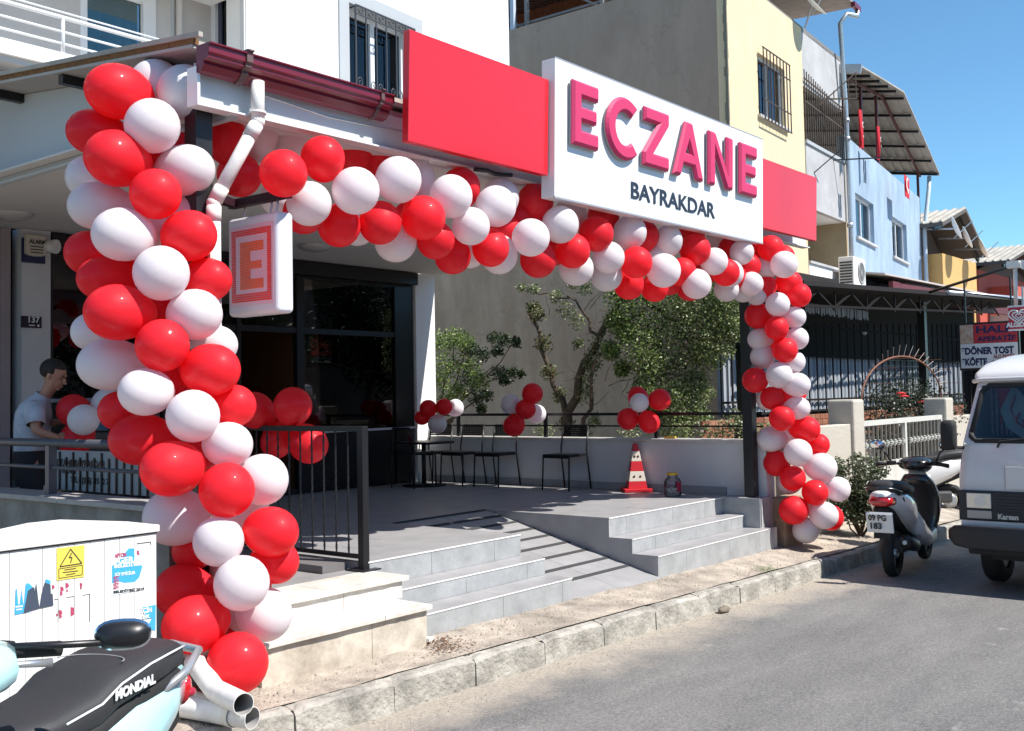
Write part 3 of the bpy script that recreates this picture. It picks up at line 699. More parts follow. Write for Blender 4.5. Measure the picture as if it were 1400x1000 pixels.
# downpipe
dp = thing('downpipe', 'white plastic downpipe with elbows running from the gutter to the corner post', 'pipe', (4.1, 5.3, 3.1))
pt = [Vector((4.135, 5.285, 3.17)), Vector((4.135, 5.285, 2.92)), Vector((3.905, 5.42, 2.40)), Vector((3.915, 5.43, -.05))]
part('pipe', B().cyl(pt[0], pt[1], .042, 16), M_pvc, dp)
part('pipe', B().cyl(pt[1], pt[2], .042, 16), M_pvc, dp)
part('pipe', B().cyl(pt[2], pt[3], .042, 16), M_pvc, dp)
for a, bb in ((pt[0], pt[1]), (pt[1], pt[2]), (pt[2], pt[1]), (pt[2], pt[3])):
    d = (bb-a).normalized(); part('collar', B().cyl(a+d*.02, a+d*.11, .046, 16) if a != pt[0] else B().cyl(pt[1]-d*.06, pt[1]-d*.045, .052, 16), M_pvc, dp)
part('elbow', B().ball(pt[1], .045, 14, 8), M_pvc, dp); part('elbow', B().ball(pt[2], .045, 14, 8), M_pvc, dp)

# ------------------------------------------------------------------ signs on the canopy
def panel_on(px, th, yb, yt):   # px = TL, TR, BR, BL pixels; returns front corners and back corners
    fr = [atY(*px[0], yt), atY(*px[1], yt), atY(*px[2], yb), atY(*px[3], yb)]
    xl = (fr[0].x+fr[3].x)/2; xr = (fr[1].x+fr[2].x)/2; zt = (fr[0].z+fr[1].z)/2; zb = (fr[2].z+fr[3].z)/2
    fr = [Vector((xl, yt, zt)), Vector((xr, yt, zt)), Vector((xr, yb, zb)), Vector((xl, yb, zb))]
    return fr, [p+Vector((0, th, 0)) for p in fr]
def slab_sign(name, fr, bk, m, parent, bev=.004):
    return part(name, B().hexa([fr[3], fr[2], bk[2], bk[3], fr[0], fr[1], bk[1], bk[0]]), m, parent, bevel=bev)
fr, bk = panel_on([(561, 41), (751, 109), (748, 240), (557, 193)], .06, 5.11, 5.08)
o = thing('red_sign_panel', 'plain red sign panel left of the white pharmacy sign', 'sign panel', tuple(fr[3]), group=None)
slab_sign('face', fr, bk, M_red, o)
part('bracket', B().bar((5.9, 5.17, 3.1), (5.9, 5.42, 3.1), .04, .04).bar((6.6, 5.17, 3.1), (6.6, 5.40, 3.1), .04, .04), M_black, o)
b = B(); b.tube([(6.2, 5.3, 2.945), (6.3, 5.25, 2.94), (6.45, 5.3, 2.945), (6.6, 5.25, 2.95)], .018, 6); part('cable', b, M_black, o)
fr, bk = panel_on([(1048, 219), (1118, 243), (1115, 332), (1044, 309)], .06, 5.11, 5.08)
fr[0].x = fr[3].x = bk[0].x = bk[3].x = 10.55
o = thing('red_sign_panel', 'short plain red sign panel right of the white pharmacy sign', 'sign panel', tuple(fr[3]))
slab_sign('face', fr, bk, M_red, o)
part('bracket', B().bar((11.2, 5.17, 3.1), (11.2, 5.40, 3.1), .04, .04), M_black, o)
fr, bk = panel_on([(761, 80), (1045, 191.5), (1041, 332), (756, 269)], .135, 5.06, 5.025)
ps = thing('pharmacy_sign', 'long white box sign with raised pink letters reading ECZANE and dark BAYRAKDAR beneath', 'sign', tuple(fr[3]))
slab_sign('sign_box', fr, bk, M_signwhite, ps)
part('sign_edge', B().bar(fr[3]+Vector((0, .004, -.003)), fr[2]+Vector((0, .004, -.003)), .012, .016).bar(fr[0]+Vector((0, .004, .003)), fr[1]+Vector((0, .004, .003)), .012, .01), mat('sign_edge', (.45, .44, .46), .4, metal=.4), ps)
part('bracket', B().box(7.4, 7.45, 5.2, 5.40, 3.0, 3.05).box(9.8, 9.85, 5.2, 5.40, 3.0, 3.05), M_black, ps)
TL, TR_, BR_, BL_ = fr
SW, SH = (TR_-TL).length, (TL-BL_).length
sx = (TR_-TL).normalized(); sy = (TL-BL_).normalized(); sn = Vector((0, -1, 0))
def sp(px, py, off=0.0):     # point of the picture on the sign face -> sign coordinates
    d = ray(px, py); nrm = sx.cross(sy); t = (TL+sn*off-CAM).dot(nrm)/d.dot(nrm); q = CAM+d*t-BL_; return q.dot(sx), q.dot(sy)
# letter outlines on a unit height, stroke width s
def letE(W, s): return [[(0, 0), (W, 0), (W, s), (s, s), (s, .5-s*.46), (W*.93, .5-s*.46), (W*.93, .5+s*.46), (s, .5+s*.46), (s, 1-s), (W, 1-s), (W, 1), (0, 1)]]
def letC(W, s):
    n = 26; a0, a1 = R(47), R(313); o = []; inn = []
    for i in range(n+1):
        a = a0+(a1-a0)*i/n; o.append((.5+.5*math.cos(a)*1.02, .5+.515*math.sin(a)))
        inn.append((.5+(.5-s)*math.cos(a)*1.02, .5+(.515-s)*math.sin(a)))
    return [[(x*W/.86, y) for x, y in o+inn[::-1]]]
def letZ(W, s): return [[(0, 0), (W, 0), (W, s), (s*1.45, s), (W, 1-s*.95), (W, 1), (0.03, 1), (0.03, 1-s), (W-s*1.5, 1-s), (0, s*.95)]]
def letA(W, s):
    h = s*1.0; c = W/2; k = .36
    def xl(y): return c-s*.52-(c-s*.52)*(1-y)      # outer left edge
    def inn(y): return xl(y)+s*1.08
    y0, y1 = .22, .22+s*.9; yt = 1-s*1.55
    return [[(0, 0), (s*1.08, 0), (inn(y0), y0), (W-inn(y0), y0), (W-s*1.08, 0), (W, 0), (c+s*.52, 1), (c-s*.52, 1)],
            [(inn(y1), y1), (c, yt), (W-inn(y1), y1)]]
def letN(W, s): return [[(0, 0), (s, 0), (s, .66), (W-s*1.02, 0), (W, 0), (W, 1), (W-s, 1), (W-s, .34), (s*1.02, 1), (0, 1)]]
M_pink = mat('pink_acrylic', (0.60, 0.045, 0.14), .55, spec=.3)
M_lettershade = mat('letter_shadow_back', (.45, .45, .46), .5)
def letter(polys, x, y, hgt, dep, bev, m, nm='letter', back=True):
    cu = bpy.data.curves.new('c', 'CURVE'); cu.dimensions = '2D'; cu.fill_mode = 'BOTH'; cu.extrude = dep/2; cu.bevel_depth = bev; cu.bevel_resolution = 0; cu.offset = -bev
    for P in polys:
        spn = cu.splines.new('POLY'); spn.points.add(len(P)-1); spn.use_cyclic_u = True
        for i, (a, c) in enumerate(P): spn.points[i].co = (a*hgt, c*hgt, 0, 1)
    ob = bpy.data.objects.new('c', cu); COL.objects.link(ob); dg = bpy.context.evaluated_depsgraph_get(); dg.update()
    me = bpy.data.meshes.new_from_object(ob.evaluated_get(dg)); bpy.data.objects.remove(ob)
    org = BL_+sx*x+sy*y+sn*(.012+dep/2+bev)
    b = B(); b.add([org+sx*v.co.x+sy*v.co.y+sn*v.co.z for v in me.vertices], [tuple(p.vertices) for p in me.polygons]); bpy.data.meshes.remove(me)
    return part(nm, b, m, ps)
# measured left edge and right edge of each letter in the picture, tops and bottoms
LT = [('E', 779, 820, 107, 206), ('C', 826, 874, 129, 221), ('Z', 876, 916, 143, 235), ('A', 917, 963, 165, 247), ('N', 965.5, 1003, 176, 262), ('E', 1008, 1036, 194, 271)]
hs = 0.535
yb0 = sp(778, 198)[1]
for ch, xa, xb, ya, yb_ in LT:
    ym = (ya+yb_)/2
    X0_, X1_ = sp(xa, ym, .02)[0], sp(xb, ym, .06)[0]; W = (X1_-X0_)/hs; s = .24
    polys = {'E': letE, 'C': letC, 'Z': letZ, 'A': letA, 'N': letN}[ch](W, s)
    if ch == 'C': polys = [[(x*1.0, y) for x, y in polys[0]]]
    letter(polys, X0_, yb0, hs, .006, .022, M_pink)
    letter(polys, X0_+.004, yb0-.006, hs, .004, .004, M_lettershade, 'letter_shadow')  # grey copy of the letter, set slightly lower, stands in for its shadow
xa, ya = sp(861, 270); xb, _ = sp(976, 296)
tb_ = text_mesh('BAYRAKDAR', .205, (0, 0, 0), (1, 0, 0), (0, 1, 0), .002, .004)
wid = max(v.x for v in tb_.v)-min(v.x for v in tb_.v); ks = (xb-xa)/wid
org = BL_+sx*xa+sy*ya+sn*.003
tb_.v = [org+sx*(v.x*ks)+sy*v.y+sn*v.z for v in tb_.v]
part('lettering', tb_, mat('navy_letters', (0.02, 0.03, 0.055), .5), ps)

# hanging E sign
XE0, XE1, YE0, YE1 = 4.20, 4.335, 5.19, 5.69; ZE0, ZE1 = 1.735, 2.365
es = thing('hanging_sign', 'small white framed double-sided hanging sign with a red and orange letter E', 'sign', (4.27, 5.44, 2.0))
part('frame', B().box(XE0, XE1, YE0, YE1, ZE0, ZE1), mat('sign_frame', (.72, .72, .76), .35), es, bevel=.03, seg=4)
part('face', B().box(XE0-.003, XE0-.0005, YE0+.035, YE1-.035, ZE0+.06, ZE1-.06), mat('sign_pink', (0.80, .50, .56), .25), es)
M_led = mat('led_red', (0.90, 0.045, 0.04), .4, var=.0)
b = B(); yw0, yw1, zw0, zw1 = YE0+.055, YE1-.055, ZE0+.085, ZE1-.085; t = .045
n = 34; hh = (zw1-zw0)
for i in range(n):
    z0 = zw0+hh*i/n; z1 = z0+hh/n*.72
    if z0 < zw0+t or z0 > zw1-t: b.box(XE0-.007, XE0-.0035, yw0, yw1, z0, z1)
    else: b.box(XE0-.007, XE0-.0035, yw0, yw0+t*.8, z0, z1); b.box(XE0-.007, XE0-.0035, yw1-t*.8, yw1, z0, z1)
part('border', b, M_led, es, fix=False)
b = B(); ey1, ey0 = yw1-.085, yw0+.075; ez0, ez1 = zw0+.08, zw1-.08; eh = ez1-ez0; n = 24
for i in range(n):
    z0 = ez0+eh*i/n; z1 = z0+eh/n*.72; r_ = (i+.5)/n
    full = r_ < .22 or r_ > .78; mid = .40 < r_ < .60
    yy0 = ey0 if full else (ey0+.02 if mid else ey1-.10)
    b.box(XE0-.007, XE0-.0035, yy0, ey1, z0, z1)
part('letter', b, mat('led_orange', (0.95, 0.14, 0.02), .4), es, fix=False)
b = B(); b.bar((4.27, 5.16, 2.475), (4.27, 5.74, 2.475), .05, .055); b.bar((4.27, 5.70, 2.475), (3.9, 5.52, 2.475), .05, .05); part('bracket', b, mat('dark_maroon', (.03, .008, .014), .5), es)
for y in (5.27, 5.33, 5.6): part('hook', B().tube([(4.27, y, 2.46), (4.28, y+.005, 2.42), (4.265, y, 2.39), (4.27, y, 2.355)], .007, 6), M_alu, es)

# house number and alarm box on the pier
o = thing('house_number_plate', 'dark house number plate reading 137 on the white pier behind the man', 'sign', (5.43, 10.54, 1.98))
def flat_box(pl, px0, py0, px1, py1, y, th): a, c = atY(px0, py0, y), atY(px1, py1, y); return B().box(a.x, c.x, y, y+th, c.z, a.z), a, c
b, a, c = flat_box(None, 29, 432, 57, 449, 10.535, .012); part('plate', b, mat('navy_enamel', (.012, .014, .03), .3), o)
tm = text_mesh('137', .085, (a.x+.06, 10.533, c.z+.055), (1, 0, 0), (0, 0, 1), .001, .002); part('number', tm, M_signwhite, o)
b = B(); b.cyl((c.x-.035, 10.533, c.z+.025), (c.x-.035, 10.534, c.z+.025), .012, 10); b.box(a.x+.08, a.x+.14, 10.533, 10.534, c.z+.02, c.z+.03); part('small_print', b, M_signwhite, o)
o = thing('alarm_box', 'cream alarm siren box with a dark blue base at the top of the white pier', 'alarm box', (5.45, 10.5, 2.6))
b, a, c = flat_box(None, 31, 325, 62, 361, 10.52, .03); part('base', b, mat('navy_plastic', (.012, .02, .08), .4), o)
a, c = atY(36, 320, 10.47), atY(64, 352, 10.47); b = B(); W_, H_ = c.x-a.x, a.z-c.z
pl = [(0, H_*.12), (W_*.15, H_*.03), (W_*.5, 0), (W_*.85, H_*.03), (W_, H_*.12), (W_, H_), (0, H_)]
b.prism(pl, (a.x, 10.47, c.z), (1, 0, 0), (0, 0, 1), (0, .05, 0)); part('cover', b, mat('cream_plastic', (.55, .5, .4), .5), o, bevel=.006)
part('lettering', text_mesh('ALARM', .06, (a.x+.03, 10.468, a.z-.09), (1, 0, 0), (0, 0, 1), .001, .002, xs=.9), M_black, o)
for k in range(3): part('small_print', B().box(a.x+.04, c.x-.04, 10.467, 10.469, a.z-.125-k*.03, a.z-.115-k*.03), M_black, o)
o = thing('floodlight', 'small white floodlight fixed beside the alarm box', 'lamp', (5.7, 10.4, 2.6))
p = atY(71, 338, 10.45); part('body', B().cyl(p+Vector((-.05, .1, .02)), p+Vector((.02, -.05, 0)), .05, 12, .075), M_pvc, o); part('arm', B().cyl(p+Vector((-.05, .1, .02)), p+Vector((-.12, .2, .02)), .015), M_black, o)
# ------------------------------------------------------------------ neighbour with bare grey flank and yellow front
YP0 = Vector((18.2, 9.2, 0)); yu = Vector((math.cos(R(4.3)), math.sin(R(4.3)), 0)); yn = Vector((-yu.y, yu.x, 0))
def fb(P0, u, n, a0, a1, d0, d1, z0, z1):
    return [P0+u*a+n*d+Vector((0, 0, z)) for (a, d, z) in ((a0, d0, z0), (a1, d0, z0), (a1, d1, z0), (a0, d1, z0), (a0, d0, z1), (a1, d0, z1), (a1, d1, z1), (a0, d1, z1))]
yb = thing('neighbour_house', 'three-storey house with bare grey concrete flank and pale yellow front', 'building', (18.2, 9.2, -.9))
# flank: concrete with paler repair band, stains and a beam line
m = bpy.data.materials.new('flank_concrete'); m.use_nodes = True; nt = m.node_tree; bs = nt.nodes['Principled BSDF']; bs.inputs['Roughness'].default_value = .92
geo = nt.nodes.new('ShaderNodeNewGeometry')
c1 = ramp(noise(0.9, 8, .7), .3, (0.37, 0.262, 0.185), .72, (0.61, 0.45, 0.33))
c2 = ramp(noise(1.6, 8, .75, (1, 1, .25)), .42, (0.34, 0.242, 0.17), .62, (0.56, 0.415, 0.31))
c = mixc(.45, c1, c2)
sp_ = nt.nodes.new('ShaderNodeSeparateXYZ'); nt.links.new(geo.outputs['Position'], sp_.inputs[0])
zz = math_('ADD', sp_.outputs['Z'], math_('MULTIPLY', math_('SUBTRACT', noise(1.2, 5), .5), .5))
up = ramp(math_('MULTIPLY', zz, .1), .405, (0, 0, 0), .43, (1, 1, 1))
g2 = nt.nodes.new('ShaderNodeRGB'); g2.outputs[0].default_value = (0.41, 0.305, 0.255, 1)
c = mixc(math_('MULTIPLY', up, .45), c, g2.outputs[0])
vor = nt.nodes.new('ShaderNodeTexVoronoi'); vor.feature = 'DISTANCE_TO_EDGE'; vor.inputs['Scale'].default_value = .45
mp = nt.nodes.new('ShaderNodeMapping'); nt.links.new(geo.outputs['Position'], mp.inputs[0])
nv = nt.nodes.new('ShaderNodeTexNoise'); nv.inputs['Scale'].default_value = 2.5; nv.inputs['Detail'].default_value = 6; nt.links.new(geo.outputs['Position'], nv.inputs['Vector'])
vm = nt.nodes.new('ShaderNodeVectorMath'); vm.operation = 'ADD'; nt.links.new(mp.outputs[0], vm.inputs[0]); nt.links.new(nv.outputs['Color'], vm.inputs[1]); nt.links.new(vm.outputs[0], vor.inputs['Vector'])
ck = ramp(vor.outputs['Distance'], .002, (1, 1, 1), .010, (0, 0, 0)); dk = nt.nodes.new('ShaderNodeRGB'); dk.outputs[0].default_value = (.10, .10, .09, 1)
c = mixc(math_('MULTIPLY', ck, .18), c, dk.outputs[0])
nt.links.new(c, bs.inputs['Base Color'])
bp = nt.nodes.new('ShaderNodeBump'); bp.inputs['Strength'].default_value = .6; bp.inputs['Distance'].default_value = .03; nt.links.new(noise(5, 8, .75), bp.inputs['Height']); nt.links.new(bp.outputs[0], bs.inputs['Normal'])
M_flank = m
ZT = 9.25
part('flank_wall', B().box(18.2, 18.45, 9.24, 24, -1.2, ZT), M_flank, yb)
b = B(); 
for y in (13.2, 15.6): b.box(18.185, 18.199, y, y+.02, 3.2, 6.2)
part('cable', B().cyl((18.19, 12.45, 5.0), (18.19, 12.45, 7.6), .012, 6), M_pvc, yb)
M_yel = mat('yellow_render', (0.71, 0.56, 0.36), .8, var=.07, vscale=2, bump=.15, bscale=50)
p97 = (atPl(1097, 100, YP0, yu)-YP0).dot(yu); p50 = (atPl(1152, 150, YP0, yu)-YP0).dot(yu)
wy0 = atPl(1038, 165, YP0, yu); wy1 = atPl(1075, 178, YP0, yu); ya0, ya1 = (wy0-YP0).dot(yu), (wy1-YP0).dot(yu)
yz0, yz1 = wy0.z+.12, atPl(1038, 73, YP0, yu).z
b = B()
b.hexa(fb(YP0, yu, yn, 0, ya0, 0, .2, -1.2, ZT)); b.hexa(fb(YP0, yu, yn, ya1, p97, 0, .2, -1.2, ZT)); b.hexa(fb(YP0, yu, yn, ya0, ya1, 0, .2, -1.2, yz0)); b.hexa(fb(YP0, yu, yn, ya0, ya1, 0, .2, yz1, ZT))
b.hexa(fb(YP0, yu, yn, p97-.2, p97, .2, 1.6, -1.2, ZT))
part('front_wall', b, M_yel, yb, fix=False)
b = B(); rq = random.Random(5)
for i in range(60): z = -1+i*.17; b.box(18.17, 18.2+rq.uniform(0, .02), 9.19, 9.24+rq.uniform(0, .03), z, z+.172)
part('broken_corner_edge', b, mat('corner_mortar', (.22, .2, .15), .95), yb, fix=False)
f, bx = window(yb, YP0+yu*ya0+Vector((0, 0, yz0)), yu, ya1-ya0, yz1-yz0, 2, dep=.14)
part('curtain', B().hexa(fb(YP0, yu, yn, ya0+.1, ya1-.1, .2, .21, yz0, yz1)), mat('pale_curtain', (.35, .38, .42), .9, var=.4, vscale=8, streak=.05), f)
b = B()
for i in range(9): a = ya0+.02+(ya1-ya0-.04)*i/8; b.bar(YP0+yu*a-yn*.12+Vector((0, 0, yz0-.1)), YP0+yu*a-yn*.12+Vector((0, 0, yz1+.08)), .02, .02)
for z in (yz0-.1, yz0+.3, yz1-.25, yz1+.08): b.bar(YP0+yu*(ya0-.02)-yn*.12+Vector((0, 0, z)), YP0+yu*(ya1+.02)-yn*.12+Vector((0, 0, z)), .02, .02)
part('window_grille', b, mat('grille_brown', (.06, .04, .035), .6), yb, fix=False)
# stacked balconies right of the yellow strip
zA, zB_, zC = atPl(1100, 282, YP0, yu).z, atPl(1100, 196, YP0, yu).z, atPl(1100, 97, YP0, yu).z
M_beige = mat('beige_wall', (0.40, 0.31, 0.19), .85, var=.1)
M_pale = mat('pale_render', (0.44, 0.43, 0.435), .8, var=.18, vscale=1.5)
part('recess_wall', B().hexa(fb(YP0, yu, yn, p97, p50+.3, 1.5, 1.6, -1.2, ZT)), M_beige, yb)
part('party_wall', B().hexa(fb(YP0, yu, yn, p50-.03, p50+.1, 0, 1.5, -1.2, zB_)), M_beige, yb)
part('upper_wall', B().hexa(fb(YP0, yu, yn, p97, p50, .02, .15, zC-.35, ZT)), M_pale, yb)
part('balcony_parapet', B().hexa(fb(YP0, yu, yn, p97+.003, p50-.035, -.02, .1, zA, zB_)), M_pale, yb)
part('balcony_coping', B().hexa(fb(YP0, yu, yn, p97+.003, p50-.035, -.06, .14, zB_+.003, zB_+.08)), M_trim, yb)
part('balcony_soffit', B().hexa(fb(YP0, yu, yn, p97+.003, p50-.035, .1, 1.49, zA, zA+.12)), M_white, yb)
zD = atPl(1112, 362, YP0, yu).z
part('balcony_parapet', B().hexa(fb(YP0, yu, yn, p97+.003, p50-.035, -.02, .1, 1.5, zD)), M_white, yb)
part('balcony_coping', B().hexa(fb(YP0, yu, yn, p97+.003, p50-.035, -.06, .14, zD+.003, zD+.06)), M_pale, yb)
b = B(); Q = lambda a, d, z: YP0+yu*a+yn*d+Vector((0, 0, z))
nb = 18
for i in range(nb+1): a = p97+.03+(p50-p97-.1)*i/nb; b.bar(Q(a, -.03, zB_+.08), Q(a, -.03, zC-.02*i), .02, .02)
for z in (zB_+.1, zB_+.95, zC-.2): b.bar(Q(p97, -.03, z), Q(p50-.05, -.03, z-.1), .025, .025)
b.bar(Q(p97+1.0, -.03, zC-.6), Q(p97+1.5, -.75, zC+.15), .03, .03)
for i in range(6): a = i/5; b.bar(Q(p97+1.0+.5*a, -.03-.7*a, zB_+1.2), Q(p97+1.0+.5*a, -.03-.7*a, zC-.55+.7*a), .018, .018)
b.bar(Q(p97+1.0, -.03, zB_+1.2), Q(p97+1.5, -.75, zB_+1.2), .03, .03)
part('balcony_cage', b, mat('rusty_brown', (.09, .065, .05), .7), yb, fix=False)
# roof sheet jutting out, gutter and steel downpipe
zr0 = atPl(1095, 18, YP0, yu).z
part('roof_sheet', B().hexa([q+Vector((0, 0, (0.10 if i in (2, 3, 6, 7) else 0))) for i, q in enumerate(fb(YP0, yu, yn, 1.6, p50+.1, -.4, 4, ZT+1.25, ZT+1.30))]), mat('metal_sheet', (.35, .3, .27), .6, var=.2), yb)
b = B(); b.bar(Q(1.2, .05, ZT+.0), Q(p50, .05, ZT+.0), .06, .12); part('roof_edge', b, mat('roof_edge_dark', (.2, .19, .18), .7), yb)
b = B(); b.bar(Q(p50-.3, -.42, ZT+1.2), Q(p50+.2, -.42, ZT+1.2), .1, .12); part('gutter', b, M_maroon, yb)
a0 = p50+.04
g = B().tube([Q(a0, -.42, ZT+1.15), Q(a0, -.42, ZT+1.0), Q(a0-.45, -.3, ZT+.95), Q(a0-.48, -.14, ZT+.75), Q(a0-.18, -.12, ZT-1.2), Q(a0-.10, -.12, zA), Q(a0-.08, -.1, 2.6)], .055, 10)
part('downpipe', g, M_galv, yb)
for z in (ZT-1.6, 7.2, 5.1): part('pipe_collar', B().cyl(Q(a0-.15, -.12, z), Q(a0-.15, -.12, z+.1), .075, 10), M_galv, yb)
# air conditioners, dish, washing
def ac_unit(lab, org, u, n, w=.8, h=.58, d=.3, flip=False):
    o = thing('air_conditioner', lab, 'air conditioner', tuple(org))
    def bb(a0, a1, d0, d1, z0, z1): return fb(Vector(org), u, n, a0, a1, d0, d1, z0, z1)
    part('casing', B().hexa(bb(0, w, -d, 0, 0, h)), M_pvc, o, bevel=.015)
    b = B(); fc = Vector(org)+u*w*.62-n*(d+.004)+Vector((0, 0, h*.5))
    b.lathe(fc, [(.22, 0), (.24, .012), (.20, .012), (.20, 0.003)], 24, n*-1, caps=False)
    for k in range(6): t = k*math.pi/6; v = (u*math.cos(t)+Vector((0, 0, 1))*math.sin(t))*.2; b.bar(fc-v-n*.006, fc+v-n*.006, .008, .006)
    for k in range(4): b.tube([fc+(u*math.cos(t)+Vector((0, 0, 1))*math.sin(t))*(.05+.045*k)-n*.008 for t in [j*math.pi/8 for j in range(17)]], .004, 4)
    part('fan_grille', b, mat('ac_grey', (.4, .4, .4), .5), o, fix=False)
    part('fan', B().cyl(fc-n*.001, fc-n*.003, .195, 20), mat('ac_dark', (.05, .05, .05), .6), o)
    b = B()
    for k in range(8): b.hexa(bb(-.012, -.002, -d+.03, -.03, .06+k*.06, .06+k*.06+.035))
    part('side_louvres', b, mat('ac_dark', (.05, .05, .05)), o, fix=False)
    return o
ac_unit('white air conditioner standing on the awning roof at the foot of the steel downpipe', atY(1147, 392, 8.6)+Vector((0, 0, 0)), yu, yn, .85, .62, .32)
q = Q(p97+.75, .95, zB_+.55); ac_unit('grey air conditioner hung high inside the caged balcony', q, yu, yn)
q = Q(p97+.25, .9, zA-.75); ac_unit('small air conditioner under the lower balcony ceiling beside the yellow wall', q, yu, yn, .6, .45, .28)
o = thing('satellite_dish', 'white satellite dish on the roof edge of the yellow house', 'satellite dish', tuple(Q(3.3, -.3, ZT+.2)))
c = atPl(1110, 8, YP0-yn*.3, yu); ax = Vector((.1, -.75, .6)).normalized()
part('dish', B().lathe(c, [(.001, 0), (.15, .012), (.3, .05), (.36, .075), (.355, .085), (.3, .062), (.15, .02), (.001, .01)], 24, ax, caps=False), M_white, o)
part('arm', B().bar(c, c+Vector((.3, .3, -.35)), .03, .03).bar(c+Vector((0, 0, -.2)), c+ax*.38, .015, .015), M_galv, o)
part('feed', B().cyl(c+ax*.38, c+ax*.46, .035), M_white, o)
o = thing('washing_line', 'metal washing line arm sticking out of the caged balcony', 'washing line', tuple(Q(p50-.8, -.1, zB_)))
part('arm', B().bar(Q(p50-1.0, .1, zB_-.05), Q(p50-.3, -1.0, zB_-.02), .03, .03), M_black, o); part('brace', B().bar(Q(p97+.5, .0, zB_-.6), Q(p97+.9, -.6, zB_), .025, .025), M_black, o)
b = B(); cc = Q(p50-.55, -.62, zB_-.05)
for i in range(2): 
    V = []
    for j in range(7):
        z = -j*.09; wv = .012*math.sin(j*1.9+i)
        V += [cc+yu*(i*.13+wv)+yn*0.0+Vector((0, 0, z)), cc+yu*(i*.13+.11+wv)+yn*0.02+Vector((0, 0, z)), cc+yu*(i*.13+.11+wv)+yn*.035+Vector((0, 0, z)), cc+yu*(i*.13+wv)+yn*.015+Vector((0, 0, z))]
    b.add(V, [(j*4+k, j*4+(k+1) % 4, j*4+4+(k+1) % 4, j*4+4+k) for j in range(6) for k in range(4)]); b.add(V[:4], [(0, 1, 2, 3)]); b.add(V[-4:], [(0, 1, 2, 3)])
tag(part('jeans', b, mat('denim', (.03, .06, .13), .9, var=.3, vscale=30)), 'blue jeans hanging from the washing arm below the caged balcony', 'jeans')

# roof terrace shelter on top of the grey flank
rs = thing('roof_terrace_shelter', 'corrugated roof of the rooftop terrace on steel struts above the grey flank', 'shelter', (19, 15, 9.2))
b = B(); 
for i in range(46):
    y = 12.0+i*.20; b.hexa([(18.6, y, 10.5), (26, y, 12.2), (26, y+.1, 12.2), (18.6, y+.1, 10.5), (18.6, y, 10.55), (26, y, 12.25), (26, y+.1, 12.25), (18.6, y+.1, 10.55)])
    b.hexa([(18.6, y+.1, 10.56), (26, y+.1, 12.26), (26, y+.2, 12.26), (18.6, y+.2, 10.56), (18.6, y+.1, 10.6), (26, y+.1, 12.3), (26, y+.2, 12.3), (18.6, y+.2, 10.6)])
part('corrugated_sheet', b, mat('rusty_sheet', (.20, .13, .115), .7, var=.25, vscale=3), rs, fix=False)
b = B()
for y in (12.2, 14.2, 16.2, 18.2): b.bar((18.5, y, 9.2), (18.5, y, 10.5), .08, .08); b.bar((18.5, y, 9.3), (18.5, y+2, 10.5), .04, .04); b.bar((18.5, y+1.4, 9.2), (24, y, 11.7), .05, .05)
b.bar((18.5, 12, 10.5), (18.5, 21, 10.5), .07, .07); b.bar((18.55, 12, 9.45), (18.55, 21, 9.45), .05, .05)
part('truss', b, mat('truss_grey', (.2, .18, .18), .6), rs, fix=False)
part('post', B().box(18.21, 18.3, 14.35, 14.45, 9.25, 10.5), mat('blue_white_post', (.5, .55, .65), .4), rs)
part('brick_infill', B().box(22, 22.1, 12, 21, 9.0, 12), mat('red_brick_far', (.32, .12, .06), .9, var=.4, vscale=6), rs)

# ------------------------------------------------------------------ blue house
BP0 = Q(p50+.12, .02, 0); BP0.z = 0; bu = Vector((math.cos(R(8.3)), math.sin(R(8.3)), 0)); bn = Vector((-bu.y, bu.x, 0))
bh = thing('neighbour_house', 'pale blue two-storey house with two windows and a rooftop awning', 'building', tuple(BP0+Vector((0, 0, -1))))
def bpx(px, py): p = atPl(px, py, BP0, bu); return (p-BP0).dot(bu), p.z
bl, bt = bpx(1158, 192); brr, bt2 = bpx(1257, 267)
M_blue = mat('pale_blue_render', (0.31, 0.41, 0.53), .85, var=.30, vscale=1.1, streak=.5, bump=.2, bscale=12)
wins = []
for (x0, y0), (x1, y1) in (((1169, 263), (1196, 336)), ((1219, 295), (1241, 362))):
    a0, z1 = bpx(x0, y0); a1, z0 = bpx(x1, y1); z0b = bpx(x0, 322 if x0 < 1200 else 349)[1]; wins.append((a0, a1, z0b, z1))
zt = (bt+bt2)/2
b = B(); xs_ = [0, wins[0][0], wins[0][1], wins[1][0], wins[1][1], brr]
for i in range(5):
    if i % 2 == 0: b.hexa(fb(BP0, bu, bn, xs_[i], xs_[i+1], 0, .2, -1.5, zt))
    else:
        w_ = wins[i//2]; b.hexa(fb(BP0, bu, bn, w_[0], w_[1], 0, .2, -1.5, w_[2])); b.hexa(fb(BP0, bu, bn, w_[0], w_[1], 0, .2, w_[3], zt))
b.hexa(fb(BP0, bu, bn, brr-.2, brr, .2, 8, -1.5, zt)); b.hexa(fb(BP0, bu, bn, -.02, .1, .2, 8, 3, zt-.4))
part('front_wall', b, M_blue, bh, fix=False)
for w_ in wins:
    f, _ = window(bh, BP0+bu*w_[0]+Vector((0, 0, w_[2])), bu, w_[1]-w_[0], w_[3]-w_[2], 2, dep=.16)
    part('curtain', B().hexa(fb(BP0, bu, bn, w_[0], w_[1], .3, .31, w_[2], w_[3])), MATS['pale_curtain'], f)
part('roof_terrace', B().hexa(fb(BP0, bu, bn, .1, brr-.2, .2, 8, zt-.9, zt-.8)), M_conc, bh)
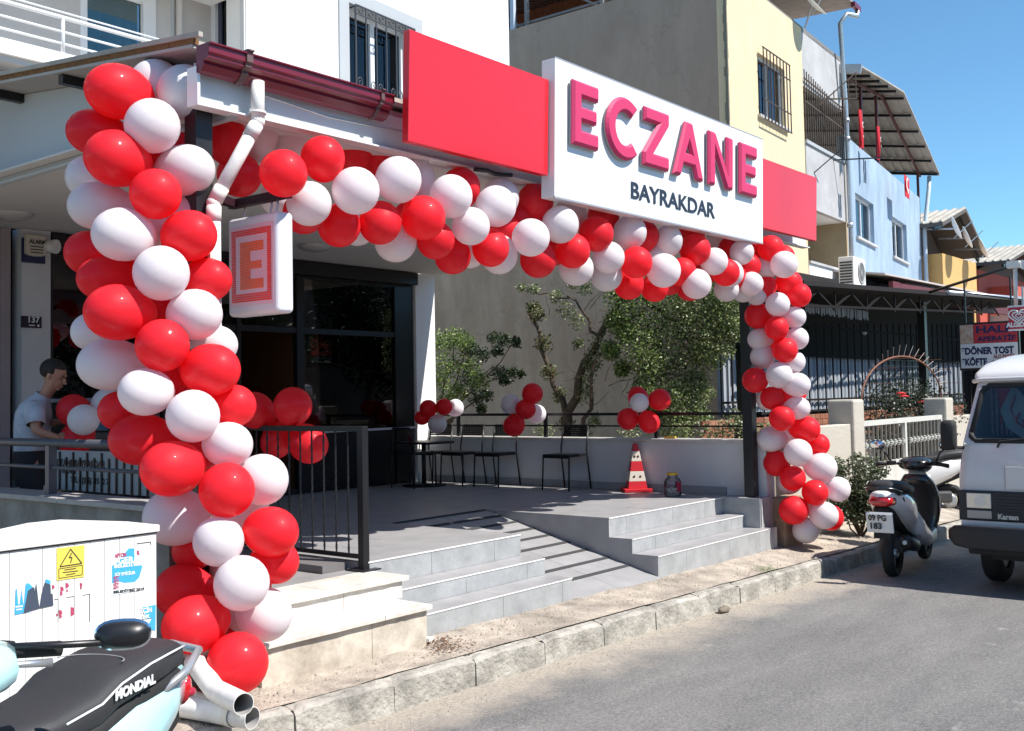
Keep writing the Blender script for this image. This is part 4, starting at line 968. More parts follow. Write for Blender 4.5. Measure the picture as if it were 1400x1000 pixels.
# curved metal roof: profile runs along the street, sheets run away from it
ra = thing('rooftop_awning', 'bent corrugated metal roof on maroon trusses over the blue house terrace', 'awning', tuple(BP0+Vector((0, 0, 7))))
YO = -0.5
def rp_(px, py): p = atPl(px, py, BP0+bn*YO, bu); return ((p-BP0).dot(bu), p.z)
prf = [rp_(1150, 90), rp_(1178, 92), rp_(1207, 109), rp_(1236, 127), rp_(1260, 182), rp_(1284, 237)]
prf = prf[1:]; prf = [(prf[0][0]-.01, prf[0][1])]+prf
b = B(); th = .04; D1 = 5.5
for (a0, z0), (a1, z1) in zip(prf, prf[1:]):
    n_ = 44
    for i in range(n_):
        d0, d1 = YO+(D1-YO)*i/n_, YO+(D1-YO)*(i+1)/n_; e = .03 if i % 2 else 0; r0, r1 = .9*i/n_+e, .9*(i+1)/n_+e
        q = [BP0+bu*A+bn*d+Vector((0, 0, z)) for (A, d, z) in ((a0, d0, z0+r0), (a1, d0, z1+r0), (a1, d1, z1+r1), (a0, d1, z0+r1), (a0, d0, z0+r0+th), (a1, d0, z1+r0+th), (a1, d1, z1+r1+th), (a0, d1, z0+r1+th))]
        b.hexa(q)
part('sheet', b, mat('galv_sheet', (.42, .38, .33), .55, var=.2, vscale=2), ra, fix=False)
M_mar = mat('maroon_steel', (.10, .018, .022), .5)
def RP(a, d, z): return BP0+bu*a+bn*d+Vector((0, 0, z))
def prz(a):
    for (a0, z0), (a1, z1) in zip(prf, prf[1:]):
        if a <= a1: return z0+(z1-z0)*(a-a0)/(a1-a0)
    return prf[-1][1]
aL, aR = prf[1][0], prf[-1][0]
for i in range(11):
    a = aL+.1+(aR-aL-.15)*i/10; z = prz(a)-.06
    part('purlin', B().bar(RP(a, YO+.05, z), RP(a, D1, z+.9), .05, .07), M_black, ra)
for d in (0.1, 3.5):
    b = B(); zo = (d-YO)/(D1-YO)*.9
    for (a0, z0), (a1, z1) in zip(prf, prf[1:]): b.bar(RP(a0, d, z0-.12+zo), RP(a1, d, z1-.12+zo), .06, .08)
    part('rafter', b, M_mar, ra)
for a in (aL+.5, aL+2.6, aL+4.6, aR-.5): part('post', B().bar(RP(a, .1, zt-.8), RP(a, .1, prz(a)-.1), .07, .07), M_mar, ra)
b = B(); 
for i in range(9): a = aL+.3+i*.55; b.bar(RP(a, 3.5, zt-.6), RP(a+.55, 3.5, zt+.25 if i % 2 else zt-.1), .03, .03)
b.bar(RP(aL, 3.5, zt+1.2), RP(aL+5, 3.5, zt-.4), .05, .05); b.bar(RP(aL, 3.5, zt+.9), RP(aL+5, 3.5, zt-.7), .05, .05)
part('lattice_beam', b, M_mar, ra, fix=False)
part('gutter', B().bar(RP(aR+.04, YO, prf[-1][1]-.02), RP(aR+.04, D1, prf[-1][1]+.85), .12, .1), mat('grey_gutter', (.3, .3, .3), .5), ra)
part('front_gutter', B().bar(RP(prf[0][0]-.03, YO, prf[1][1]-.05), RP(prf[0][0]-.03, D1, prf[1][1]+.85), .08, .22), M_galv, ra)
def flag(lab, a, d, ztop, w_, h_, fold, emblem):
    o = thing('flag', lab, 'flag', tuple(RP(a, d, ztop)))
    b = B(); nx, nz = 10, 12; V = []
    for s_ in (0, 1):
        for j in range(nz+1):
            for i in range(nx+1):
                x = w_*i/nx; z = -h_*j/nz; off = fold*math.sin(x*22+z*2)*(.4+.6*j/nz)+s_*.006
                V.append(RP(a+x, d+off, ztop+z))
    M1 = (nx+1)*(nz+1)
    F = [(j*(nx+1)+i, j*(nx+1)+i+1, (j+1)*(nx+1)+i+1, (j+1)*(nx+1)+i) for j in range(nz) for i in range(nx)]
    b.add(V, F+[tuple(k+M1 for k in f[::-1]) for f in F], True)
    part('cloth', b, mat('flag_red', (.55, .012, .025), .8), o, fix=False)
    if emblem:
        b = B(); cx, cz, r_ = a+w_*.42, ztop-h_*.42, w_*.27; P = []
        for i in range(17): t = R(45)+R(270)*i/16; P.append((cx+r_*math.cos(t), cz+r_*math.sin(t)))
        for i in range(17): t = R(40)+R(280)*(16-i)/16; P.append((cx+r_*.22+r_*.78*math.cos(t), cz+r_*.78*math.sin(t)))
        o2 = RP(0, d-fold-.02, 0); b.prism(P, o2, bu, (0, 0, 1), bn*.004)
        S = [(a+w_*.47+r_*.5*(1 if k % 2 == 0 else .4)*math.cos(R(90+36*k)), ztop-h_*(.72 if emblem == 1 else .62)+r_*.5*(1 if k % 2 == 0 else .4)*math.sin(R(90+36*k))) for k in range(10)]
        b.prism(S, o2, bu, (0, 0, 1), bn*.004)
        part('crescent_and_star', b, M_white, o)
fa, fz = rp_(1175, 148); flag('furled red flag with white star hanging from the awning truss, nearest the steel downpipe', fa, YO+.02, fz, .26, .92, .05, 1)
fa, fz = rp_(1200, 171); flag('narrow furled red flag with a sliver of white hanging in the middle of the awning', fa, YO+.02, fz, .22, .86, .05, 2)
fa, fz = rp_(1237, 238); flag('square red flag with white crescent and star over the blue parapet', fa, YO+.02, fz, .75, .62, .02, 1)
o = thing('downpipe', 'pale bent downpipe at the right-hand corner of the blue house', 'pipe', tuple(RP(brr, -.2, 0)))
b = B().tube([RP(aR-.1, YO+.3, prf[-1][1]-.1), RP(aR-.25, YO+.3, prf[-1][1]-.5), RP(brr-.02, -.12, zt-1.1), RP(brr-.05, -.12, 2.5)], .07, 10); part('pipe', b, mat('pale_blue_pipe', (.5, .56, .62), .4), o)

# ------------------------------------------------------------------ gabled houses further down the street
def gable_house(lab, Yg, pl, prd, prr_, wallm, rfm, back, zbase, body):
    """pl / prd / prr_: pixels of left eave, ridge and right eave on the plane y = Yg"""
    a, r_, c = atY(*pl, Yg), atY(*prd, Yg), atY(*prr_, Yg)
    o = thing('neighbour_house', lab, 'building', (a.x, Yg, zbase))
    def rf(p, q_, nm):
        d = Vector((0, back, 0)); sl = (q_-p); n_ = 1
        part(nm, B().hexa([p, q_, q_+d, p+d, p+Vector((0, 0, .12)), q_+Vector((0, 0, .12)), q_+d+Vector((0, 0, .12)), p+d+Vector((0, 0, .12))]), mat('underside_boards', (.10, .085, .08), .8), o)
        b = B(); k_ = int(back/.30)
        for i in range(k_):
            y = i*.30; b.hexa([p+Vector((0, y, .123)), q_+Vector((0, y, .123)), q_+Vector((0, y+.14, .123)), p+Vector((0, y+.14, .123)), p+Vector((0, y+.04, .19)), q_+Vector((0, y+.04, .19)), q_+Vector((0, y+.1, .19)), p+Vector((0, y+.1, .19))])
        part('roof_ribs', b, rfm, o, fix=False)
        part('roof_cover', B().hexa([p+Vector((0, 0, .121)), q_+Vector((0, 0, .121)), q_+d+Vector((0, 0, .121)), p+d+Vector((0, 0, .121)), p+Vector((0, 0, .14)), q_+Vector((0, 0, .14)), q_+d+Vector((0, 0, .14)), p+d+Vector((0, 0, .14))]), rfm, o)
    rf(a, r_, 'roof'); rf(r_, c, 'roof')
    part('rafters', B().bar(a+Vector((0, .3, -.08)), r_+Vector((0, .3, -.08)), .1, .12).bar(r_+Vector((0, .3, -.08)), c+Vector((0, .3, -.08)), .1, .12), M_black, o)
    x0, x1 = a.x+.3, c.x-.45; yw = Yg+1.35; ze = min(a.z, c.z)
    b = B(); b.box(x0, x1, yw+.0, yw+back-2, zbase, ze-.12); part('wall', b, wallm, o)
    part('gable_wall', B().prism([(x0, ze-.115), (x1, ze-.115), (r_.x, r_.z-.2)], (0, yw, 0), (1, 0, 0), (0, 0, 1), (0, .2, 0)), mat('gable_dark', (.14, .10, .08), .9), o)
    body(o, x0, x1, yw, ze); return o
M_och = mat('ochre', (.60, .36, .13), .8, var=.1); M_coral = mat('coral', (.50, .09, .06), .8, var=.1); M_cream = mat('cream_render', (.66, .62, .52), .8, var=.06)
def ochre_body(o, x0, x1, yw, ze):
    part('balcony_front', B().box(x0+.2, x1-.2, yw-1.15, yw-1.0, ze-1.35, ze-.25), M_och, o)
    part('balcony_side', B().box(x0+.2, x0+.35, yw-1.0, yw-.002, ze-1.35, ze-.25), M_och, o)
    part('balcony_floor', B().box(x0+.36, x1-.2, yw-1.0, yw-.002, ze-1.4, ze-1.36), M_cream, o)
    part('corner_pier', B().box(x0+.003, x0+.5, yw-.35, yw-.003, -2, ze-.4), M_och, o)
    part('lower_front', B().box(x0+.6, x1-.25, yw-.9, yw-.004, -2, ze-1.42), M_cream, o)
    for k in range(3):
        xa = x0+1.1+k*1.15
        f = part('window', B().box(xa, xa+.6, yw-.96, yw-.905, ze-3.0, ze-1.7), mat('dark_frame', (.12, .10, .09), .5), o)
        part('pane', B().box(xa+.06, xa+.27, yw-.975, yw-.965, ze-2.9, ze-1.8), G_win, f); part('pane', B().box(xa+.33, xa+.54, yw-.975, yw-.965, ze-2.9, ze-1.8), G_win, f)
        part('pier', B().box(xa+.75, xa+.95, yw-1.0, yw-.905, -2, ze-1.43), M_och, o)
    f = part('side_window', B().box(x0-.06, x0+.0, yw+.5, yw+1.6, ze-4.0, ze-2.4), mat('white_frame', (0, 0, 0)), o)
    part('pane', B().box(x0-.08, x0-.065, yw+.6, yw+1.5, ze-3.9, ze-2.5), G_win, f)
o3 = gable_house('ochre and cream house with a ribbed gable roof and three dishes, beyond the blue house', 10.5, (1289, 309), (1321, 290), (1349, 352), M_och, mat('ribbed_roof', (.40, .37, .32), .7, var=.25, vscale=2), 11, -2, ochre_body)
for i, (px, py, lb) in enumerate(((1304, 313, 'left, uppermost'), (1319, 326, 'middle'), (1341, 341, 'right, lowest'))):
    c = atY(px, py, 10.2); ax = Vector((.30, -.85, .35)).normalized()
    o = thing('satellite_dish', 'white satellite dish on the ochre house gable, %s of the three' % lb, 'satellite dish', tuple(c))
    part('dish', B().lathe(c, [(.001, 0), (.18, .015), (.34, .065), (.39, .09), (.38, .10), (.33, .08), (.18, .025), (.001, .01)], 20, ax, caps=False), M_white, o)
    part('arm', B().bar(c, c+Vector((.2, .9, .1)), .05, .05).bar(c+Vector((0, 0, -.3)), c+ax*.6, .03, .03), M_galv, o)
def coral_body(o, x0, x1, yw, ze):
    part('balcony_front', B().box(x0+1.4, x1, yw-1.1, yw-.95, ze-2.0, ze-.8), M_coral, o); part('balcony_side', B().box(x0+1.4, x0+1.55, yw-.95, yw-.003, ze-2.0, ze-.8), M_coral, o)
    part('lower_front', B().box(x0+1.5, x1, yw-.8, yw-.004, -2.5, ze-2.02), M_cream, o)
    for k in range(2): f = part('window', B().box(x0+2.2+k*1.6, x0+3.0+k*1.6, yw-.86, yw-.805, ze-3.6, ze-2.3), mat('dark_frame', (0, 0, 0)), o); part('pane', B().box(x0+2.28+k*1.6, x0+2.92+k*1.6, yw-.875, yw-.865, ze-3.5, ze-2.4), G_win, f)
gable_house('coral red house with ribbed gable roof furthest down the street', 11.5, (1381, 360), (1415, 338), (1450, 380), M_coral, MATS['ribbed_roof'], 16, -2.5, coral_body)
# distant sheds and trees closing the street
b = B().box(60, 90, 8, 22, -3, 4.0); o = thing('neighbour_house', 'plain distant block closing the end of the street behind the awning', 'building', (60, 8, -3)); part('wall', b, M_cream, o); part('roof', B().box(59.6, 90.4, 7.6, 22.4, 4.0, 4.3), M_conc, o)

# ------------------------------------------------------------------ houses across the street (seen only mirrored in the shop glass)
for i, (x0, x1, h, col_) in enumerate(((-22, -12, 6, (.55, .45, .35)), (-11, 1, 5, (.5, .48, .45)), (2, 12, 5.5, (.55, .45, .33)), (13, 24, 6, (.45, .42, .4)), (25, 52, 6.5, (.3, .24, .2)))):
    o = thing('street_house', ['brown', 'grey', 'tan', 'dark grey', 'russet'][i]+' plain house across the street behind the viewpoint', 'building', (x0, -12, -1))
    part('wall', B().box(x0, x1, -20, -12.5, -2, h), mat('opp_wall%d' % i, col_, .9, var=.2, vscale=1), o); part('roof', B().box(x0-.4, x1+.4, -20, -12.0, h, h+.25), M_brown, o)
    for k in range(3): f = part('window', B().box(x0+1+k*3, x0+2.6+k*3, -12.49, -12.42, 2.6, 4.0), mat('dark_frame', (0, 0, 0)), o); part('pane', B().box(x0+1.1+k*3, x0+2.5+k*3, -12.41, -12.40, 2.7, 3.9), G_win, f)
# ------------------------------------------------------------------ balloons
# one latex balloon: rounded body drawn out towards the neck, unit radius, long axis +X, neck at -X
def balloon_mesh(name, m, n=28, k=18):
    q = B(); prof = []
    for i in range(k+1):
        t = math.pi*i/k; x = -math.cos(t); r = math.sin(t)
        r *= 1+0.07*x; xx = x
        if x < -.55: xx = x-0.10*((-.55-x)/.45)**2
        prof.append((max(r, .012), xx))
    q.lathe((0, 0, 0), prof, n, (1, 0, 0)); me = mesh_from(name, q); me.materials.append(m); return me
def knot_mesh(m):
    q = B(); q.lathe((0, 0, 0), [(.035, -1.07), (.045, -1.10), (.03, -1.125), (.05, -1.16), (.065, -1.175), (.01, -1.176)], 8, (1, 0, 0)); me = mesh_from('knot', q); me.materials.append(m); return me
BM = {'R': balloon_mesh('balloon', M_redb), 'W': balloon_mesh('balloon', M_whb)}
KM = {'R': knot_mesh(M_redb), 'W': knot_mesh(M_whb)}
CN = {'R': 'red', 'W': 'white'}
def balloon(px, py, w, h, c, depth, axis, label, group):
    """axis: outward direction; w, h: apparent size in the photograph"""
    o = bpy.data.objects.new('balloon', BM[c]); COL.objects.link(o)
    d0 = depth; rr = min(w, h)/2*d0/FPX
    a = Vector(axis).normalized(); ix, iy = a.dot(RT), a.dot(UP)
    # length along the axis so that the outline has the measured long side
    big, small = (w, h) if w >= h else (h, w)
    cc = abs(ix) if w >= h else abs(iy)
    ra = 1.06
    if cc > .35: ra = max(1.02, min(1.32, math.sqrt(max(1.0, ((big/small)**2-(1-cc*cc))/(cc*cc)))))
    o.location = atD(px, py, depth)
    o.rotation_mode = 'QUATERNION'; o.rotation_quaternion = a.to_track_quat('X', 'Z')
    o.scale = (rr*ra, rr, rr)
    tag(o, label, 'balloon', group)
    k = bpy.data.objects.new('knot', KM[c]); COL.objects.link(k); k.parent = o
    return o
def lerp(tab, t):
    if t <= tab[0][0]: return tab[0][1]
    for (a, b_), (c, d) in zip(tab, tab[1:]):
        if t <= c: return b_+(d-b_)*(t-a)/(c-a)
    return tab[-1][1]
ORD = ['first', 'second', 'third', 'fourth', 'fifth', 'sixth', 'seventh', 'eighth', 'ninth', 'tenth', 'eleventh', 'twelfth', 'thirteenth', 'fourteenth', 'fifteenth',
       'sixteenth', 'seventeenth', 'eighteenth', 'nineteenth', 'twentieth', 'twenty-first', 'twenty-second', 'twenty-third', 'twenty-fourth', 'twenty-fifth', 'twenty-sixth',
       'twenty-seventh', 'twenty-eighth', 'twenty-ninth', 'thirtieth', 'thirty-first', 'thirty-second', 'thirty-third', 'thirty-fourth', 'thirty-fifth', 'thirty-sixth', 'thirty-seventh', 'thirty-eighth']
LAY = {0: 'mostly hidden', 1: 'partly covered', 2: 'nearly whole', 3: 'fully visible'}
def column(data, depthf, axisf, group, where, key, edge):
    cnt = {'R': 0, 'W': 0}
    for (px, py, w, h, c, l) in sorted(data, key=key):
        cnt[c] += 1
        lab = '%s %s balloon, %s %s one %s' % (LAY[int(l)], CN[c], ORD[cnt[c]-1], CN[c], where)
        e = edge(px, py)
        if e: lab += ', '+e
        balloon(px, py, w, h, c, depthf(px, py, l), axisf(px, py, l), lab, group)
LEFT = [(163.7,126,84,75,'R',2),(212,118,72,72,'W',0),(252,126,76,74,'W',1),(208.5,173,77,74,'W',2.5),(132,181,76,62,'R',1),(162.5,217.5,90,77,'R',2.7),
(251.5,233.5,87,70,'W',1),(124,243,66,60,'W',0),(138,282,84,66,'W',1),(213,266,78,69,'R',3),(170.6,321,86,73,'W',3),(257,323,86,70,'R',2),(250,297,66,60,'W',0),
(250,207,60,52,'R',0),(210,220,62,60,'R',0),(212,310,64,60,'W',0),(122,346,66,60,'R',0),(146,381,76,60,'R',1),(221,374,85,75,'W',3),(281,383,74,60,'R',1),
(164.5,427.5,97,77,'R',3),(264.5,430.5,92,70,'W',2),(128,454,60,52,'W',0),(154,498.5,95,71,'W',1),(222.7,472.5,83,72,'R',3),(293,472,64,54,'W',0),(286.5,506,92,72,'R',2),
(201,536,82,65,'W',3),(165,562,60,54,'R',0),(196,601,88,70,'R',1),(263.7,569,83,72,'W',3),(318,555,64,58,'R',1),(310,608,74,62,'W',2),(237.7,640.5,91,76,'R',3),
(357,656,70,78,'W',1),(310,670,82,75,'R',3),(243,707,90,78,'W',1),(299.6,740,76,68,'W',3),(369,727,80,68,'R',2),(335,693,64,62,'W',0),(266,752,60,54,'R',0),
(375,768,68,60,'R',1),(252,808,80,73,'R',0.5),(330.6,797,80,75,'W',3),(360,840,78,73,'W',1),(333,842,68,66,'W',0),(269,853,87,78,'R',3),(324.6,906,83,84,'R',3),
(270,872,62,60,'W',1),(318,866,58,56,'R',0),(212,425,62,60,'R',0),(236,518,56,54,'R',0),(276,618,56,54,'R',0),(182,345,56,50,'R',0),(345,800,52,50,'R',0)]
cxl = [(110,195),(220,190),(380,212),(500,218),(600,250),(700,300),(800,318),(900,300)]
def dl_(px, py, l): return 6.52-(py-110)/796*0.55-(l-1.5)*.13
def al(px, py, l): dx = (px-lerp(cxl, py))/45; return RT*dx - FW*(0.25+l*.45) + UP*0.05*((py*7) % 3-1)
column(LEFT, dl_, al, 'balloons in the column at the left corner of the porch', 'down left column', lambda t: t[1],
       lambda px, py: 'at its left edge' if px < lerp(cxl, py)-38 else ('at its right edge' if px > lerp(cxl, py)+38 else 'in its middle'))
GAR = [(307,190,60,66,'R',0),(328,240,62,60,'R',1),(347,182,72,68,'W',1),(396,190,60,58,'W',0),(388,238,70,65,'R',3),(441.5,218.5,60,62,'R',2),(423,278,62,61,'W',2),
(486.5,261.5,68,65,'W',3),(480,208,60,58,'R',0),(515,216,60,58,'R',0),(416,290,60,58,'R',1),(464,308,58,60,'R',1),(488,310,50,50,'W',0),(380,270,52,48,'W',0),(520,304,58,61,'R',2),
(545,247,63,63,'W',3),(567,245,56,56,'W',0),(579,298,62,61,'R',3),(541,329,57,57,'W',1),(616.5,269.5,61,59,'W',3),(630,258,54,54,'R',1),(595.5,328,52,53,'R',2),(619,349,52,50,'R',1),
(644,309.5,55,52,'W',3),(678,283,56,56,'W',3),(684,272,52,52,'W',1),(670.6,338,51,54,'R',2.5),(683,348,50,54,'W',1),(642,343,46,46,'W',0),(692,315,50,48,'R',0),(732,277,50,50,'R',1),
(725.6,325,52,53,'W',3),(766,308,51,51,'W',2.5),(780,295,46,46,'W',0),(736,354,52,50,'R',1),(783,343,48,48,'R',2),(787.5,366,50,48,'W',1),(815,321,48,49,'R',2),(825,297,44,44,'R',0),
(832,352,44,44,'W',2),(829,376,44,44,'W',1),(861,319,46,47,'W',2),(870,359,44,45,'R',3),(860,388,46,42,'R',1),(880,324,42,44,'R',1),(895,393,38,38,'R',1),(907,370,48,47,'W',3),
(913,331,40,44,'W',2),(895,352,36,36,'W',1),(932,372,40,43,'R',2),(950,342.5,43,45,'R',2.2),(945,325,40,38,'R',0),(952,388,41,42,'W',3),(943,392,40,38,'R',1),(976,358,38,41,'W',3),
(983,331,36,36,'W',0),(999,341,34,34,'R',1),(992,372.5,38,39,'R',3),(998,374,37,39,'W',2),(1003,378,36,38,'R',1),(1014,346,33,34,'W',2),(1023,364,34,34,'R',1.5),(993,395,36,34,'W',1),
(1027,388,33,33,'W',2),(1016,397,34,32,'W',1),(1034,402,32,30,'W',1),(1036,341,32,32,'R',1),(560,300,50,50,'R',0),(708,300,44,44,'R',0),(760,340,44,44,'R',0),(850,345,40,40,'W',0),(915,385,38,36,'R',0),(965,372,34,34,'R',0)]
gy = [(300,235),(400,250),(500,265),(600,290),(700,310),(800,335),(900,358),(1000,366),(1040,370)]
def dg_(px, py, l):
    Yp = 5.33-(l-1.5)*.12
    if l < 1 and px < 560: Yp = 5.74
    if px < 350: Yp = 5.72+(px-300)*.001
    if px > 980: Yp -= (px-980)/60*.12
    d = ray(px, py); return Yp/d.y
def ag(px, py, l): dy = (py-lerp(gy, px))/34; return -UP*dy*.9 - FW*(0.3+l*.5) + RT*0.12*((px*3) % 3-1)
column(GAR, dg_, ag, 'balloons in the garland under the fascia', 'from left in garland', lambda t: t[0],
       lambda px, py: 'against the fascia' if py < lerp(gy, px)-18 else ('hanging lowest' if py > lerp(gy, px)+18 else 'mid band'))
RIG = [(1054,340,36,36,'R',1),(1068,351,34,32,'R',1),(1071.5,362,37,37,'W',3),(1047,366,34,34,'W',1),(1047,392,31,34,'R',2),(1078,387,36,34,'R',1),(1092,404,33,33,'R',2),
(1063,416.5,35,33,'W',3),(1085,434,32,30,'W',2),(1037,432,38,36,'R',1),(1061.5,449,33,33,'R',3),(1089,463,32,31,'W',2),(1040,464,37,30,'W',1),(1072.6,479,35,34,'R',3),(1043,488,34,33,'W',1),
(1085,495,31,30,'W',2),(1033,520,36,35,'R',2),(1065,513,37,36,'W',3),(1088,526,37,33,'W',2.6),(1056,544.5,32,33,'R',2),(1086,538,32,30,'R',0),(1074,543,30,30,'R',1),(1049,546,30,30,'W',0.5),
(1088,558,37,32,'W',2),(1069,572,35,36,'R',3),(1100,587,40,36,'R',2),(1055.5,600.5,42,35,'W',1),(1118,608,32,30,'R',1),(1090.7,619,39,38,'W',3),(1062,633.5,36,36,'R',1),(1122,639.5,43,40,'W',2),
(1084.5,654,37,34,'R',2.4),(1080,660,34,32,'W',1),(1113.6,673.5,36,35,'R',3),(1144.5,669,34,36,'W',2),(1086,697.5,43,39,'R',3),(1126,704.5,38,37,'W',3),(1135,708,36,35,'R',1),(1101.5,725,36,36,'W',2),
(1112,692,32,32,'W',1),(1066,470,30,30,'R',0),(1062,432,30,30,'W',0),(1080,590,30,30,'W',0)]
cxr = [(340,1060),(430,1065),(520,1064),(600,1082),(700,1112),(725,1108)]
def dr_(px, py, l): return lerp([(340, 11.75), (400, 12.0), (725, 12.12)], py)-(l-1.5)*.12
def ar(px, py, l): dx = (px-lerp(cxr, py))/20; return RT*dx - FW*(0.25+l*.4)
column(RIG, dr_, ar, 'balloons in the column at the right corner of the porch', 'down right column', lambda t: t[1],
       lambda px, py: 'at its left edge' if px < lerp(cxr, py)-15 else ('at its right edge' if px > lerp(cxr, py)+15 else 'in its middle'))
def cluster(data, depth, group, where, names):
    for (px, py, w, h, c, l), nm in zip(data, names):
        cx = sum(t[0] for t in data)/len(data); cy = sum(t[1] for t in data)/len(data)
        a = RT*(px-cx)-UP*(py-cy)-FW*(l*12)
        balloon(px, py, w, h, c, depth-(l-1.5)*.10, a, '%s %s balloon of the bunch %s' % (nm, CN[c], where), 'balloons of the bunch '+where)
cluster([(586,559,24,26,'R',2),(607,556.5,23,23,'R',3),(622,558,24,24,'W',0),(598,579.5,28,26,'W',2),(578,571,22,20,'R',1)], 14.9, 'at the far corner of the parapet rail',
        'at the far corner of the parapet rail', ['upper left', 'upper middle front', 'upper right', 'lower', 'lowest half-hidden'])
cluster([(727.5,539,29,29,'R',3),(698.5,553,27,28,'W',1),(718.5,559.7,28,29,'R',3),(733,566,26,27,'W',0),(703,581.5,30,31,'R',1)], 13.9, '', 'tied midway along the parapet rail', ['topmost', 'left', 'middle front', 'right-hand half-hidden', 'lowest'])
cluster([(873,545,29,28,'R',0),(901.5,547,30,31,'R',2),(874,551,26,27,'W',3),(859,572.7,30,30,'R',1),(887,576.8,29,31,'R',2.5)], 12.9, '', 'above the traffic cone on the parapet rail', ['back upper', 'right', 'front', 'lower left', 'lower right'])
cluster([(350,562,52,50,'R',1),(400,557,53,54,'R',3),(380,600,46,44,'R',0),(420,606,52,55,'R',1)], 8.6, '', 'tied to the black steps railing', ['left', 'topmost', 'lower left', 'lowest'])
cluster([(102,562,46,44,'R',1),(115,574,49,42,'W',3),(106,598,46,44,'R',1),(146,553,44,42,'W',0)], 8.75, '', 'the man is tying', ['upper', 'front', 'lower', 'far right'])
# ------------------------------------------------------------------ yard next door: boundary wall, gate, porch, signs
YW = 5.35
bw = thing('boundary_wall', 'dusty pale rendered garden wall with two gate piers and steel railings', 'wall', (12, 5.35, -.8))
M_wallr = mat('dusty_render', (0.52, 0.48, 0.41), .9, var=.25, vscale=2, col2=(.36, .32, .26), bump=.3, bscale=20)
pA, pB = atY(1163, 560, YW).x, atY(1178, 560, YW).x
g0, g1 = atY(1181, 577, YW).x, atY(1290, 571, YW).x
part('wall', B().box(11.85, pA-.02, YW, YW+.18, -1.2, .74), M_wallr, bw, bevel=.01)
part('pier', B().box(pA, pB, YW-.04, YW+.32, -1.2, 1.06), M_wallr, bw, bevel=.03)
part('pier', B().box(g1+.03, g1+.42, YW-.04, YW+.32, -1.2, 1.03), M_wallr, bw, bevel=.03)
part('wall', B().box(g1+.43, 40, YW, YW+.18, -1.4, .72), M_wallr, bw, bevel=.01)
zg = atY(1183, 640, YW).z; zt_ = .76
part('wall', B().box(pB+.005, g1+.028, YW, YW+.18, -1.2, zg-.03), mat('white_wash', (.62, .6, .55), .9, var=.15), bw)
gt = part('railing', B().box(g0, g1, YW+.02, YW+.08, zt_-.07, zt_).box(g0, g0+.05, YW+.02, YW+.08, zg, zt_-.071).box(g1-.05, g1, YW+.02, YW+.08, zg, zt_-.071).box((g0+g1)/2-.04, (g0+g1)/2+.04, YW+.02, YW+.08, zg, zt_-.071).box(g0+.051, (g0+g1)/2-.041, YW+.02, YW+.08, zg, zg+.04), mat('old_white_paint', (.60, .59, .55), .6, var=.1), bw)
q = B(); H = zt_-.09-zg; n = 24; V = []
for i in range(n+1):
    t = i/n; z = H*t; a = 0 if t < .42 else (math.pi if t > .62 else (t-.42)/.20*math.pi); w_ = .06 if not (.44 < t < .60) else .052
    for s in ((-1, -1), (1, -1), (1, 1), (-1, 1)): x, y = s[0]*w_, s[1]*.004; V.append((x*math.cos(a)-y*math.sin(a), x*math.sin(a)+y*math.cos(a), z))
q.add(V, [(i*4+j, i*4+(j+1) % 4, (i+1)*4+(j+1) % 4, (i+1)*4+j) for i in range(n) for j in range(4)])
sm = mesh_from('slat', q); sm.materials.append(mat('grey_slat', (.36, .36, .33), .6, var=.1))
k = 0; x = g0+.14
while x < g1-.08:
    if abs(x-(g0+g1)/2) > .08:
        s_ = bpy.data.objects.new('slat', sm); COL.objects.link(s_); s_.parent = gt; s_.location = WM[gt.name].inverted() @ Vector((x, YW+.05, zg+.02)); s_.rotation_euler = (0, 0, .55)
    x += .165
# arch of bent rods with spikes
ar_ = thing('rose_arch', 'rusty wire rose arch with spiky cross rods behind the white railings', 'trellis', (15.5, 5.8, -.5))
b = B(); M_rust = mat('rust', (.22, .09, .05), .8, var=.4, vscale=30)
for yy in (5.75, 6.15):
    xa, xb = atY(1178, 560, yy).x, atY(1288, 560, yy).x; cz = atY(1230, 548, yy).z; hz = atY(1225, 487, yy).z-cz
    pts = [((xa+xb)/2-(xb-xa)/2*math.cos(t), yy, cz+hz*math.sin(t)) for t in [math.pi*i/24 for i in range(25)]]
    pts = [(xa, yy, -.6)]+pts+[(xb, yy, -.6)]
    b.tube(pts, .014, 6)
part('hoop', b, M_rust, ar_, fix=False)
for i in range(1, 24):
    b = B()
    t = math.pi*i/24; e = 1.28+rnd.uniform(-.08, .08)
    p = Vector(((xa+xb)/2-(xb-xa)/2*math.cos(t), 6.15, cz+hz*math.sin(t))); c_ = Vector(((xa+xb)/2, 0, cz)); dd = Vector((p.x-c_.x, 0, p.z-c_.z)).normalized()
    b.cyl(p-dd*.02, p+dd*.20+Vector((0, -.06, 0)), .005, 5)
    if i % 3 == 0: part('tie_rod', B().cyl(p, p+Vector((0, -.40, 0)), .004, 5), M_rust, ar_, fix=False)
    part('cross_rod', b, mat('pale_rod', (.5, .42, .38), .7), ar_, fix=False)

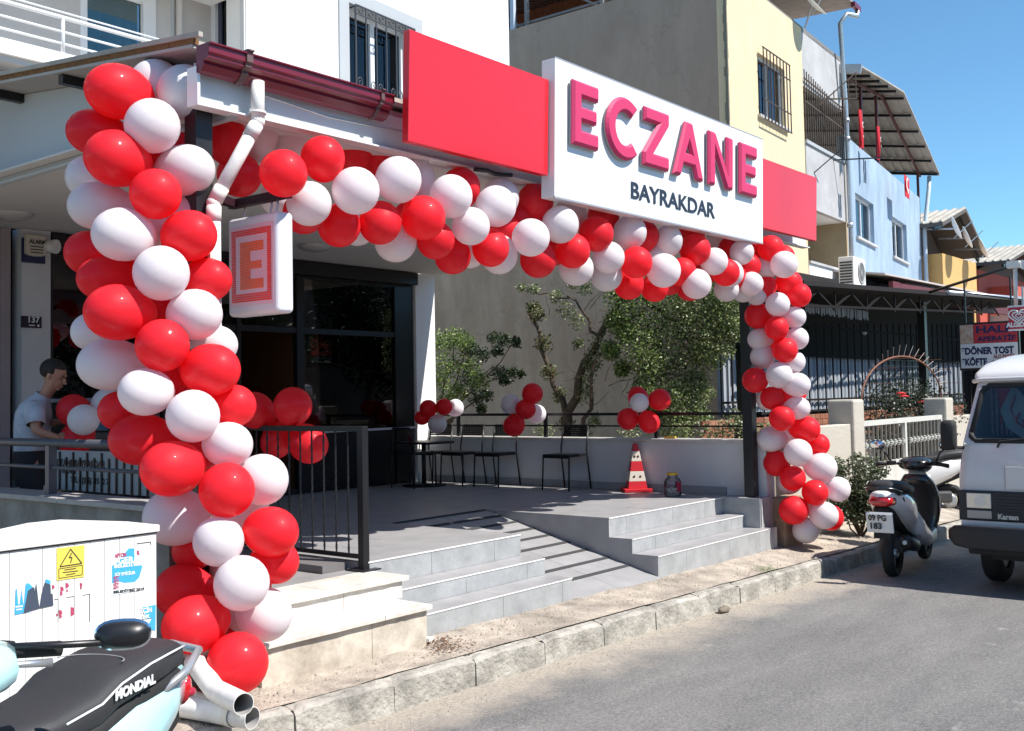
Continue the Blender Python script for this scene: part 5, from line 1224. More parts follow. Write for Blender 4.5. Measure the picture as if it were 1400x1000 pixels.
# neighbour porch under a lean-to roof
YF = 7.6
np_ = thing('neighbour_porch', 'dark barred lean-to porch with corrugated panels and maroon roof edge next door', 'porch', (16, YF, -1))
YE = 6.6
def er(px, py): return atY(px, py, YE)
e0, e1 = er(1098, 387), er(1290, 402); e2 = er(1440, 414)
x0_, x1_ = 15.25, 34
ze_ = lambda x: e0.z+(e1.z-e0.z)*(x-e0.x)/(e1.x-e0.x)
def roofpl(x0, x1, y0, y1, dz0, dz1, th):
    return [(x0, y0, ze_(x0)+dz0), (x1, y0, ze_(x1)+dz0), (x1, y1, ze_(x1)+dz1), (x0, y1, ze_(x0)+dz1), (x0, y0, ze_(x0)+dz0+th), (x1, y0, ze_(x1)+dz0+th), (x1, y1, ze_(x1)+dz1+th), (x0, y1, ze_(x0)+dz1+th)]
part('roof_sheet', B().hexa(roofpl(x0_, 33, YE, 10.4, 0, .35, .04)), mat('porch_sheet', (.33, .29, .25), .7, var=.2), np_)
part('roof_edge', B().hexa(roofpl(x0_, 33, YE-.04, YE-.003, -.04, -.04, .075)), mat('edge_black', (.03, .027, .027), .8, spec=.1), np_)
z20 = atY(1245, 384, 9.0).z-.30
part('maroon_fascia', B().hexa([(24.5, 8.4, z20-.35), (40, 8.4, z20-.25), (40, 8.5, z20-.25), (24.5, 8.5, z20-.35), (24.5, 8.4, z20+.02), (40, 8.4, z20+.12), (40, 8.5, z20+.12), (24.5, 8.5, z20+.02)]), mat('maroon_board', (.12, .02, .03), .6), np_)
part('roof_sheet', B().hexa([(24, 8.4, z20+.13), (40, 8.4, z20+.23), (40, 11, z20+.6), (24, 11, z20+.5), (24, 8.4, z20+.17), (40, 8.4, z20+.27), (40, 11, z20+.64), (24, 11, z20+.54)]), mat('pale_sheet', (.5, .45, .42), .6), np_)
part('gutter_pipe', B().cyl((x0_+7, YE-.06, ze_(x0_+7)+.02), (33, YE-.06, ze_(33)+.02), .05, 8), M_galv, np_)
b = B(); xx = x0_
while xx < 26:
    zt2 = ze_(xx)-.08; b.bar((xx, YE+.05, zt2-.26), (xx, YE+.05, zt2), .025, .025); b.bar((xx, YE+.05, zt2-.26), (xx+.7, YE+.05, zt2), .03, .03); b.bar((xx+1.4, YE+.05, zt2-.26), (xx+.7, YE+.05, zt2), .03, .03); xx += 1.4
b.bar((x0_, YE+.05, ze_(x0_)-.34), (26, YE+.05, ze_(26)-.34), .04, .04)
part('truss', b, mat('matt_dark_steel', (.02, .018, .018), .8, spec=.1), np_, fix=False)  # matt near-black steel, shared with the porch bars
# back wall and sides: dark room
part('wall', B().box(18.46, 33, 9.0, 9.1, -1.5, 3.6), M_dark, np_); part('floor', B().box(15, 33, 7.6, 9.0, -1.5, -.35), M_conc, np_)
part('wall', B().box(32.9, 33, 7.6, 9, -1.5, 3), M_dark, np_)
part('ceiling', B().hexa(roofpl(x0_+.1, 32.9, YE+.1, 8.95, -.03, -.03, .02)), M_dark, np_)
zp0, zp1 = atY(1200, 558, YF).z, atY(1200, 492, YF).z
pl0 = atY(986, 520, YF).x; pl1 = atY(1205, 520, YF).x; plq = atY(1262, 520, YF).x; plr = atY(1318, 520, YF).x
x = pl0; pp_ = []
cm = B(); cm.add([(0, 0, 0), (.06, 0, 0), (.09, .03, 0), (.15, .03, 0), (.18, 0, 0), (0, 0, 1), (.06, 0, 1), (.09, .03, 1), (.15, .03, 1), (.18, 0, 1)], [(0, 1, 6, 5), (1, 2, 7, 6), (2, 3, 8, 7), (3, 4, 9, 8)])
me = mesh_from('corrugated_panel', cm, fix=False); me.materials.append(mat('grey_panel', (.36, .39, .43), .6, var=.12, vscale=1.5))
while x < plr:
    if not (plq-.1 < x < plq+.0): piece('corrugated_panel', me, np_, (x, YF+.06, zp0), 0, (.95, 1, zp1-zp0))
    x += .18*.97
b = B(); x = pl0
while x < plr: 
    zt3 = ze_(x)-.55; b.bar((x, YF, zp0-.1), (x, YF, zt3), .022, .022); x += .36
for z in (zp0+.02, zp1+.02, zp1+.55, zp0+(zp1-zp0)*.22): b.bar((pl0, YF, z), (plr, YF, z), .03, .035)
part('bars', b, MATS['matt_dark_steel'], np_, fix=False)
b = B(); x = pl1
while x < plq: b.bar((x, YF-.05, zp0), (x, YF-.05, zp1), .01, .01); x += .12
for i in range(9): b.bar((pl1, YF-.05, zp0+(zp1-zp0)*i/8), (plq, YF-.05, zp0+(zp1-zp0)*i/8), .01, .01)
part('wire_mesh', b, M_black, np_, fix=False)
for x in (atY(1262, 480, 7.3).x, pl0+.1): part('post', B().box(x, x+.16, 7.25, 7.4, -1.2, ze_(x)-.1), M_black, np_)
# valance of white fringe under the truss
b = B(); x = atY(1102, 430, 7.4).x; xe = atY(1188, 430, 7.4).x; rq = random.Random(9)
zf = atY(1150, 421, 7.4).z
while x < xe:
    l = rq.uniform(.14, .2); b.obox((x, 7.4+rq.uniform(-.01, .01), zf-l/2), (.022, 0, 0), (0, .003, 0), (rq.uniform(-.004, .004), 0, l/2)); x += rq.uniform(.05, .09)
part('valance', b, mat('fringe', (.42, .43, .43), .9), np_, fix=False)
part('bulb', B().ball(atY(1182, 455, 7.8), .05, 10, 6), M_white, np_)
part('lamp_cord', B().cyl(atY(1182, 455, 7.8), atY(1181, 430, 7.8), .008, 6), M_black, np_)
# brick wall below the panels, brick by brick
bk = thing('brick_wall', 'low red brick wall below the grey corrugated panels', 'wall', (15, 7.5, -.5))
zb1 = zp0-.03; part('mortar_core', B().box(13.6, 26, YF-.13, YF-.03, -1.2, zb1-.01), mat('brick_mortar', (.24, .2, .17), .95), bk)
bm_ = []
for v in range(3):
    q = B().box(.006, .194, 0, .03, .004, .089); me = mesh_from('brick', q); me.materials.append(mat('brick_red%d' % v, ((.30, .11, .06), (.25, .085, .05), (.34, .15, .09))[v], .9, var=.3, vscale=12)); bm_.append(me)
cnt_ = 0
for rw in range(8):
    z = zb1-.093*(rw+1); x = 13.6+(.1 if rw % 2 else 0)
    if z < -.2: break
    while x < 26 and cnt_ < 290:
        pxv = 1
        piece('brick', bm_[rq.randrange(3)], bk, (x, YF-.162+rq.uniform(-.003, .003), z)); x += .2; cnt_ += 1

# kebab shop sign facing up the street
XS = 22.0
s0, s1, s2, s3 = atX(1312, 446, XS), atX(1390, 440, XS), atX(1387, 501, XS), atX(1313, 505, XS)
yA, yB_ = s0.y, s1.y; zA_, zB2 = (s0.z+s1.z)/2, (s2.z+s3.z)/2; W_ = yA-yB_; H_ = zA_-zB2
hs_ = thing('kebab_sign', 'red and white snack bar sign reading HALK APERATIF, DÖNER TOST, KÖFTE', 'sign', (XS, yB_, zB2))
part('frame', B().box(XS+.01, XS+.09, yB_-.03, yA+.03, zB2-.04, zA_+.04), M_black, hs_)
part('lower_board', B().box(XS, XS+.009, yB_, yA, zB2, zB2+H_*.56), M_signwhite, hs_)
part('upper_board', B().box(XS, XS+.009, yB_, yA-W_*.24, zB2+H_*.565, zA_), mat('sign_red', (.55, .03, .045), .4), hs_)
part('picture', B().box(XS, XS+.009, yA-W_*.235, yA, zB2+H_*.565, zA_), mat('food_photo', (.65, .6, .5), .5, var=.85, vscale=9, col2=(.5, .14, .04)), hs_)
M_nav = mat('navy_print', (.015, .015, .09), .5); M_mrn = mat('maroon_print', (.3, .015, .03), .5)
def st(t, fy, fz, size, m, xs=1, bold=.004, nm='lettering', tw_=None):
    tm = text_mesh(t, size*H_, (0, 0, 0), (1, 0, 0), (0, 1, 0), .0015, bold*H_)
    if tw_: w0 = max(v.x for v in tm.v)-min(v.x for v in tm.v); xs = tw_*W_/w0
    org = Vector((XS-.003, yA-fy*W_, zB2+fz*H_)); tm.v = [org+Vector((0, -1, 0))*v.x*xs+Vector((0, 0, 1))*v.y+Vector((-1, 0, 0))*v.z for v in tm.v]
    part(nm, tm, m, hs_)
st('HALK', .28, .80, .22, M_nav, tw_=.70, bold=.008); st('APERATİF', .31, .61, .15, M_nav, tw_=.67, bold=.006)
st('*DÖNER TOST', .02, .32, .21, M_nav, tw_=.92, bold=.010); st('*KÖFTE', .02, .07, .21, M_nav, tw_=.45, bold=.010)
st('ALO PAKET', .58, .21, .12, M_mrn, tw_=.36); st('0538 785 78 97', .54, .06, .14, M_mrn, tw_=.44)
part('hanger', B().bar((XS+.05, yA-.1, zA_), (XS+.05, yA-.1, zA_+.9), .03, .03).bar((XS+.05, yB_+.1, zA_), (XS+.05, yB_+.1, zA_+.9), .03, .03), M_black, hs_)
# ice cream sign
XI = 19.5
i0, i1 = atX(1378, 421, XI), atX(1408, 449, XI)
ic = thing('ice_cream_sign', 'small red ice cream sign with white heart swirl hanging above the van', 'sign', tuple(i1))
part('board', B().box(XI, XI+.06, i1.y, i0.y, i1.z, i0.z), mat('ice_red', (.5, .015, .05), .35), ic, bevel=.01)
part('rim', B().box(XI+.01, XI+.05, i1.y-.01, i0.y+.01, i0.z+.002, i0.z+.03).box(XI+.01, XI+.05, i1.y-.01, i0.y+.01, i1.z-.03, i1.z-.002), M_signwhite, ic)
b = B(); cy_, cz_ = (i0.y+i1.y)/2, i0.z-.15; 
for k, sc_ in enumerate((.17, .105, .05)):
    pts = []
    for i in range(25):
        t = R(20)+R(320)*i/24; hx = 16*math.sin(t)**3/17; hz = (13*math.cos(t)-5*math.cos(2*t)-2*math.cos(3*t)-math.cos(4*t))/17
        pts.append((XI-.006, cy_-hx*sc_, cz_+hz*sc_*.85))
    b.tube(pts, .014 if k < 2 else .01, 6)
part('heart_logo', b, M_signwhite, ic)
tm = text_mesh('ALGIDA', .105, (0, 0, 0), (1, 0, 0), (0, 1, 0), .002, .006); w0 = max(v.x for v in tm.v)
tm.v = [Vector((XI-.004-v.z, i0.y+.03-v.x*(i0.y-i1.y+.02)/w0, i1.z+.035+v.y)) for v in tm.v]; part('lettering', tm, M_signwhite, ic)
part('arm', B().bar((XI+.03, i1.y+.1, i0.z+.03), (XI+.03, i1.y+.1, i0.z+.35), .03, .03), M_galv, ic)
pa = thing('antenna_pole', 'thin white pole with a small box standing above the awning at the right edge', 'pole', (19.8, 5.3, 2))
b = B().cyl(atX(1389, 418, 19.8), atX(1388, 366, 19.8), .035, 8); part('pole', b, M_pvc, pa)
c = atX(1386, 362, 19.8); part('box', B().obox(c, (.08, 0, 0), (0, .1, 0), (0, 0, .06)), M_pvc, pa); part('box', B().obox(c+Vector((0, -.25, -.05)), (.06, 0, 0), (0, .12, .04), (0, 0, .08)), M_pvc, pa)
b = B(); b.cyl(atX(1270, 400, 21), atX(1410, 356, 21), .03, 6); tag(part('cable', b, M_black), 'black cable slanting up across the red house', 'cable')
b = B(); b.tube([atX(1175, 378, 26), atX(1300, 398, 24), atX(1410, 412, 20)], .015, 6); tag(part('cable', b, M_black), 'thin black cable sagging along the maroon roof edge', 'cable')

# ------------------------------------------------------------------ things on the porch
chair_p = None
def make_chair(lab, loc, rz):
    t = thing('chair', lab, 'chair', loc, rz, 'black metal chairs along the parapet')
    # faces -X locally; width along Y
    W2, D2, SHh = .20, .20, .45
    b = B(); b.box(-D2, D2-.02, -W2, W2, SHh-.012, SHh); part('seat', b, M_black, t, local=True, bevel=.008)
    b = B().box(-D2, D2-.02, -W2, -W2+.018, SHh-.04, SHh-.0125).box(-D2, D2-.02, W2-.018, W2, SHh-.04, SHh-.0125).box(-D2, -D2+.018, -W2+.0181, W2-.0181, SHh-.05, SHh-.0125); part('seat_frame', b, M_black, t, local=True)
    for s in (-1, 1):
        part('leg', B().cyl((-D2-.01, s*(W2+.005), .0), (-D2+.015, s*W2, SHh-.012), .011, 8), M_black, t, local=True)
        part('leg', B().tube([(D2+.07, s*(W2+.005), 0), (D2+.0, s*W2, SHh), (D2+.0, s*W2, SHh+.06), (D2+.05, s*W2*.97, .78)], .011, 8), M_black, t, local=True)
    # perforated back: bent sheet with holes as strips
    b = B(); z0, z1 = .665, .80; xb = lambda z: D2+.05*(z-SHh-.06)/(.27)
    b.tube([(xb(.66), -W2*.97, .66), (xb(z1-.02), -W2*.97, z1-.02), (xb(z1)+.004, -W2*.85, z1), (xb(z1)+.004, W2*.85, z1), (xb(z1-.02), W2*.97, z1-.02), (xb(.66), W2*.97, .66)], .010, 7)
    nx, nz = 12, 5
    for i in range(nz+1): z = z0+(z1-z0)*i/nz; b.box(xb(z)-.001, xb(z)+.001, -W2*.95, W2*.95, z-.009, z+.009)
    for i in range(nx+1): y = -W2*.95+W2*1.9*i/nx; b.hexa([(xb(z0)-.0012, y-.009, z0), (xb(z0)+.0012, y-.009, z0), (xb(z0)+.0012, y+.009, z0), (xb(z0)-.0012, y+.009, z0), (xb(z1)-.0012, y-.009, z1), (xb(z1)+.0012, y-.009, z1), (xb(z1)+.0012, y+.009, z1), (xb(z1)-.0012, y+.009, z1)])
    part('backrest', b, M_black, t, local=True, fix=False)
    return t
c0 = make_chair('black metal chair standing alone nearest the traffic cone', (11.0, 7.98, 0.002), 0)
for y, x, rz, lb in ((9.12, 11.0, .03, 'black metal chair in the row of three, nearest the lone chair'), (9.72, 11.0, -.03, 'black metal chair in the middle of the row of three'), (10.25, 10.95, .05, 'black metal chair of the row of three, beside the low table')):
    c = copy_tree(c0); c.location = (x, y, .002); c.rotation_euler = (0, 0, rz); c['label'] = lb
t = thing('tube_chair', 'black tube chair seen from behind at the low table by the pier', 'chair', (10.25, 10.0, 0))
o_ = Vector((10.28, 10.02, 0.002)); 
for s in (-1, 1): part('leg', B().cyl(o_+Vector((-.12, s*.21-.0, 0)), o_+Vector((-.12, s*.2, .5)), .012), M_black, t); part('leg', B().cyl(o_+Vector((.3, s*.21, 0)), o_+Vector((.3, s*.2, .45)), .012), M_black, t)
part('back_frame', B().tube([o_+Vector((-.12, -.2, .45)), o_+Vector((-.13, -.2, .74)), o_+Vector((-.13, -.15, .79)), o_+Vector((-.13, .15, .79)), o_+Vector((-.13, .2, .74)), o_+Vector((-.12, .2, .45))], .014), M_black, t)
part('seat', B().box(o_.x-.1, o_.x+.3, o_.y-.2, o_.y+.2, .45, .475), M_black, t, bevel=.008)
t = thing('low_table', 'low black cafe table with flat round foot beside the chairs', 'table', (10.6, 10.15, 0))
part('tabletop', B().box(10.36, 10.86, 9.72, 10.36, .57, .6), M_black, t, bevel=.006); part('stem', B().cyl((10.6, 10.05, .02), (10.6, 10.05, .57), .03, 12), M_black, t)
part('foot', B().lathe((10.6, 10.05, .002), [(.3, 0), (.3, .012), (.06, .03)], 24), M_black, t)
b = B(); b.lathe((10.5, 10.2, .601), [(.028, 0), (.035, .1), (.033, .1), (.027, .01)], 14); tag(part('cup', b, mat('dark_red_cup', (.10, .01, .015), .4)), 'dark red cup on the low table', 'cup')
b = B(); b.lathe((11.02, 10.52, .001), [(.04, 0), (.04, .10), (.015, .13), (.013, .16), (.001, .161)], 12); b.bar((11.02, 10.52, .155), (10.97, 10.52, .15), .012, .012); tag(part('spray_bottle', b, M_white), 'small white bottle standing on the floor at the white pier', 'bottle')
# traffic cone, square section
cz = atZ(873, 672, 0); cx_, cy2 = cz.x-.05, cz.y
t = thing('traffic_cone', 'red and white square traffic cone on the porch in front of the parapet', 'traffic cone', (cx_, cy2, .002), R(42))
def fr_(z): return .115-.085*(z-.06)/.50
def sect(z0, z1, m, nm):
    a, c = fr_(z0), fr_(z1); part(nm, B().hexa([(-a, -a, z0), (a, -a, z0), (a, a, z0), (-a, a, z0), (-c, -c, z1), (c, -c, z1), (c, c, z1), (-c, c, z1)]), m, t, local=True, bevel=.004)
M_cr = mat('cone_red', (.55, .012, .02), .45); M_cw = mat('cone_cream', (.66, .6, .5), .5)
part('base', B().box(-.17, .17, -.17, .17, 0, .045), M_cr, t, local=True, bevel=.008)
for (z0, z1, m_) in ((.0455, .13, M_cr), (.1305, .25, M_cw), (.2505, .37, M_cr), (.3705, .49, M_cw), (.4905, .585, M_cr)): sect(z0, z1, m_, 'band')
b = B()
for z in (.19, .43):
    f_ = fr_(z)+.001
    for s in (-.4, .4):
        for (ax_, o1) in (((0, -1, 0), (s*f_, -f_, z)), ((-1, 0, 0), (-f_, s*f_, z))): b.cyl(o1, Vector(o1)+Vector(ax_)*.006, .013, 10)
part('reflector_stud', b, mat('stud', (.1, .02, .02), .3), t, local=True)
# sweet jar
jp = atZ(920, 679, 0); t = thing('sweet_jar', 'clear plastic jar with yellow lid and white sweets on the porch floor', 'jar', (jp.x, jp.y, .001))
part('jar', B().lathe((jp.x, jp.y, .002), [(.085, 0), (.10, .02), (.10, .17), (.085, .2), (.058, .225), (.058, .25)], 24, caps=False), glass('clear_plastic', (.82, .80, .82), .05, 1.4), t)
part('lid', B().cyl((jp.x, jp.y, .245), (jp.x, jp.y, .275), .062, 20), mat('yellow_lid', (.62, .36, .02), .4), t, bevel=.003)
b = B(); rq = random.Random(2)
for k in range(150):
    a, r_ = rq.uniform(0, 6.28), .082*math.sqrt(rq.random()); b.ball((jp.x+math.cos(a)*r_, jp.y+math.sin(a)*r_, .012+rq.random()*.085), .011, 6, 4, (1.3, .8, .7))
part('sweets', b, M_white, t, fix=False, kind='stuff')
part('red_label', B().lathe((jp.x, jp.y, .06), [(.1005, 0), (.1005, .11)], 24, caps=False), mat('jar_label', (.35, .01, .04), .4), t)
lm = [v_ for v_ in children(t) if v_.name.startswith('red_label')][0]; bm = bmesh.new(); bm.from_mesh(lm.data); bmesh.ops.delete(bm, geom=[f for f in bm.faces if f.calc_center_median().dot(RT) < .035], context='FACES'); bm.to_mesh(lm.data); bm.free()
p = atX(915, 591, 11.36); o = thing('yellow_box', 'small yellow plastic lid lying on the parapet coping', 'lid', tuple(p)); part('body', B().box(11.33, 11.43, p.y-.06, p.y+.06, .642, .665), MATS['yellow_lid'], o, bevel=.006)

# banner lying behind the left parapet with partly legible print
bn_ = thing('paper_banner', 'crumpled grey printed banner spread low behind the left parapet railing', 'banner', (4.6, 8, 0))
b = B(); XBn = 4.35; y0_, y1_ = atX(188, 655, XBn).y, atX(70, 640, XBn).y; za, zb_ = atX(70, 612, XBn).z, atX(70, 658, XBn).z
part('sheet', B().box(XBn, XBn+.02, y0_-.4, y1_, zb_-.06, za-.02), mat('banner_grey', (.40, .41, .42), .7, var=.1), bn_)
b = B(); n_ = 15
for i in range(n_): y = y0_-.35+(y1_-y0_+.3)*i/n_; b.box(XBn-.012, XBn-.004, y, y+.018, zb_-.06, za-.03-.04*(i % 2))
part('slat', b, M_black, bn_)
for t_, fz, sz, f0 in (('ECZANE BAYRAKDAR', .62, .075, .0), ('ECZANE', .42, .055, .2), ('TEL 0 (256) 315 72 7', .16, .062, .42)):
    tm = text_mesh(t_, sz, (0, 0, 0), (1, 0, 0), (0, 1, 0), .001, .002)
    tm.v = [Vector((XBn-.003-v.z, y1_-.05-f0*.6-v.x, zb_-.04+fz*(za-zb_)+v.y)) for v in tm.v]; part('lettering', tm, M_black, bn_)
tbl = thing('work_table', 'white-topped table beyond the man with balloons on it', 'table', (5.0, 8.4, 0))
tp = atD(120, 545, 9.4); part('tabletop', B().box(tp.x-.35, tp.x+.75, tp.y-.5, tp.y+.3, tp.z-.03, tp.z), mat('table_white', (.35, .35, .36), .5), tbl)
for sx_, sy_ in ((-.3, -.45), (.7, -.45), (-.3, .25), (.7, .25)): part('leg', B().cyl((tp.x+sx_, tp.y+sy_, -.06), (tp.x+sx_, tp.y+sy_, tp.z-.03), .02), M_black, tbl)
# ------------------------------------------------------------------ street cabinet
YC = 5.0
cab = thing('utility_cabinet', 'white ribbed utility cabinet with yellow warning sticker and torn blue posters on the pavement', 'cabinet', (2.7, YC, -.42))
cx0, cx1 = 2.24, atY(214, 800, YC).x
zt = atY(214, 727, YC).z; M_cab = mat('cabinet_white', (0.80, 0.79, 0.76), .45, var=.05, vscale=2, bump=.03)
part('body', B().box(cx0+.01, cx1-.004, YC+.008, YC+.42, -.47, zt-.004), mat('cabinet_gap', (.25, .25, .25), .8), cab)
n_ = 9; wv = (cx1-cx0)/n_; 
xs_ = [cx0]+[atY(p_, 800, YC).x for p_ in (13, 35.5, 58, 79.5, 101.5, 123, 143, 163.5, 183.5)]+[cx1]
for a_, c_ in zip(xs_, xs_[1:]): part('rib_panel', B().box(a_+.0016, c_-.0016, YC, YC+.0075, -.40, zt-.008), M_cab, cab)
for a_, c_ in ((cx0, 2.72), (2.724, cx1)): part('plinth', B().box(a_, c_, YC-.003, YC+.0075, -.48, -.405), M_cab, cab)
part('side', B().box(cx1-.0035, cx1, YC+.008, YC+.42, -.47, zt-.006), M_cab, cab)
pk = .085; lo = .035; xm_ = (cx0+cx1)/2-.0
poly = [(cx0-.012, zt), (cx1+.012, zt), (cx1+.012, zt+lo), (xm_+.12, zt+pk), (xm_-.05, zt+pk), (cx0-.012, zt+lo)]
part('lid', B().prism(poly, (0, YC-.014, 0), (1, 0, 0), (0, 0, 1), (0, .30, 0)), M_cab, cab, bevel=.004)
part('lid_shadow_gap', B().box(cx0, cx1, YC-.006, YC+.0, zt-.0075, zt-.0005), mat('seam', (.06, .06, .06), .9), cab)
def cp_(px, py, d=.0): return atY(px, py, YC-d)
def sticker(nm, pts, m, d, par=cab): 
    P = [cp_(*p, d) for p in pts]; part(nm, B().prism([(p.x, p.z) for p in P], (0, YC-d-.001, 0), (1, 0, 0), (0, 0, 1), (0, .001, 0)), m, par)
M_syel = mat('sticker_yellow', (.78, .62, .10), .5); M_sblue = mat('poster_blue', (.05, .38, .68), .6); M_sdk = mat('poster_dark', (.05, .065, .10), .7); M_print = mat('print_black', (.03, .03, .03), .7)
sticker('warning_sticker', [(77.5, 794), (77.5, 750), (115.5, 745.5), (115, 789)], M_syel, .002)
def line(pts, w_, m, d, nm='print'):
    b = B(); 
    for a_, c_ in zip(pts, pts[1:]): A_, C_ = cp_(*a_, d), cp_(*c_, d); b.bar(A_, C_, .0012, w_, up=(0, 0, 1) if abs(A_.x-C_.x) > 1e-4 or True else None)
    part(nm, b, m, cab, fix=False)
def stroke(pts, w_, d, m=M_print, nm='print', close=False):
    P = [cp_(*p, d) for p in pts]; P = P+[P[0]] if close else P; b = B()
    for A_, C_ in zip(P, P[1:]):
        dd = (C_-A_); L_ = dd.length; 
        if L_ < 1e-5: continue
        dd.normalize(); sd = Vector((-dd.z, 0, dd.x))*w_/2; b.prism([(0, 0), (1, 0), (1, 1), (0, 1)], A_-sd, (C_-A_), sd*2, (0, -.0008, 0))
    part(nm, b, m, cab, fix=False)
stroke([(82, 775), (96.5, 751), (112, 770.5)], .005, .0035, close=True); stroke([(98, 756), (94.5, 763), (98.5, 762), (96.5, 770)], .005, .0036)
stroke([(80.5, 778), (112.5, 773), (112.5, 786), (80.5, 791)], .003, .0035, close=True)
for k, (a_, c_) in enumerate(((88, 104), (86, 107), (90, 103))): stroke([(a_, 779.5+k*3.5), (c_, 777.3+k*3.4)], .004, .0036)
sticker('poster_scrap', [(20, 841), (21.5, 806), (23, 805), (25, 826), (27, 828), (29.5, 807), (32, 826), (33, 838)], M_sblue, .002)
sticker('poster_scrap', [(32, 838), (35, 800), (38, 797), (42, 800), (45, 803), (50, 830), (40, 837)], M_sblue, .0021)
sticker('poster_scrap', [(32, 838.5), (38, 808), (45, 803), (47, 804), (47.5, 812), (49.5, 797), (52, 818), (54, 832)], M_sdk, .003)
sticker('poster_scrap', [(54, 832), (57, 812), (61, 797), (66, 798), (69, 800), (69.5, 812), (72, 812), (73, 828)], M_sdk, .003)
sticker('poster_scrap', [(62, 797), (62.5, 792), (69, 794), (69, 799)], M_sblue, .0031)
stroke([(21, 830), (31, 829)], .007, .0035, M_signwhite); stroke([(22, 834), (30, 833)], .006, .0035, M_signwhite)
rq = random.Random(4); M_cr2 = mat('faded_red_print', (.45, .05, .12), .7)
for (x_, y_, s_) in ((73, 803, 3), (85, 806, 4), (84, 812, 3), (92, 801, 4), (92, 808, 2), (111, 800, 3), (111, 804, 2), (83, 838, 4), (83, 843, 3), (99, 834, 4), (99, 839, 4), (78, 841, 2)):
    sticker('print_remnant', [(x_-s_*.5, y_+s_), (x_-s_*.6, y_-s_), (x_+s_*.3, y_-s_*.8), (x_+s_*.6, y_+s_*.2)], M_cr2, .0015+rq.random()*.0008)
sticker('poster', [(152, 815), (151, 758), (197, 752), (198, 806)], mat('poster_paper', (.74, .76, .78), .7), .0015)
sticker('poster_scrap', [(153, 798), (153, 774), (160, 770), (166, 762), (176, 750), (183, 750), (184, 762), (182, 773), (195, 774), (190, 790), (184, 796), (170, 797), (162, 795)], M_sblue, .0025)
def ctext(t, px, py, wpx, hpx, m=M_signwhite, d=.004, bold=.006):
    a_, c_ = cp_(px, py, d), cp_(px+wpx, py-wpx*.115, d); hh_ = (cp_(px, py-hpx, d)-a_).length; tm = text_mesh(t, hh_*1.38, (0, 0, 0), (1, 0, 0), (0, 1, 0), .0004, hh_*.05)
    w0 = max(v.x for v in tm.v)-min(v.x for v in tm.v); L_ = (c_-a_).length; ux_ = (c_-a_).normalized(); tm.v = [a_+ux_*v.x*L_/w0+Vector((0, 0, 1))*v.y+Vector((0, -1, 0))*v.z for v in tm.v]
    part('lettering', tm, m, cab)
ctext('AFYON', 157, 763, 16, 6, M_cr2); ctext('R', 187, 759, 4, 6, M_cr2); ctext('GER', 161, 771, 22, 8); ctext('BELEDİYEC', 156, 777, 39, 5); ctext('SÜT EMİCİLER', 157, 788, 28, 4); ctext('BELEDİYESİ 2019', 155, 811.5, 42, 3.5, M_print)
for k in range(4): ctext('SİT', 155, 792+k*4.6, 8, 3.2, M_cr2)
sticker('poster_scrap', [(193, 831), (213, 827), (212.5, 862), (201, 860), (204, 852), (208, 845), (203, 846), (196, 846), (198, 838)], M_sblue, .0025)
ctext('İÇİN', 192.5, 838.5, 15, 6.5); ctext('EK', 195, 846, 10, 5)
stroke([(187, 743.5), (206, 741), (206, 745)], .003, .002); stroke([(91, 817), (101.5, 815.5), (101.5, 840)], .002, .0015); stroke([(113, 814), (122.5, 812.5), (122.5, 850)], .002, .0015); stroke([(74, 820), (79.5, 819), (79.5, 850)], .002, .0015)

# ------------------------------------------------------------------ white drain pipes lying by the left column
pg = 'white plastic pipes lying at the foot of the left column'
M_pin = mat('pipe_inside', (.35, .34, .33), .6)
def drain(lab, near, dirv, L_, r, bend=False, stain=False):
    near = Vector(near); far = near+Vector(dirv).normalized()*L_
    o = thing('drain_pipe', lab, 'pipe', tuple(near), 0, pg); d = (far-near).normalized(); b = B(); n = 24
    if bend:
        mid = near.lerp(far, .55); far2 = far+Vector((0, 0, .10)); P = [near, near.lerp(mid, .5), mid, mid.lerp(far2, .35)+Vector((0, 0, .0)), far2]
    else: P = [near, near.lerp(far, .5), far]
    b.tube(P, r, n, caps=False); part('pipe', b, mat('pipe_plastic', (.70, .68, .63), .45, var=.2, vscale=25, col2=(.45, .4, .33)) if stain else M_pvc, o, fix=False)
    b = B(); b.tube([near-d*.0005, near.lerp(far, .5)], r*.93, n, caps=False); part('bore', b, M_pin, o, fix=False)
    A_, C_ = b.ring(near, d, r, n), b.ring(near, d, r*.93, n); q = B(); q.add(A_+C_, [(i, (i+1) % n, n+(i+1) % n, n+i) for i in range(n)]); part('rim', q, M_pvc, o, fix=False)
zg_ = -.455
p1, p2, p3 = atZ(333, 963, zg_+.16), atZ(322, 979, zg_+.055), atZ(345, 982, zg_+.055)
dv = (atZ(262, 928, zg_+.16)-p1); drain('upper bent white drain pipe lying across the other two', p1, dv, .62, .055, bend=True)
dv = (atZ(255, 958, zg_+.055)-p2); drain('stained middle drain pipe lying nearest the scooter', p2, dv, .60, .060, stain=True)
dv = Vector((-.10, .55, .0)); drain('right-hand short white drain pipe pointing at the road', p3, dv, .5, .056)
# rubble and wires in the dark corner behind the pipes
b = B(); rq = random.Random(8)
for k in range(70):
    c = Vector((3.35+rq.uniform(0, .35), 5.05+rq.uniform(0, .4), -.45)); s_ = rq.uniform(.015, .05); b.ball(c+Vector((0, 0, s_*.4)), s_, 5, 4, (1, rq.uniform(.6, 1), rq.uniform(.4, .8)))
tag(part('rubble', b, mat('rubble_brown', (.16, .1, .07), .95, var=.5, vscale=20), fix=False), 'dark heap of rubble between the cabinet and the left column', 'rubble', kind='stuff')

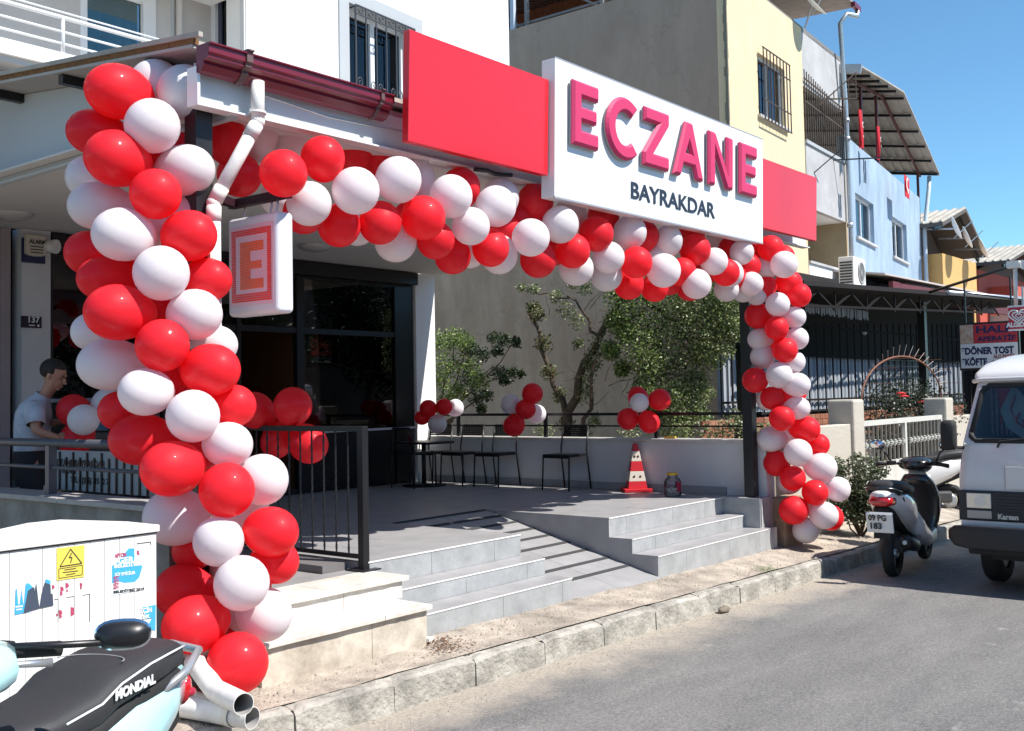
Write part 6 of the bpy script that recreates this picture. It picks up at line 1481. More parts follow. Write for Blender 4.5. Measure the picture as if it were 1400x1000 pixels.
# ------------------------------------------------------------------ scooters
def ovalr(c, ax, a, b_, th, m, par, nm):
    pass
def scooter(lab, loc, rz, C, plate=None, group=None, big=1.0, hw=1.0, mir=(.24, .34, 1.19), hx=0.0, hz=0.0, ms=1.0, steer=0.0):
    """forward is +X, left is +Y, z from the ground; C: colours"""
    t = thing('scooter', lab, 'scooter', loc, rz, group); t.scale = (big, big, big); WM[t.name] = WM[t.name] @ Matrix.Scale(big, 4)
    P = lambda nm, b, m, **k: part(nm, b, m, t, local=True, **k)
    ax_r, ax_f, wr = -.60, .62, .225
    X = Vector((1, 0, 0)); Yv = Vector((0, 1, 0)); Zv = Vector((0, 0, 1))
    def lf(secs, n=22): return B().loft([((x, 0, z), Yv*w_, (0, 0, h_), e) for x, z, w_, h_, e in secs], n)
    for x, r, wd in ((ax_r, wr, .055), (ax_f, wr, .045)):
        w_ = P('wheel', B().lathe((x, 0, r), [(r*.62, -wd*.55), (r*.66, -wd*.6), (r*.80, -wd), (r*.93, -wd*.85), (r, -wd*.3), (r, wd*.3), (r*.93, wd*.85), (r*.80, wd), (r*.66, wd*.6), (r*.62, wd*.55)], 32, (0, 1, 0), caps=False), M_rub)
        q = B().lathe((x, 0, r), [(.035, -.05), (.05, -.03), (.05, .03), (.035, .05)], 14, (0, 1, 0))
        for k in range(5):
            a = k*2*math.pi/5; q.bar((x+math.cos(a)*.04, 0, r+math.sin(a)*.04), (x+math.cos(a)*r*.64, 0, r+math.sin(a)*r*.64), .03, .022, up=(0, 1, 0))
        part('rim', q, M_alu, w_, local=True); part('brake_disc', B().lathe((x, .055, r), [(.05, 0), (.10, 0), (.10, .004), (.05, .004)], 20, (0, 1, 0)), M_galv, w_, local=True)
    # tail body
    P('rear_body', lf([(-.98, .79, .03, .03, 2.4), (-.93, .77, .105, .07, 2.6), (-.80, .735, .15, .10, 2.6), (-.60, .67, .185, .155, 2.6), (-.38, .60, .185, .185, 2.8), (-.20, .52, .15, .18, 3), (-.08, .46, .12, .13, 3)]), C['body'])
    P('under_tail', lf([(-.92, .66, .08, .04, 3), (-.75, .60, .09, .07, 3), (-.45, .50, .09, .09, 3), (-.2, .40, .09, .09, 3)]), M_rub)
    P('seat', B().loft([((x, 0, z), Yv*w_, (0, 0, h_), e) for x, z, w_, h_, e in ((-.90, .865, .07, .03, 3), (-.86, .87, .135, .05, 3.2), (-.70, .865, .155, .06, 3.2), (-.52, .845, .155, .06, 3.2), (-.44, .81, .15, .06, 3.2), (-.28, .795, .14, .055, 3.2), (-.14, .78, .10, .06, 3), (-.06, .755, .05, .045, 2.6))], 26), C['seat'])
    P('seat_base', lf([(-.84, .815, .14, .03, 3.5), (-.4, .745, .15, .05, 3.5), (-.1, .70, .09, .05, 3)]), M_rub)
    P('floorboard', B().box(-.14, .34, -.17, .17, .27, .31), M_rub, bevel=.02)
    for s in (-1, 1): P('side_skirt', B().loft([((-.25, s*.13, .36), Yv*.035, (0, 0, .08), 3), ((.05, s*.165, .27), Yv*.03, (0, 0, .05), 3), ((.36, s*.16, .30), Yv*.03, (0, 0, .07), 3)], 14), C['skirt'])
    # leg shield: bent plate
    b = B(); S = [(.36, .26, .15, .04), (.40, .36, .18, .035), (.42, .50, .21, .03), (.41, .66, .215, .03), (.38, .80, .18, .035), (.35, .90, .11, .05)]
    b.loft([((x, 0, z), Yv*w_, (h_, 0, 0), 3.2) for x, z, w_, h_ in S], 22); P('leg_shield', b, C['inner'])
    for s in (-1, 1): P('side_fairing', B().loft([((-.30, s*.13, .50), Yv*.05, (0, 0, .12), 3), ((-.12, s*.15, .40), Yv*.045, (0, 0, .10), 3), ((.10, s*.17, .31), Yv*.035, (0, 0, .05), 3)], 16), C['body'])
    b = B(); b.loft([((x+.045, 0, z), Yv*w_*1.0, (h_, 0, 0), 2.4) for x, z, w_, h_ in ((.38, .30, .14, .04), (.44, .42, .185, .05), (.46, .56, .205, .055), (.45, .70, .20, .05), (.41, .83, .15, .045), (.37, .92, .08, .03))], 22); P('front_panel', b, C['body'])
    P('front_fender', B().loft([((.62+math.cos(a)*.255, 0, wr+math.sin(a)*.255), Yv*(.075 if .2 < a < 2.4 else .05), Vector((math.cos(a), 0, math.sin(a)))*.02, 3) for a in [R(-5)+R(160)*i/8 for i in range(9)]], 12), C['body'])
    for s in (-1, 1): P('fork', B().cyl((.62, s*.075, wr), (.45, s*.06, .62), .018, 10), M_galv)
    # head: handlebar cover
    P('handlebar_cover', B().loft([((.20, 0, 1.0), Yv*.07*hw, (0, 0, .035), 2.6), ((.28, 0, 1.01), Yv*.15*hw, (0, 0, .06), 2.8), ((.38, 0, 1.0), Yv*.165*hw, (0, 0, .085), 2.4), ((.46, 0, .975), Yv*.13*hw, (0, 0, .075), 2.2), ((.50, 0, .96), Yv*.07*hw, (0, 0, .04), 2.2)], 26), C['head'])
    P('headlight', B().loft([((.455, 0, .965), Yv*.115, (0, 0, .055), 2.6), ((.512, 0, .955), Yv*.085, (0, 0, .04), 2.4)], 20), mat('headlamp', (.45, .46, .48), .08, metal=.3, coat=1))
    P('instrument_panel', B().obox((.25, 0, 1.045), (.045, 0, .012), (0, .09, 0), (-.003, 0, .010)), M_black, bevel=.006)
    for s in (-1, 1):
        P('handlebar', B().tube([(.33, s*.12, 1.0), (.28, s*.22, 1.02), (.22, s*.31, 1.01)], .012, 8), M_black)
        P('grip', B().tube([(.255, s*.25, 1.018), (.20, s*.355, 1.005)], .019, 10), M_rub)
        P('brake_lever', B().tube([(.31, s*.215, 1.0), (.305, s*.27, .995), (.26, s*.345, .985)], .008, 8, [.009, .008, .011]), M_alu)
        P('switch_block', B().obox((.265, s*.215, 1.02), (.03, s*-.02, 0), (.015, s*.028, 0), (0, 0, .022)), M_black, bevel=.006)
        mx_, my_, mz_ = mir; P('mirror_stem', B().tube([(.27, s*.22, 1.03), (.27*.45+mx_*.55, s*(.1+my_*.5), 1.03*.35+mz_*.65), (mx_+.01, s*my_, mz_)], .009, 8), M_black)
        m_ = P('mirror', B().loft([((mx_+.03, s*my_, mz_+.01), Yv*.03, (0, 0, .015), 2.2), ((mx_+.015, s*(my_+.005), mz_+.015), Yv*.075*ms, (0, 0, .045*ms*ms), 2.6), ((mx_-.002, s*(my_+.005), mz_+.015), Yv*.078*ms, (0, 0, .048*ms*ms), 2.6)], 20), M_black)
        part('mirror_glass', B().loft([((mx_-.0025, s*(my_+.005), mz_+.015), Yv*.069, (0, 0, .040), 2.6), ((mx_-.004, s*(my_+.005), mz_+.015), Yv*.069, (0, 0, .040), 2.6)], 20), mat('mirror_glass', (.75, .8, .85), .02, metal=1), m_, local=True)
        P('indicator', B().ball((-.93, s*.112, .735), .026, 12, 8, (1, .7, .6)), C.get('lens') or mat('orange_lens', (.6, .22, .1), .15, coat=1))
    P('tail_light', B().loft([((-1.0, 0, .745), Yv*.075, (0, 0, .035), 2.8), ((-.955, 0, .745), Yv*.105, (0, 0, .05), 2.8), ((-.90, 0, .745), Yv*.13, (0, 0, .055), 2.8)], 20), mat('red_lens', (.5, .01, .015), .12, coat=1))
    P('grab_rail', B().tube([(-.72, .12, .77), (-.84, .155, .825), (-.97, .12, .86), (-1.0, 0, .868), (-.97, -.12, .86), (-.84, -.155, .825), (-.72, -.12, .77)], .014, 8), C['rail'])
    P('mudguard', B().obox((-.93, 0, .50), (.015, 0, .10), (0, .075, 0), (.006, 0, 0)), M_rub)
    P('engine', B().box(-.62, -.22, .02, .13, .20, .36).box(-.60, -.30, -.10, .02, .22, .38), mat('engine_grey', (.09, .09, .095), .5, metal=.5), bevel=.03)
    P('muffler', B().loft([((-.30, -.15, .27), Yv*.035, (0, 0, .035), 2), ((-.45, -.165, .29), Yv*.055, (0, 0, .06), 2.3), ((-.78, -.175, .35), Yv*.058, (0, 0, .065), 2.3), ((-.82, -.175, .357), Yv*.03, (0, 0, .035), 2)], 18), mat('muffler', (.03, .03, .032), .4, metal=.3))
    P('muffler_tip', B().cyl((-.82, -.175, .357), (-.85, -.175, .362), .02, 12), M_galv)
    P('stand', B().tube([(-.25, .08, .22), (-.20, .20, .01)], .012, 7), M_black)
    for o_ in children(t):
        if o_.name.split('.')[0] in ('handlebar_cover', 'headlight', 'instrument_panel', 'handlebar', 'grip', 'brake_lever', 'switch_block', 'mirror_stem', 'mirror', 'indicator_front'):
            o_.rotation_euler = (0, 0, steer); q_ = Vector((.38, 0, 0)); o_.location = q_-Matrix.Rotation(steer, 3, 'Z') @ q_+Vector((hx, 0, hz))
    if C.get('stripe'):
        for s in (-1, 1): P('stripe', B().loft([((-.75, s*.152, .75), (.02, 0, 0), (0, 0, .025), 2), ((-.72, s*.160, .72), (.02, 0, 0), (0, 0, .022), 2)], 10), C['stripe'])
    if plate:
        pl = P('number_plate', B().obox((-1.005, 0, .555), (.004, 0, .012), (0, .12, 0), (-.02, 0, .085)), M_signwhite, bevel=.003)
        for k, tx in enumerate(plate):
            tm = text_mesh(tx, .078, (-1.012-(.02 if k == 0 else .0), .095, .575-.078*k), (0, -1, 0), (-.2, 0, 1), .0012, .0025, xs=1.0 if k else .82); part('lettering', tm, M_print, pl, local=True)
    return t
M_wp = mat('scooter_white', (.82, .82, .82), .18, coat=.8); M_bp = mat('scooter_black', (.015, .015, .016), .2, coat=.6)
M_vinyl = mat('seat_vinyl', (.028, .028, .03), .55, bump=.15, bscale=250)
zr_ = lambda x: zroad(x)+.002
a_, c_ = atZ(1222, 786, zroad(11.2)), atZ(1272, 760, zroad(12.0))
dv = (c_-a_); hd = math.atan2(dv.y, dv.x)
mid = a_+Vector((math.cos(hd), math.sin(hd), 0))*.68
scooter('black and white scooter at the kerb showing its rear and plate 09 PG 183', (mid.x, mid.y, zroad(mid.x)+.002), hd,
        dict(body=M_wp, seat=M_vinyl, inner=M_bp, head=M_bp, skirt=M_galv, rail=M_bp, stripe=M_print), plate=('09 PG', '183'), big=1.14)
a_ = atZ(1291, 710, -.84); hd2 = math.radians(128)
scooter('white scooter with red flash and black seat standing between the black scooter and the van', (a_.x+math.cos(hd2)*.6, a_.y+math.sin(hd2)*.6, -.80), hd2,
        dict(body=M_wp, seat=M_vinyl, inner=M_bp, head=M_wp, skirt=M_wp, rail=M_bp, stripe=mat('red_flash', (.6, .02, .02), .4)), big=1.12)

# big pale blue scooter in the foreground: its own, sportier shapes
M_aqua = mat('aqua_paint', (.42, .70, .74), .16, coat=.9)
def fore_scooter():
    BG = 1.09
    rear = atZ(200, 890, zroad(2.5)+.90*BG); hd = math.atan2(-.40, -.93)
    F = Vector((math.cos(hd), math.sin(hd), 0))
    org = rear+F*.86*BG; org.z = zroad(org.x)
    t = scooter('pale blue scooter in the near left corner with black seat lettered MONDIAL', tuple(org), hd,
                dict(body=M_aqua, seat=M_vinyl, inner=M_aqua, head=M_aqua, skirt=M_aqua, lens=mat('dark_red_lens', (.35, .01, .03), .15, coat=1), rail=mat('silver_plastic', (.42, .43, .45), .25, metal=.5)), big=BG, hw=1.8, mir=(.22, .50, 1.018), hx=-.22, hz=.05, ms=.84, steer=R(28))
    return t
fs = fore_scooter()
SeatM = WM[fs.name]
tm = text_mesh('MONDIAL', .042, (0, 0, 0), (1, 0, 0), (0, 1, 0), .001, .002)
st_ = [v for v in children(fs) if v.name.startswith('seat')][0]
tm.v = [Vector((-.48-v.x, .1585+v.z, .835+v.y*.9)) for v in tm.v]
part('lettering', tm, M_signwhite, st_, local=True)
for s in (1, -1):
    pts = [(-.88, s*.125, .895), (-.8, s*.146, .900), (-.66, s*.153, .893), (-.52, s*.153, .870), (-.44, s*.148, .835), (-.30, s*.140, .820)]
    part('piping', B().tube(pts, .0035, 6), M_signwhite, st_, local=True)
pts = [(-.50+.06*math.cos(t), .11*math.sin(t), .905-.25*max(0, .06*math.cos(t))) for t in [R(90)+R(180)*i/14 for i in range(15)]]
part('stitching', B().tube([(p[0]-.08, p[1], p[2]+.012) for p in pts], .0018, 5), mat('stitch', (.3, .3, .3), .8), st_, local=True)
part('badge', B().cyl((-.62, .166, .70), (-.62, .171, .70), .018, 16), M_sblue, fs, local=True)

# ------------------------------------------------------------------ white van
XV = 11.12; yL, yR = 3.27, 1.18; zv = zroad(11.5)
van = thing('van', 'old white minibus with black bumper and cloth pennant behind its windscreen, parked facing the viewer', 'van', (XV, 2.2, zv))
M_van = mat('van_white', (.66, .65, .64), .35, coat=.5, var=.06, vscale=1.5)
wsb, wst = .66, 1.21       # windscreen bottom and top heights
prof = [(XV+.06, -.12), (XV+.03, .12), (XV+.05, .40), (XV+.10, wsb-.03)]
yl = lambda z: yL-.02-max(0, z-.3)*.10
yr = lambda z: yR+.02+max(0, z-.3)*.10
secs = [(XV+.06, -.12), (XV+.03, .05), (XV+.035, .30), (XV+.07, .50), (XV+.11, wsb-.02)]
b = B(); V = []
for x, z in secs: V += [(x+.05, yl(z), z), (x+.012, yl(z)-.03, z), (x, yl(z)-.09, z), (x-.015, 2.2, z), (x, yr(z)+.09, z), (x+.05, yr(z), z)]
b.add(V, [(i*6+j, i*6+j+1, (i+1)*6+j+1, (i+1)*6+j) for i in range(len(secs)-1) for j in range(5)], True)
part('front_panel', b, M_van, van)
# sides and box body
b = B(); 
for s, yy in ((1, yl), (-1, yr)):
    V = []
    zs_ = [-.35, .1, .45, wsb, 1.0, wst+.04]
    for z in zs_:
        xf = XV+.10 if z < .5 else XV+.16+(z-wsb)*.62
        V += [(xf, yy(z), z), (XV+1.2, yy(z), z), (XV+4.6, yy(z), z)]
    b.add(V, [(i*3+j, i*3+j+1, (i+1)*3+j+1, (i+1)*3+j) for i in range(len(zs_)-1) for j in range(2)])
part('side_panel', b, M_van, van)
part('rear_panel', B().box(XV+4.58, XV+4.62, yR, yL, -.35, 1.3), M_van, van)
zr2 = wst+.045; b = B()
b.loft([((XV+.47, 2.225, zr2+.02), (0, .93, 0), (0, 0, .02), 6), ((XV+.52, 2.225, zr2+.05), (0, .96, 0), (0, 0, .05), 5), ((XV+.8, 2.225, zr2+.11), (0, .96, 0), (0, 0, .11), 4), ((XV+1.4, 2.225, zr2+.15), (0, .96, 0), (0, 0, .15), 4), ((XV+4.6, 2.225, zr2+.15), (0, .96, 0), (0, 0, .15), 4)], 28)
part('roof', b, M_van, van)
b = B(); b.tube([(XV+.50, yL-.08, zr2+.0), (XV+.44, yL-.16, zr2+.012), (XV+.42, 2.2, zr2+.03), (XV+.44, yR+.16, zr2+.012), (XV+.50, yR+.08, zr2+.0)], .022, 8); part('roof_gutter', b, M_van, van)
# windscreen with black rubber
def wsp(y, z): return Vector((XV+.125+(z-wsb)*.62, y, z))
yl2, yr2 = yL-.13, yR+.13
loop = [(yl2, wsb+.07), (yl2-.0, wsb+.045), (yl2-.05, wsb), (2.2, wsb-.012), (yr2+.05, wsb), (yr2, wsb+.05), (yr2+.05, wst-.06), (yr2+.11, wst), (2.2, wst+.012), (yl2-.11, wst), (yl2-.05, wst-.06)]
pv = B().tube([wsp(*q) for q in loop]+[wsp(*loop[0])], .028, 8); part('windscreen_seal', pv, M_rub, van)
b = B(); V = [wsp(*q) for q in loop]; b.add(V, [tuple(range(len(V)))]); part('windscreen', b, glass('windscreen_glass', (.55, .62, .66), .01, 1.5), van)
# white pillars round the glass
for s, yy in ((1, yl), (-1, yr)):
    b = B(); V = []
    for z in (wsb-.03, wsb+.1, wsb+.3, wst-.02, wst+.05):
        V += [Vector((XV+.16+(z-wsb)*.62, yy(z), z)), wsp(yy(z)-s*.03, z)+Vector((0, 0, 0)), wsp((yl2 if s > 0 else yr2)-s*(.0 if z < wst-.1 else .04), z)+Vector((.006, 0, 0))]
    b.add(V, [(i*3+j, i*3+j+1, (i+1)*3+j+1, (i+1)*3+j) for i in range(4) for j in range(2)], True)
    part('door_pillar', b, M_van, van)
V = [wsp(yl(wst)-.03, wst), wsp(yr(wst)+.03, wst), Vector((XV+.49, yr(wst)+.04, zr2+.02)), Vector((XV+.49, yl(wst)-.04, zr2+.02))]
part('header_panel', B().add(V, [(0, 1, 2, 3)]), M_van, van)
V = [(XV+.10, yl2+.06, wsb-.035), (XV+.10, yr2-.06, wsb-.035), tuple(wsp(yr2-.06, wsb-.0)), tuple(wsp(yl2+.06, wsb-.0))]
part('scuttle', B().add(V, [(0, 1, 2, 3)]), M_van, van)
# cabin inside
part('cabin', B().box(XV+1.5, XV+1.55, yR+.05, yL-.05, -.3, 1.25), M_dark, van); part('dashboard', B().box(XV+.2, XV+.7, yR+.08, yL-.08, .3, .58), M_dark, van, bevel=.03)
part('cabin_floor', B().box(XV+.16, XV+1.5, yR+.05, yL-.05, -.34, -.3), M_dark, van)
part('seat', B().box(XV+1.0, XV+1.2, 2.5, 3.0, .2, 1.0), M_rub, van, bevel=.05)
M_cl = mat('pennant_cloth', (.22, .27, .26), .8); xq = XV+.62
part('pennant', B().add([(xq, 2.84, wst+.02), (xq-.10, 2.95, .95), (xq-.16, 2.88, .78), (xq-.2, 2.70, .66), (xq-.2, 2.45, .64), (xq-.1, 2.62, .9), (xq-.03, 2.74, 1.10)], [(0, 1, 6), (1, 2, 5, 6), (2, 3, 4, 5)]), M_cl, van, fix=False)
b = B(); xs3 = xq-.03
zz_ = [(2.81, 1.10), (2.85, .96), (2.80, .86), (2.76, .93), (2.79, .84), (2.70, .78), (2.72, .86), (2.66, .74), (2.60, .72)]
for k, (p_, q_) in enumerate(zip(zz_, zz_[1:])): b.bar((xq-.07-.02*k, p_[0], p_[1]), (xq-.07-.02*(k+1), q_[0], q_[1]), .01, .03, up=(1, 0, 0))
part('pennant_print', b, mat('pennant_red', (.30, .02, .03), .8), van, fix=False)
part('red_cloth', B().add([(xq+.03, 3.0, wst+.02), (xq+.03, 2.84, wst+.02), (xq+.0, 2.92, .9), (xq+.02, 2.98, .8)], [(0, 1, 2, 3)]), mat('red_cloth', (.45, .015, .02), .8), van, fix=False)
b = B()
for k in range(5): y = 3.08-.045*k; b.add([(xq+.05, y, wst), (xq+.02, y-.035, wst), (xq+.02, y-.03, .7), (xq+.05, y, .7)], [(0, 1, 2, 3)])
part('side_curtain', b, mat('stripe_cloth', (.55, .5, .5), .8, var=.9, vscale=14, col2=(.35, .03, .03)), van, fix=False)
b = B().cyl(wsp(2.85, wsb+.0)+Vector((-.05, 0, .0)), wsp(2.35, wsb+.06)+Vector((-.03, 0, 0)), .008, 6); b.cyl(wsp(2.85, wsb)+Vector((-.05, 0, 0)), wsp(2.88, wsb-.06), .010, 6); b.cyl(wsp(3.02, wsb+.02)+Vector((-.035, 0, 0)), wsp(2.50, wsb+.02)+Vector((-.035, 0, 0)), .007, 6); part('wiper', b, M_rub, van, fix=False)
# hatch line, grille, lamps, bumper
xg = XV+.012
part('front_hatch', B().box(XV+.012, XV+.03, 1.45, 2.80, .20, .42), M_van, van, bevel=.004)
part('hatch_seam', B().bar((XV+.022, 1.45, .425), (XV+.022, 2.80, .425), .008, .006).bar((XV+.018, 2.803, .2), (XV+.022, 2.803, .425), .006, .008), mat('seam_grey', (.3, .3, .3), .8), van)
part('grille_frame', B().box(XV-.004, XV+.03, yR+.03, yL-.03, -.115, .178), mat('grille_black', (.02, .022, .026), .5), van, bevel=.01)
for k in range(9): part('grille_slat', B().box(XV-.014, XV-.004, yR+.34, 2.90, -.10+k*.030, -.084+k*.030), MATS['grille_black'], van)
for s, yc in ((1, 3.055), (-1, yR+.215)):
    h_ = part('headlight', B().box(XV-.02, XV-.003, yc-.125, yc+.105, .005, .155), mat('lens', (.62, .62, .58), .08, metal=.35, coat=1), van, bevel=.008)
    part('reflector', B().cyl((XV-.0215, yc-.02, .08), (XV-.0225, yc-.02, .08), .055, 20), M_alu, h_)
    part('bezel', B().box(XV-.017, XV-.0045, yc-.135, yc+.115, -.005, .0045).box(XV-.017, XV-.0045, yc-.135, yc+.115, .1555, .165), M_rub, h_)
    part('indicator', B().box(XV-.016, XV-.003, yc-.125, yc+.105, -.095, -.015), mat('lens_grey', (.32, .31, .30), .15, coat=1), van, bevel=.005)
tm = text_mesh('Karsan', .068, (XV-.0165, 2.875, -.088), (0, -1, 0), (0, 0, 1), .002, .003); part('lettering', tm, mat('cream_print', (.6, .57, .5), .5), van)
b = B().loft([((XV+.08, 3.36, -.27), (.05, 0, 0), (0, 0, .05), 4), ((XV-.03, 3.28, -.27), (.04, 0, 0), (0, 0, .10), 4), ((XV-.10, 3.12, -.27), (.035, 0, 0), (0, 0, .115), 5), ((XV-.11, 2.2, -.27), (.035, 0, 0), (0, 0, .115), 5), ((XV-.10, 1.35, -.27), (.035, 0, 0), (0, 0, .115), 5), ((XV-.03, 1.17, -.27), (.04, 0, 0), (0, 0, .10), 4), ((XV+.08, 1.10, -.27), (.05, 0, 0), (0, 0, .05), 4)], 16)
part('bumper', b, mat('bumper_black', (.018, .02, .024), .55), van)
part('valance', B().box(XV-.06, XV+.1, 1.3, 3.15, -.44, -.36), M_rub, van, bevel=.02)
part('lower_panel', B().box(XV+.0, XV+.1, yR+.05, yL-.05, -.18, -.118), M_van, van)
part('number_plate', B().box(XV-.150, XV-.146, 1.94, 2.46, -.33, -.22), M_signwhite, van); part('plate_band', B().box(XV-.152, XV-.1505, 2.42, 2.46, -.33, -.22), mat('plate_blue', (.01, .06, .4), .4), van)
def wheel(x, y):
    w_ = part('wheel', B().lathe((x, y, zv+.33), [(.19, -.09), (.22, -.095), (.30, -.095), (.33, -.06), (.33, .06), (.30, .095), (.22, .095), (.19, .09)], 32, (0, 1, 0), caps=False), M_rub, van)
    part('rim', B().lathe((x, y, zv+.33), [(.19, -.07), (.05, -.05), (.05, .05), (.19, .07)], 24, (0, 1, 0)), M_galv, w_)
for x in (XV+.78, XV+3.6):
    for y in (yL-.18, yR+.18): wheel(x, y)
part('underside', B().box(XV+.1, XV+4.5, yR+.3, yL-.3, -.50, -.36), M_rub, van)
part('mirror_arm', B().tube([(XV+.12, yL-.06, .59), (XV+.0, yL+.04, .60), (XV-.03, yL+.12, .60)], .016, 8), M_rub, van)
p = atX(1297, 595, XV-.02); part('mirror', B().loft([((XV+.03, p.y, p.z+.0), (0, .05, 0), (0, 0, .11), 4), ((XV-.0, p.y, p.z), (0, .075, 0), (0, 0, .150), 5), ((XV-.05, p.y, p.z), (0, .072, 0), (0, 0, .147), 5), ((XV-.075, p.y, p.z), (0, .05, 0), (0, 0, .11), 4)], 20), M_rub, van)

# ------------------------------------------------------------------ man tying balloons behind the left railing
def skin(pts, edges, rad, root=0, sub=2, name='s'):
    me = bpy.data.meshes.new(name); me.from_pydata([tuple(p) for p in pts], edges, []); me.update()
    ob = bpy.data.objects.new(name, me); COL.objects.link(ob)
    ob.modifiers.new('s', 'SKIN'); 
    lay = me.skin_vertices[0].data if me.skin_vertices else None
    if lay is None: me.skin_vertices.new(name='') ; lay = me.skin_vertices[0].data
    for i, r in enumerate(rad):
        lay[i].radius = (r, r) if not isinstance(r, tuple) else r; lay[i].use_root = (i == root)
    s = ob.modifiers.new('u', 'SUBSURF'); s.levels = sub; s.render_levels = sub
    dg = bpy.context.evaluated_depsgraph_get(); dg.update()
    m2 = bpy.data.meshes.new_from_object(ob.evaluated_get(dg)); bpy.data.objects.remove(ob); bpy.data.meshes.remove(me)
    b = B(); b.add([v.co.copy() for v in m2.vertices], [tuple(p.vertices) for p in m2.polygons], True); bpy.data.meshes.remove(m2); return b
DM = 8.85
def mp_(px, py, dd=0.0): return atD(px, py, DM+dd)
M_skin = mat('skin', (.42, .21, .14), .5); M_hair = mat('dark_hair', (.012, .009, .008), .6, bump=.4, bscale=200); M_shirt = mat('pale_shirt', (.50, .54, .62), .85, var=.6, vscale=9, col2=(.22, .25, .32)); M_trou = mat('dark_trousers', (.012, .013, .018), .8)
man = thing('person', 'dark-haired man in a pale patterned T-shirt bending his head over balloons he is tying', 'person', tuple(mp_(42, 755)))
J = dict(pel=mp_(42, 632), bel=mp_(42, 606), ch=mp_(45, 575), uch=mp_(50, 556), nk=mp_(60, 543), nk2=mp_(66, 534), hd=mp_(74, 522), hd2=mp_(76, 509),
         sn=mp_(47, 556, -.16), en=mp_(49, 589, -.24), wn=mp_(74, 597, -.20), hn=mp_(83, 599, -.18),
         sf=mp_(53, 556, .16), ef=mp_(58, 582, .20), wf=mp_(78, 577, .06), hf=mp_(86, 575, .03),
         hpn=mp_(42, 636, -.10), hpf=mp_(42, 636, .10), kn=mp_(44, 690, -.10), kf=mp_(46, 690, .10), an=mp_(40, 742, -.10), af=mp_(44, 742, .10), tn=mp_(55, 752, -.10), tf=mp_(58, 752, .10))
K = list(J); P_ = [J[k] for k in K]; ix = {k: i for i, k in enumerate(K)}
E_ = [('pel','bel'),('bel','ch'),('ch','uch'),('uch','nk'),('nk','nk2'),('nk2','hd'),('hd','hd2'),('uch','sn'),('sn','en'),('en','wn'),('wn','hn'),('uch','sf'),('sf','ef'),('ef','wf'),('wf','hf'),
      ('pel','hpn'),('hpn','kn'),('kn','an'),('an','tn'),('pel','hpf'),('hpf','kf'),('kf','af'),('af','tf')]
rd = dict(pel=.10, bel=.10, ch=.105, uch=.08, nk=.055, nk2=.052, hd=.075, hd2=.082, sn=.058, en=.042, wn=.027, hn=.024, sf=.058, ef=.042, wf=.027, hf=.024, hpn=.07, hpf=.07, kn=.058, kf=.058, an=.038, af=.038, tn=.035, tf=.035)
body = skin(P_, [(ix[a], ix[c]) for a, c in E_], [rd[k] for k in K], ix['pel'])
for hk, wk, sgn in (('hn', 'wn', 1), ('hf', 'wf', -1)):
    d = (J[hk]-J[wk]).normalized(); u = Vector((0, 0, 1)); s_ = d.cross(u).normalized(); base = J[hk]
    for k in range(4):
        l = (.075, .082, .078, .062)[k]; o_ = base+d*.015+u*(.024-.016*k); q1 = o_+d*l*.45+s_*.004; q2 = q1+d*l*.25-u*.012; q3 = q2+d*l*.15-u*.02
        fb_ = skin([base-d*.01, o_, q1, q2, q3], [(0, 1), (1, 2), (2, 3), (3, 4)], [.011, .010, .009, .0085, .0075], 0, 1); body.add(fb_.v, fb_.f, True)
    th = skin([base-d*.02+u*.01, base+u*.035+s_*sgn*-.01, base+d*.035+u*.045], [(0, 1), (1, 2)], [.013, .011, .009], 0, 1); body.add(th.v, th.f, True)
# head shape: skull, jaw, nose, brow, ears
hf_ = RT; hu = (UP*.92+RT*.25).normalized(); hr = hf_.cross(hu)
HF = (RT*.93-UP*.30+FW*-.12).normalized(); HU = (UP-HF*UP.dot(HF)).normalized(); HS = HF.cross(HU)
hc = mp_(75, 512)
def hb(c, r, sx, sy, sz, n=16, k=12):
    q = B().ball((0, 0, 0), r, n, k, (sx, sy, sz)); q.v = [c+HF*v.x+HS*v.y+HU*v.z for v in q.v]; return q
for c, r, a1, a2, a3 in ((hc+HU*.015-HF*.012, .098, 1.02, .80, 1.0), (hc-HU*.055+HF*.030, .064, .95, .85, 1.0), (hc-HU*.10+HF*.055, .030, .9, .9, .8), (hc-HU*.03+HF*.095, .016, 1.0, .8, 1.7), (hc-HU*.045+HF*.112, .014, .9, .95, .75), (hc+HU*.012+HF*.083, .030, .5, 1.6, .45), (hc-HU*.082+HF*.088, .014, .7, 1.6, .55)):
    q = hb(c, r, a1, a2, a3); body.add(q.v, q.f, True)
for s_ in (-1, 1):
    q = hb(hc-HF*.005-HU*.015+HS*s_*.080, .03, .62, .28, 1.0, 10, 8); body.add(q.v, q.f, True)
part('body', body, M_skin, man, fix=False)
for s_ in (-1, 1):
    q = hb(hc-HU*.012+HF*.083+HS*s_*.032, .008, .6, 1.3, .5, 8, 6); part('eye', q, mat('eye', (.06, .04, .03), .3), man, fix=False)
    q = hb(hc+HU*.012+HF*.094+HS*s_*.034, .018, .3, 1.3, .25, 8, 6); part('eyebrow', q, M_hair, man, fix=False)
hairb = B(); q = hb(hc+HU*.028-HF*.026, .106, 1.03, .82, .93, 24, 18); keep = []
hairb.add(q.v, q.f, True)
bmx = mesh_from('hair', hairb, True); bm = bmesh.new(); bm.from_mesh(bmx)
bmesh.ops.delete(bm, geom=[v for v in bm.verts if ((v.co-hc).dot(HF) > .045 and (v.co-hc).dot(HU) < .055) or (v.co-hc).dot(HU) < -.045 or ((v.co-hc).dot(HU) < -.0 and (v.co-hc).dot(HF) > .0)], context='VERTS'); bm.to_mesh(bmx); bm.free()
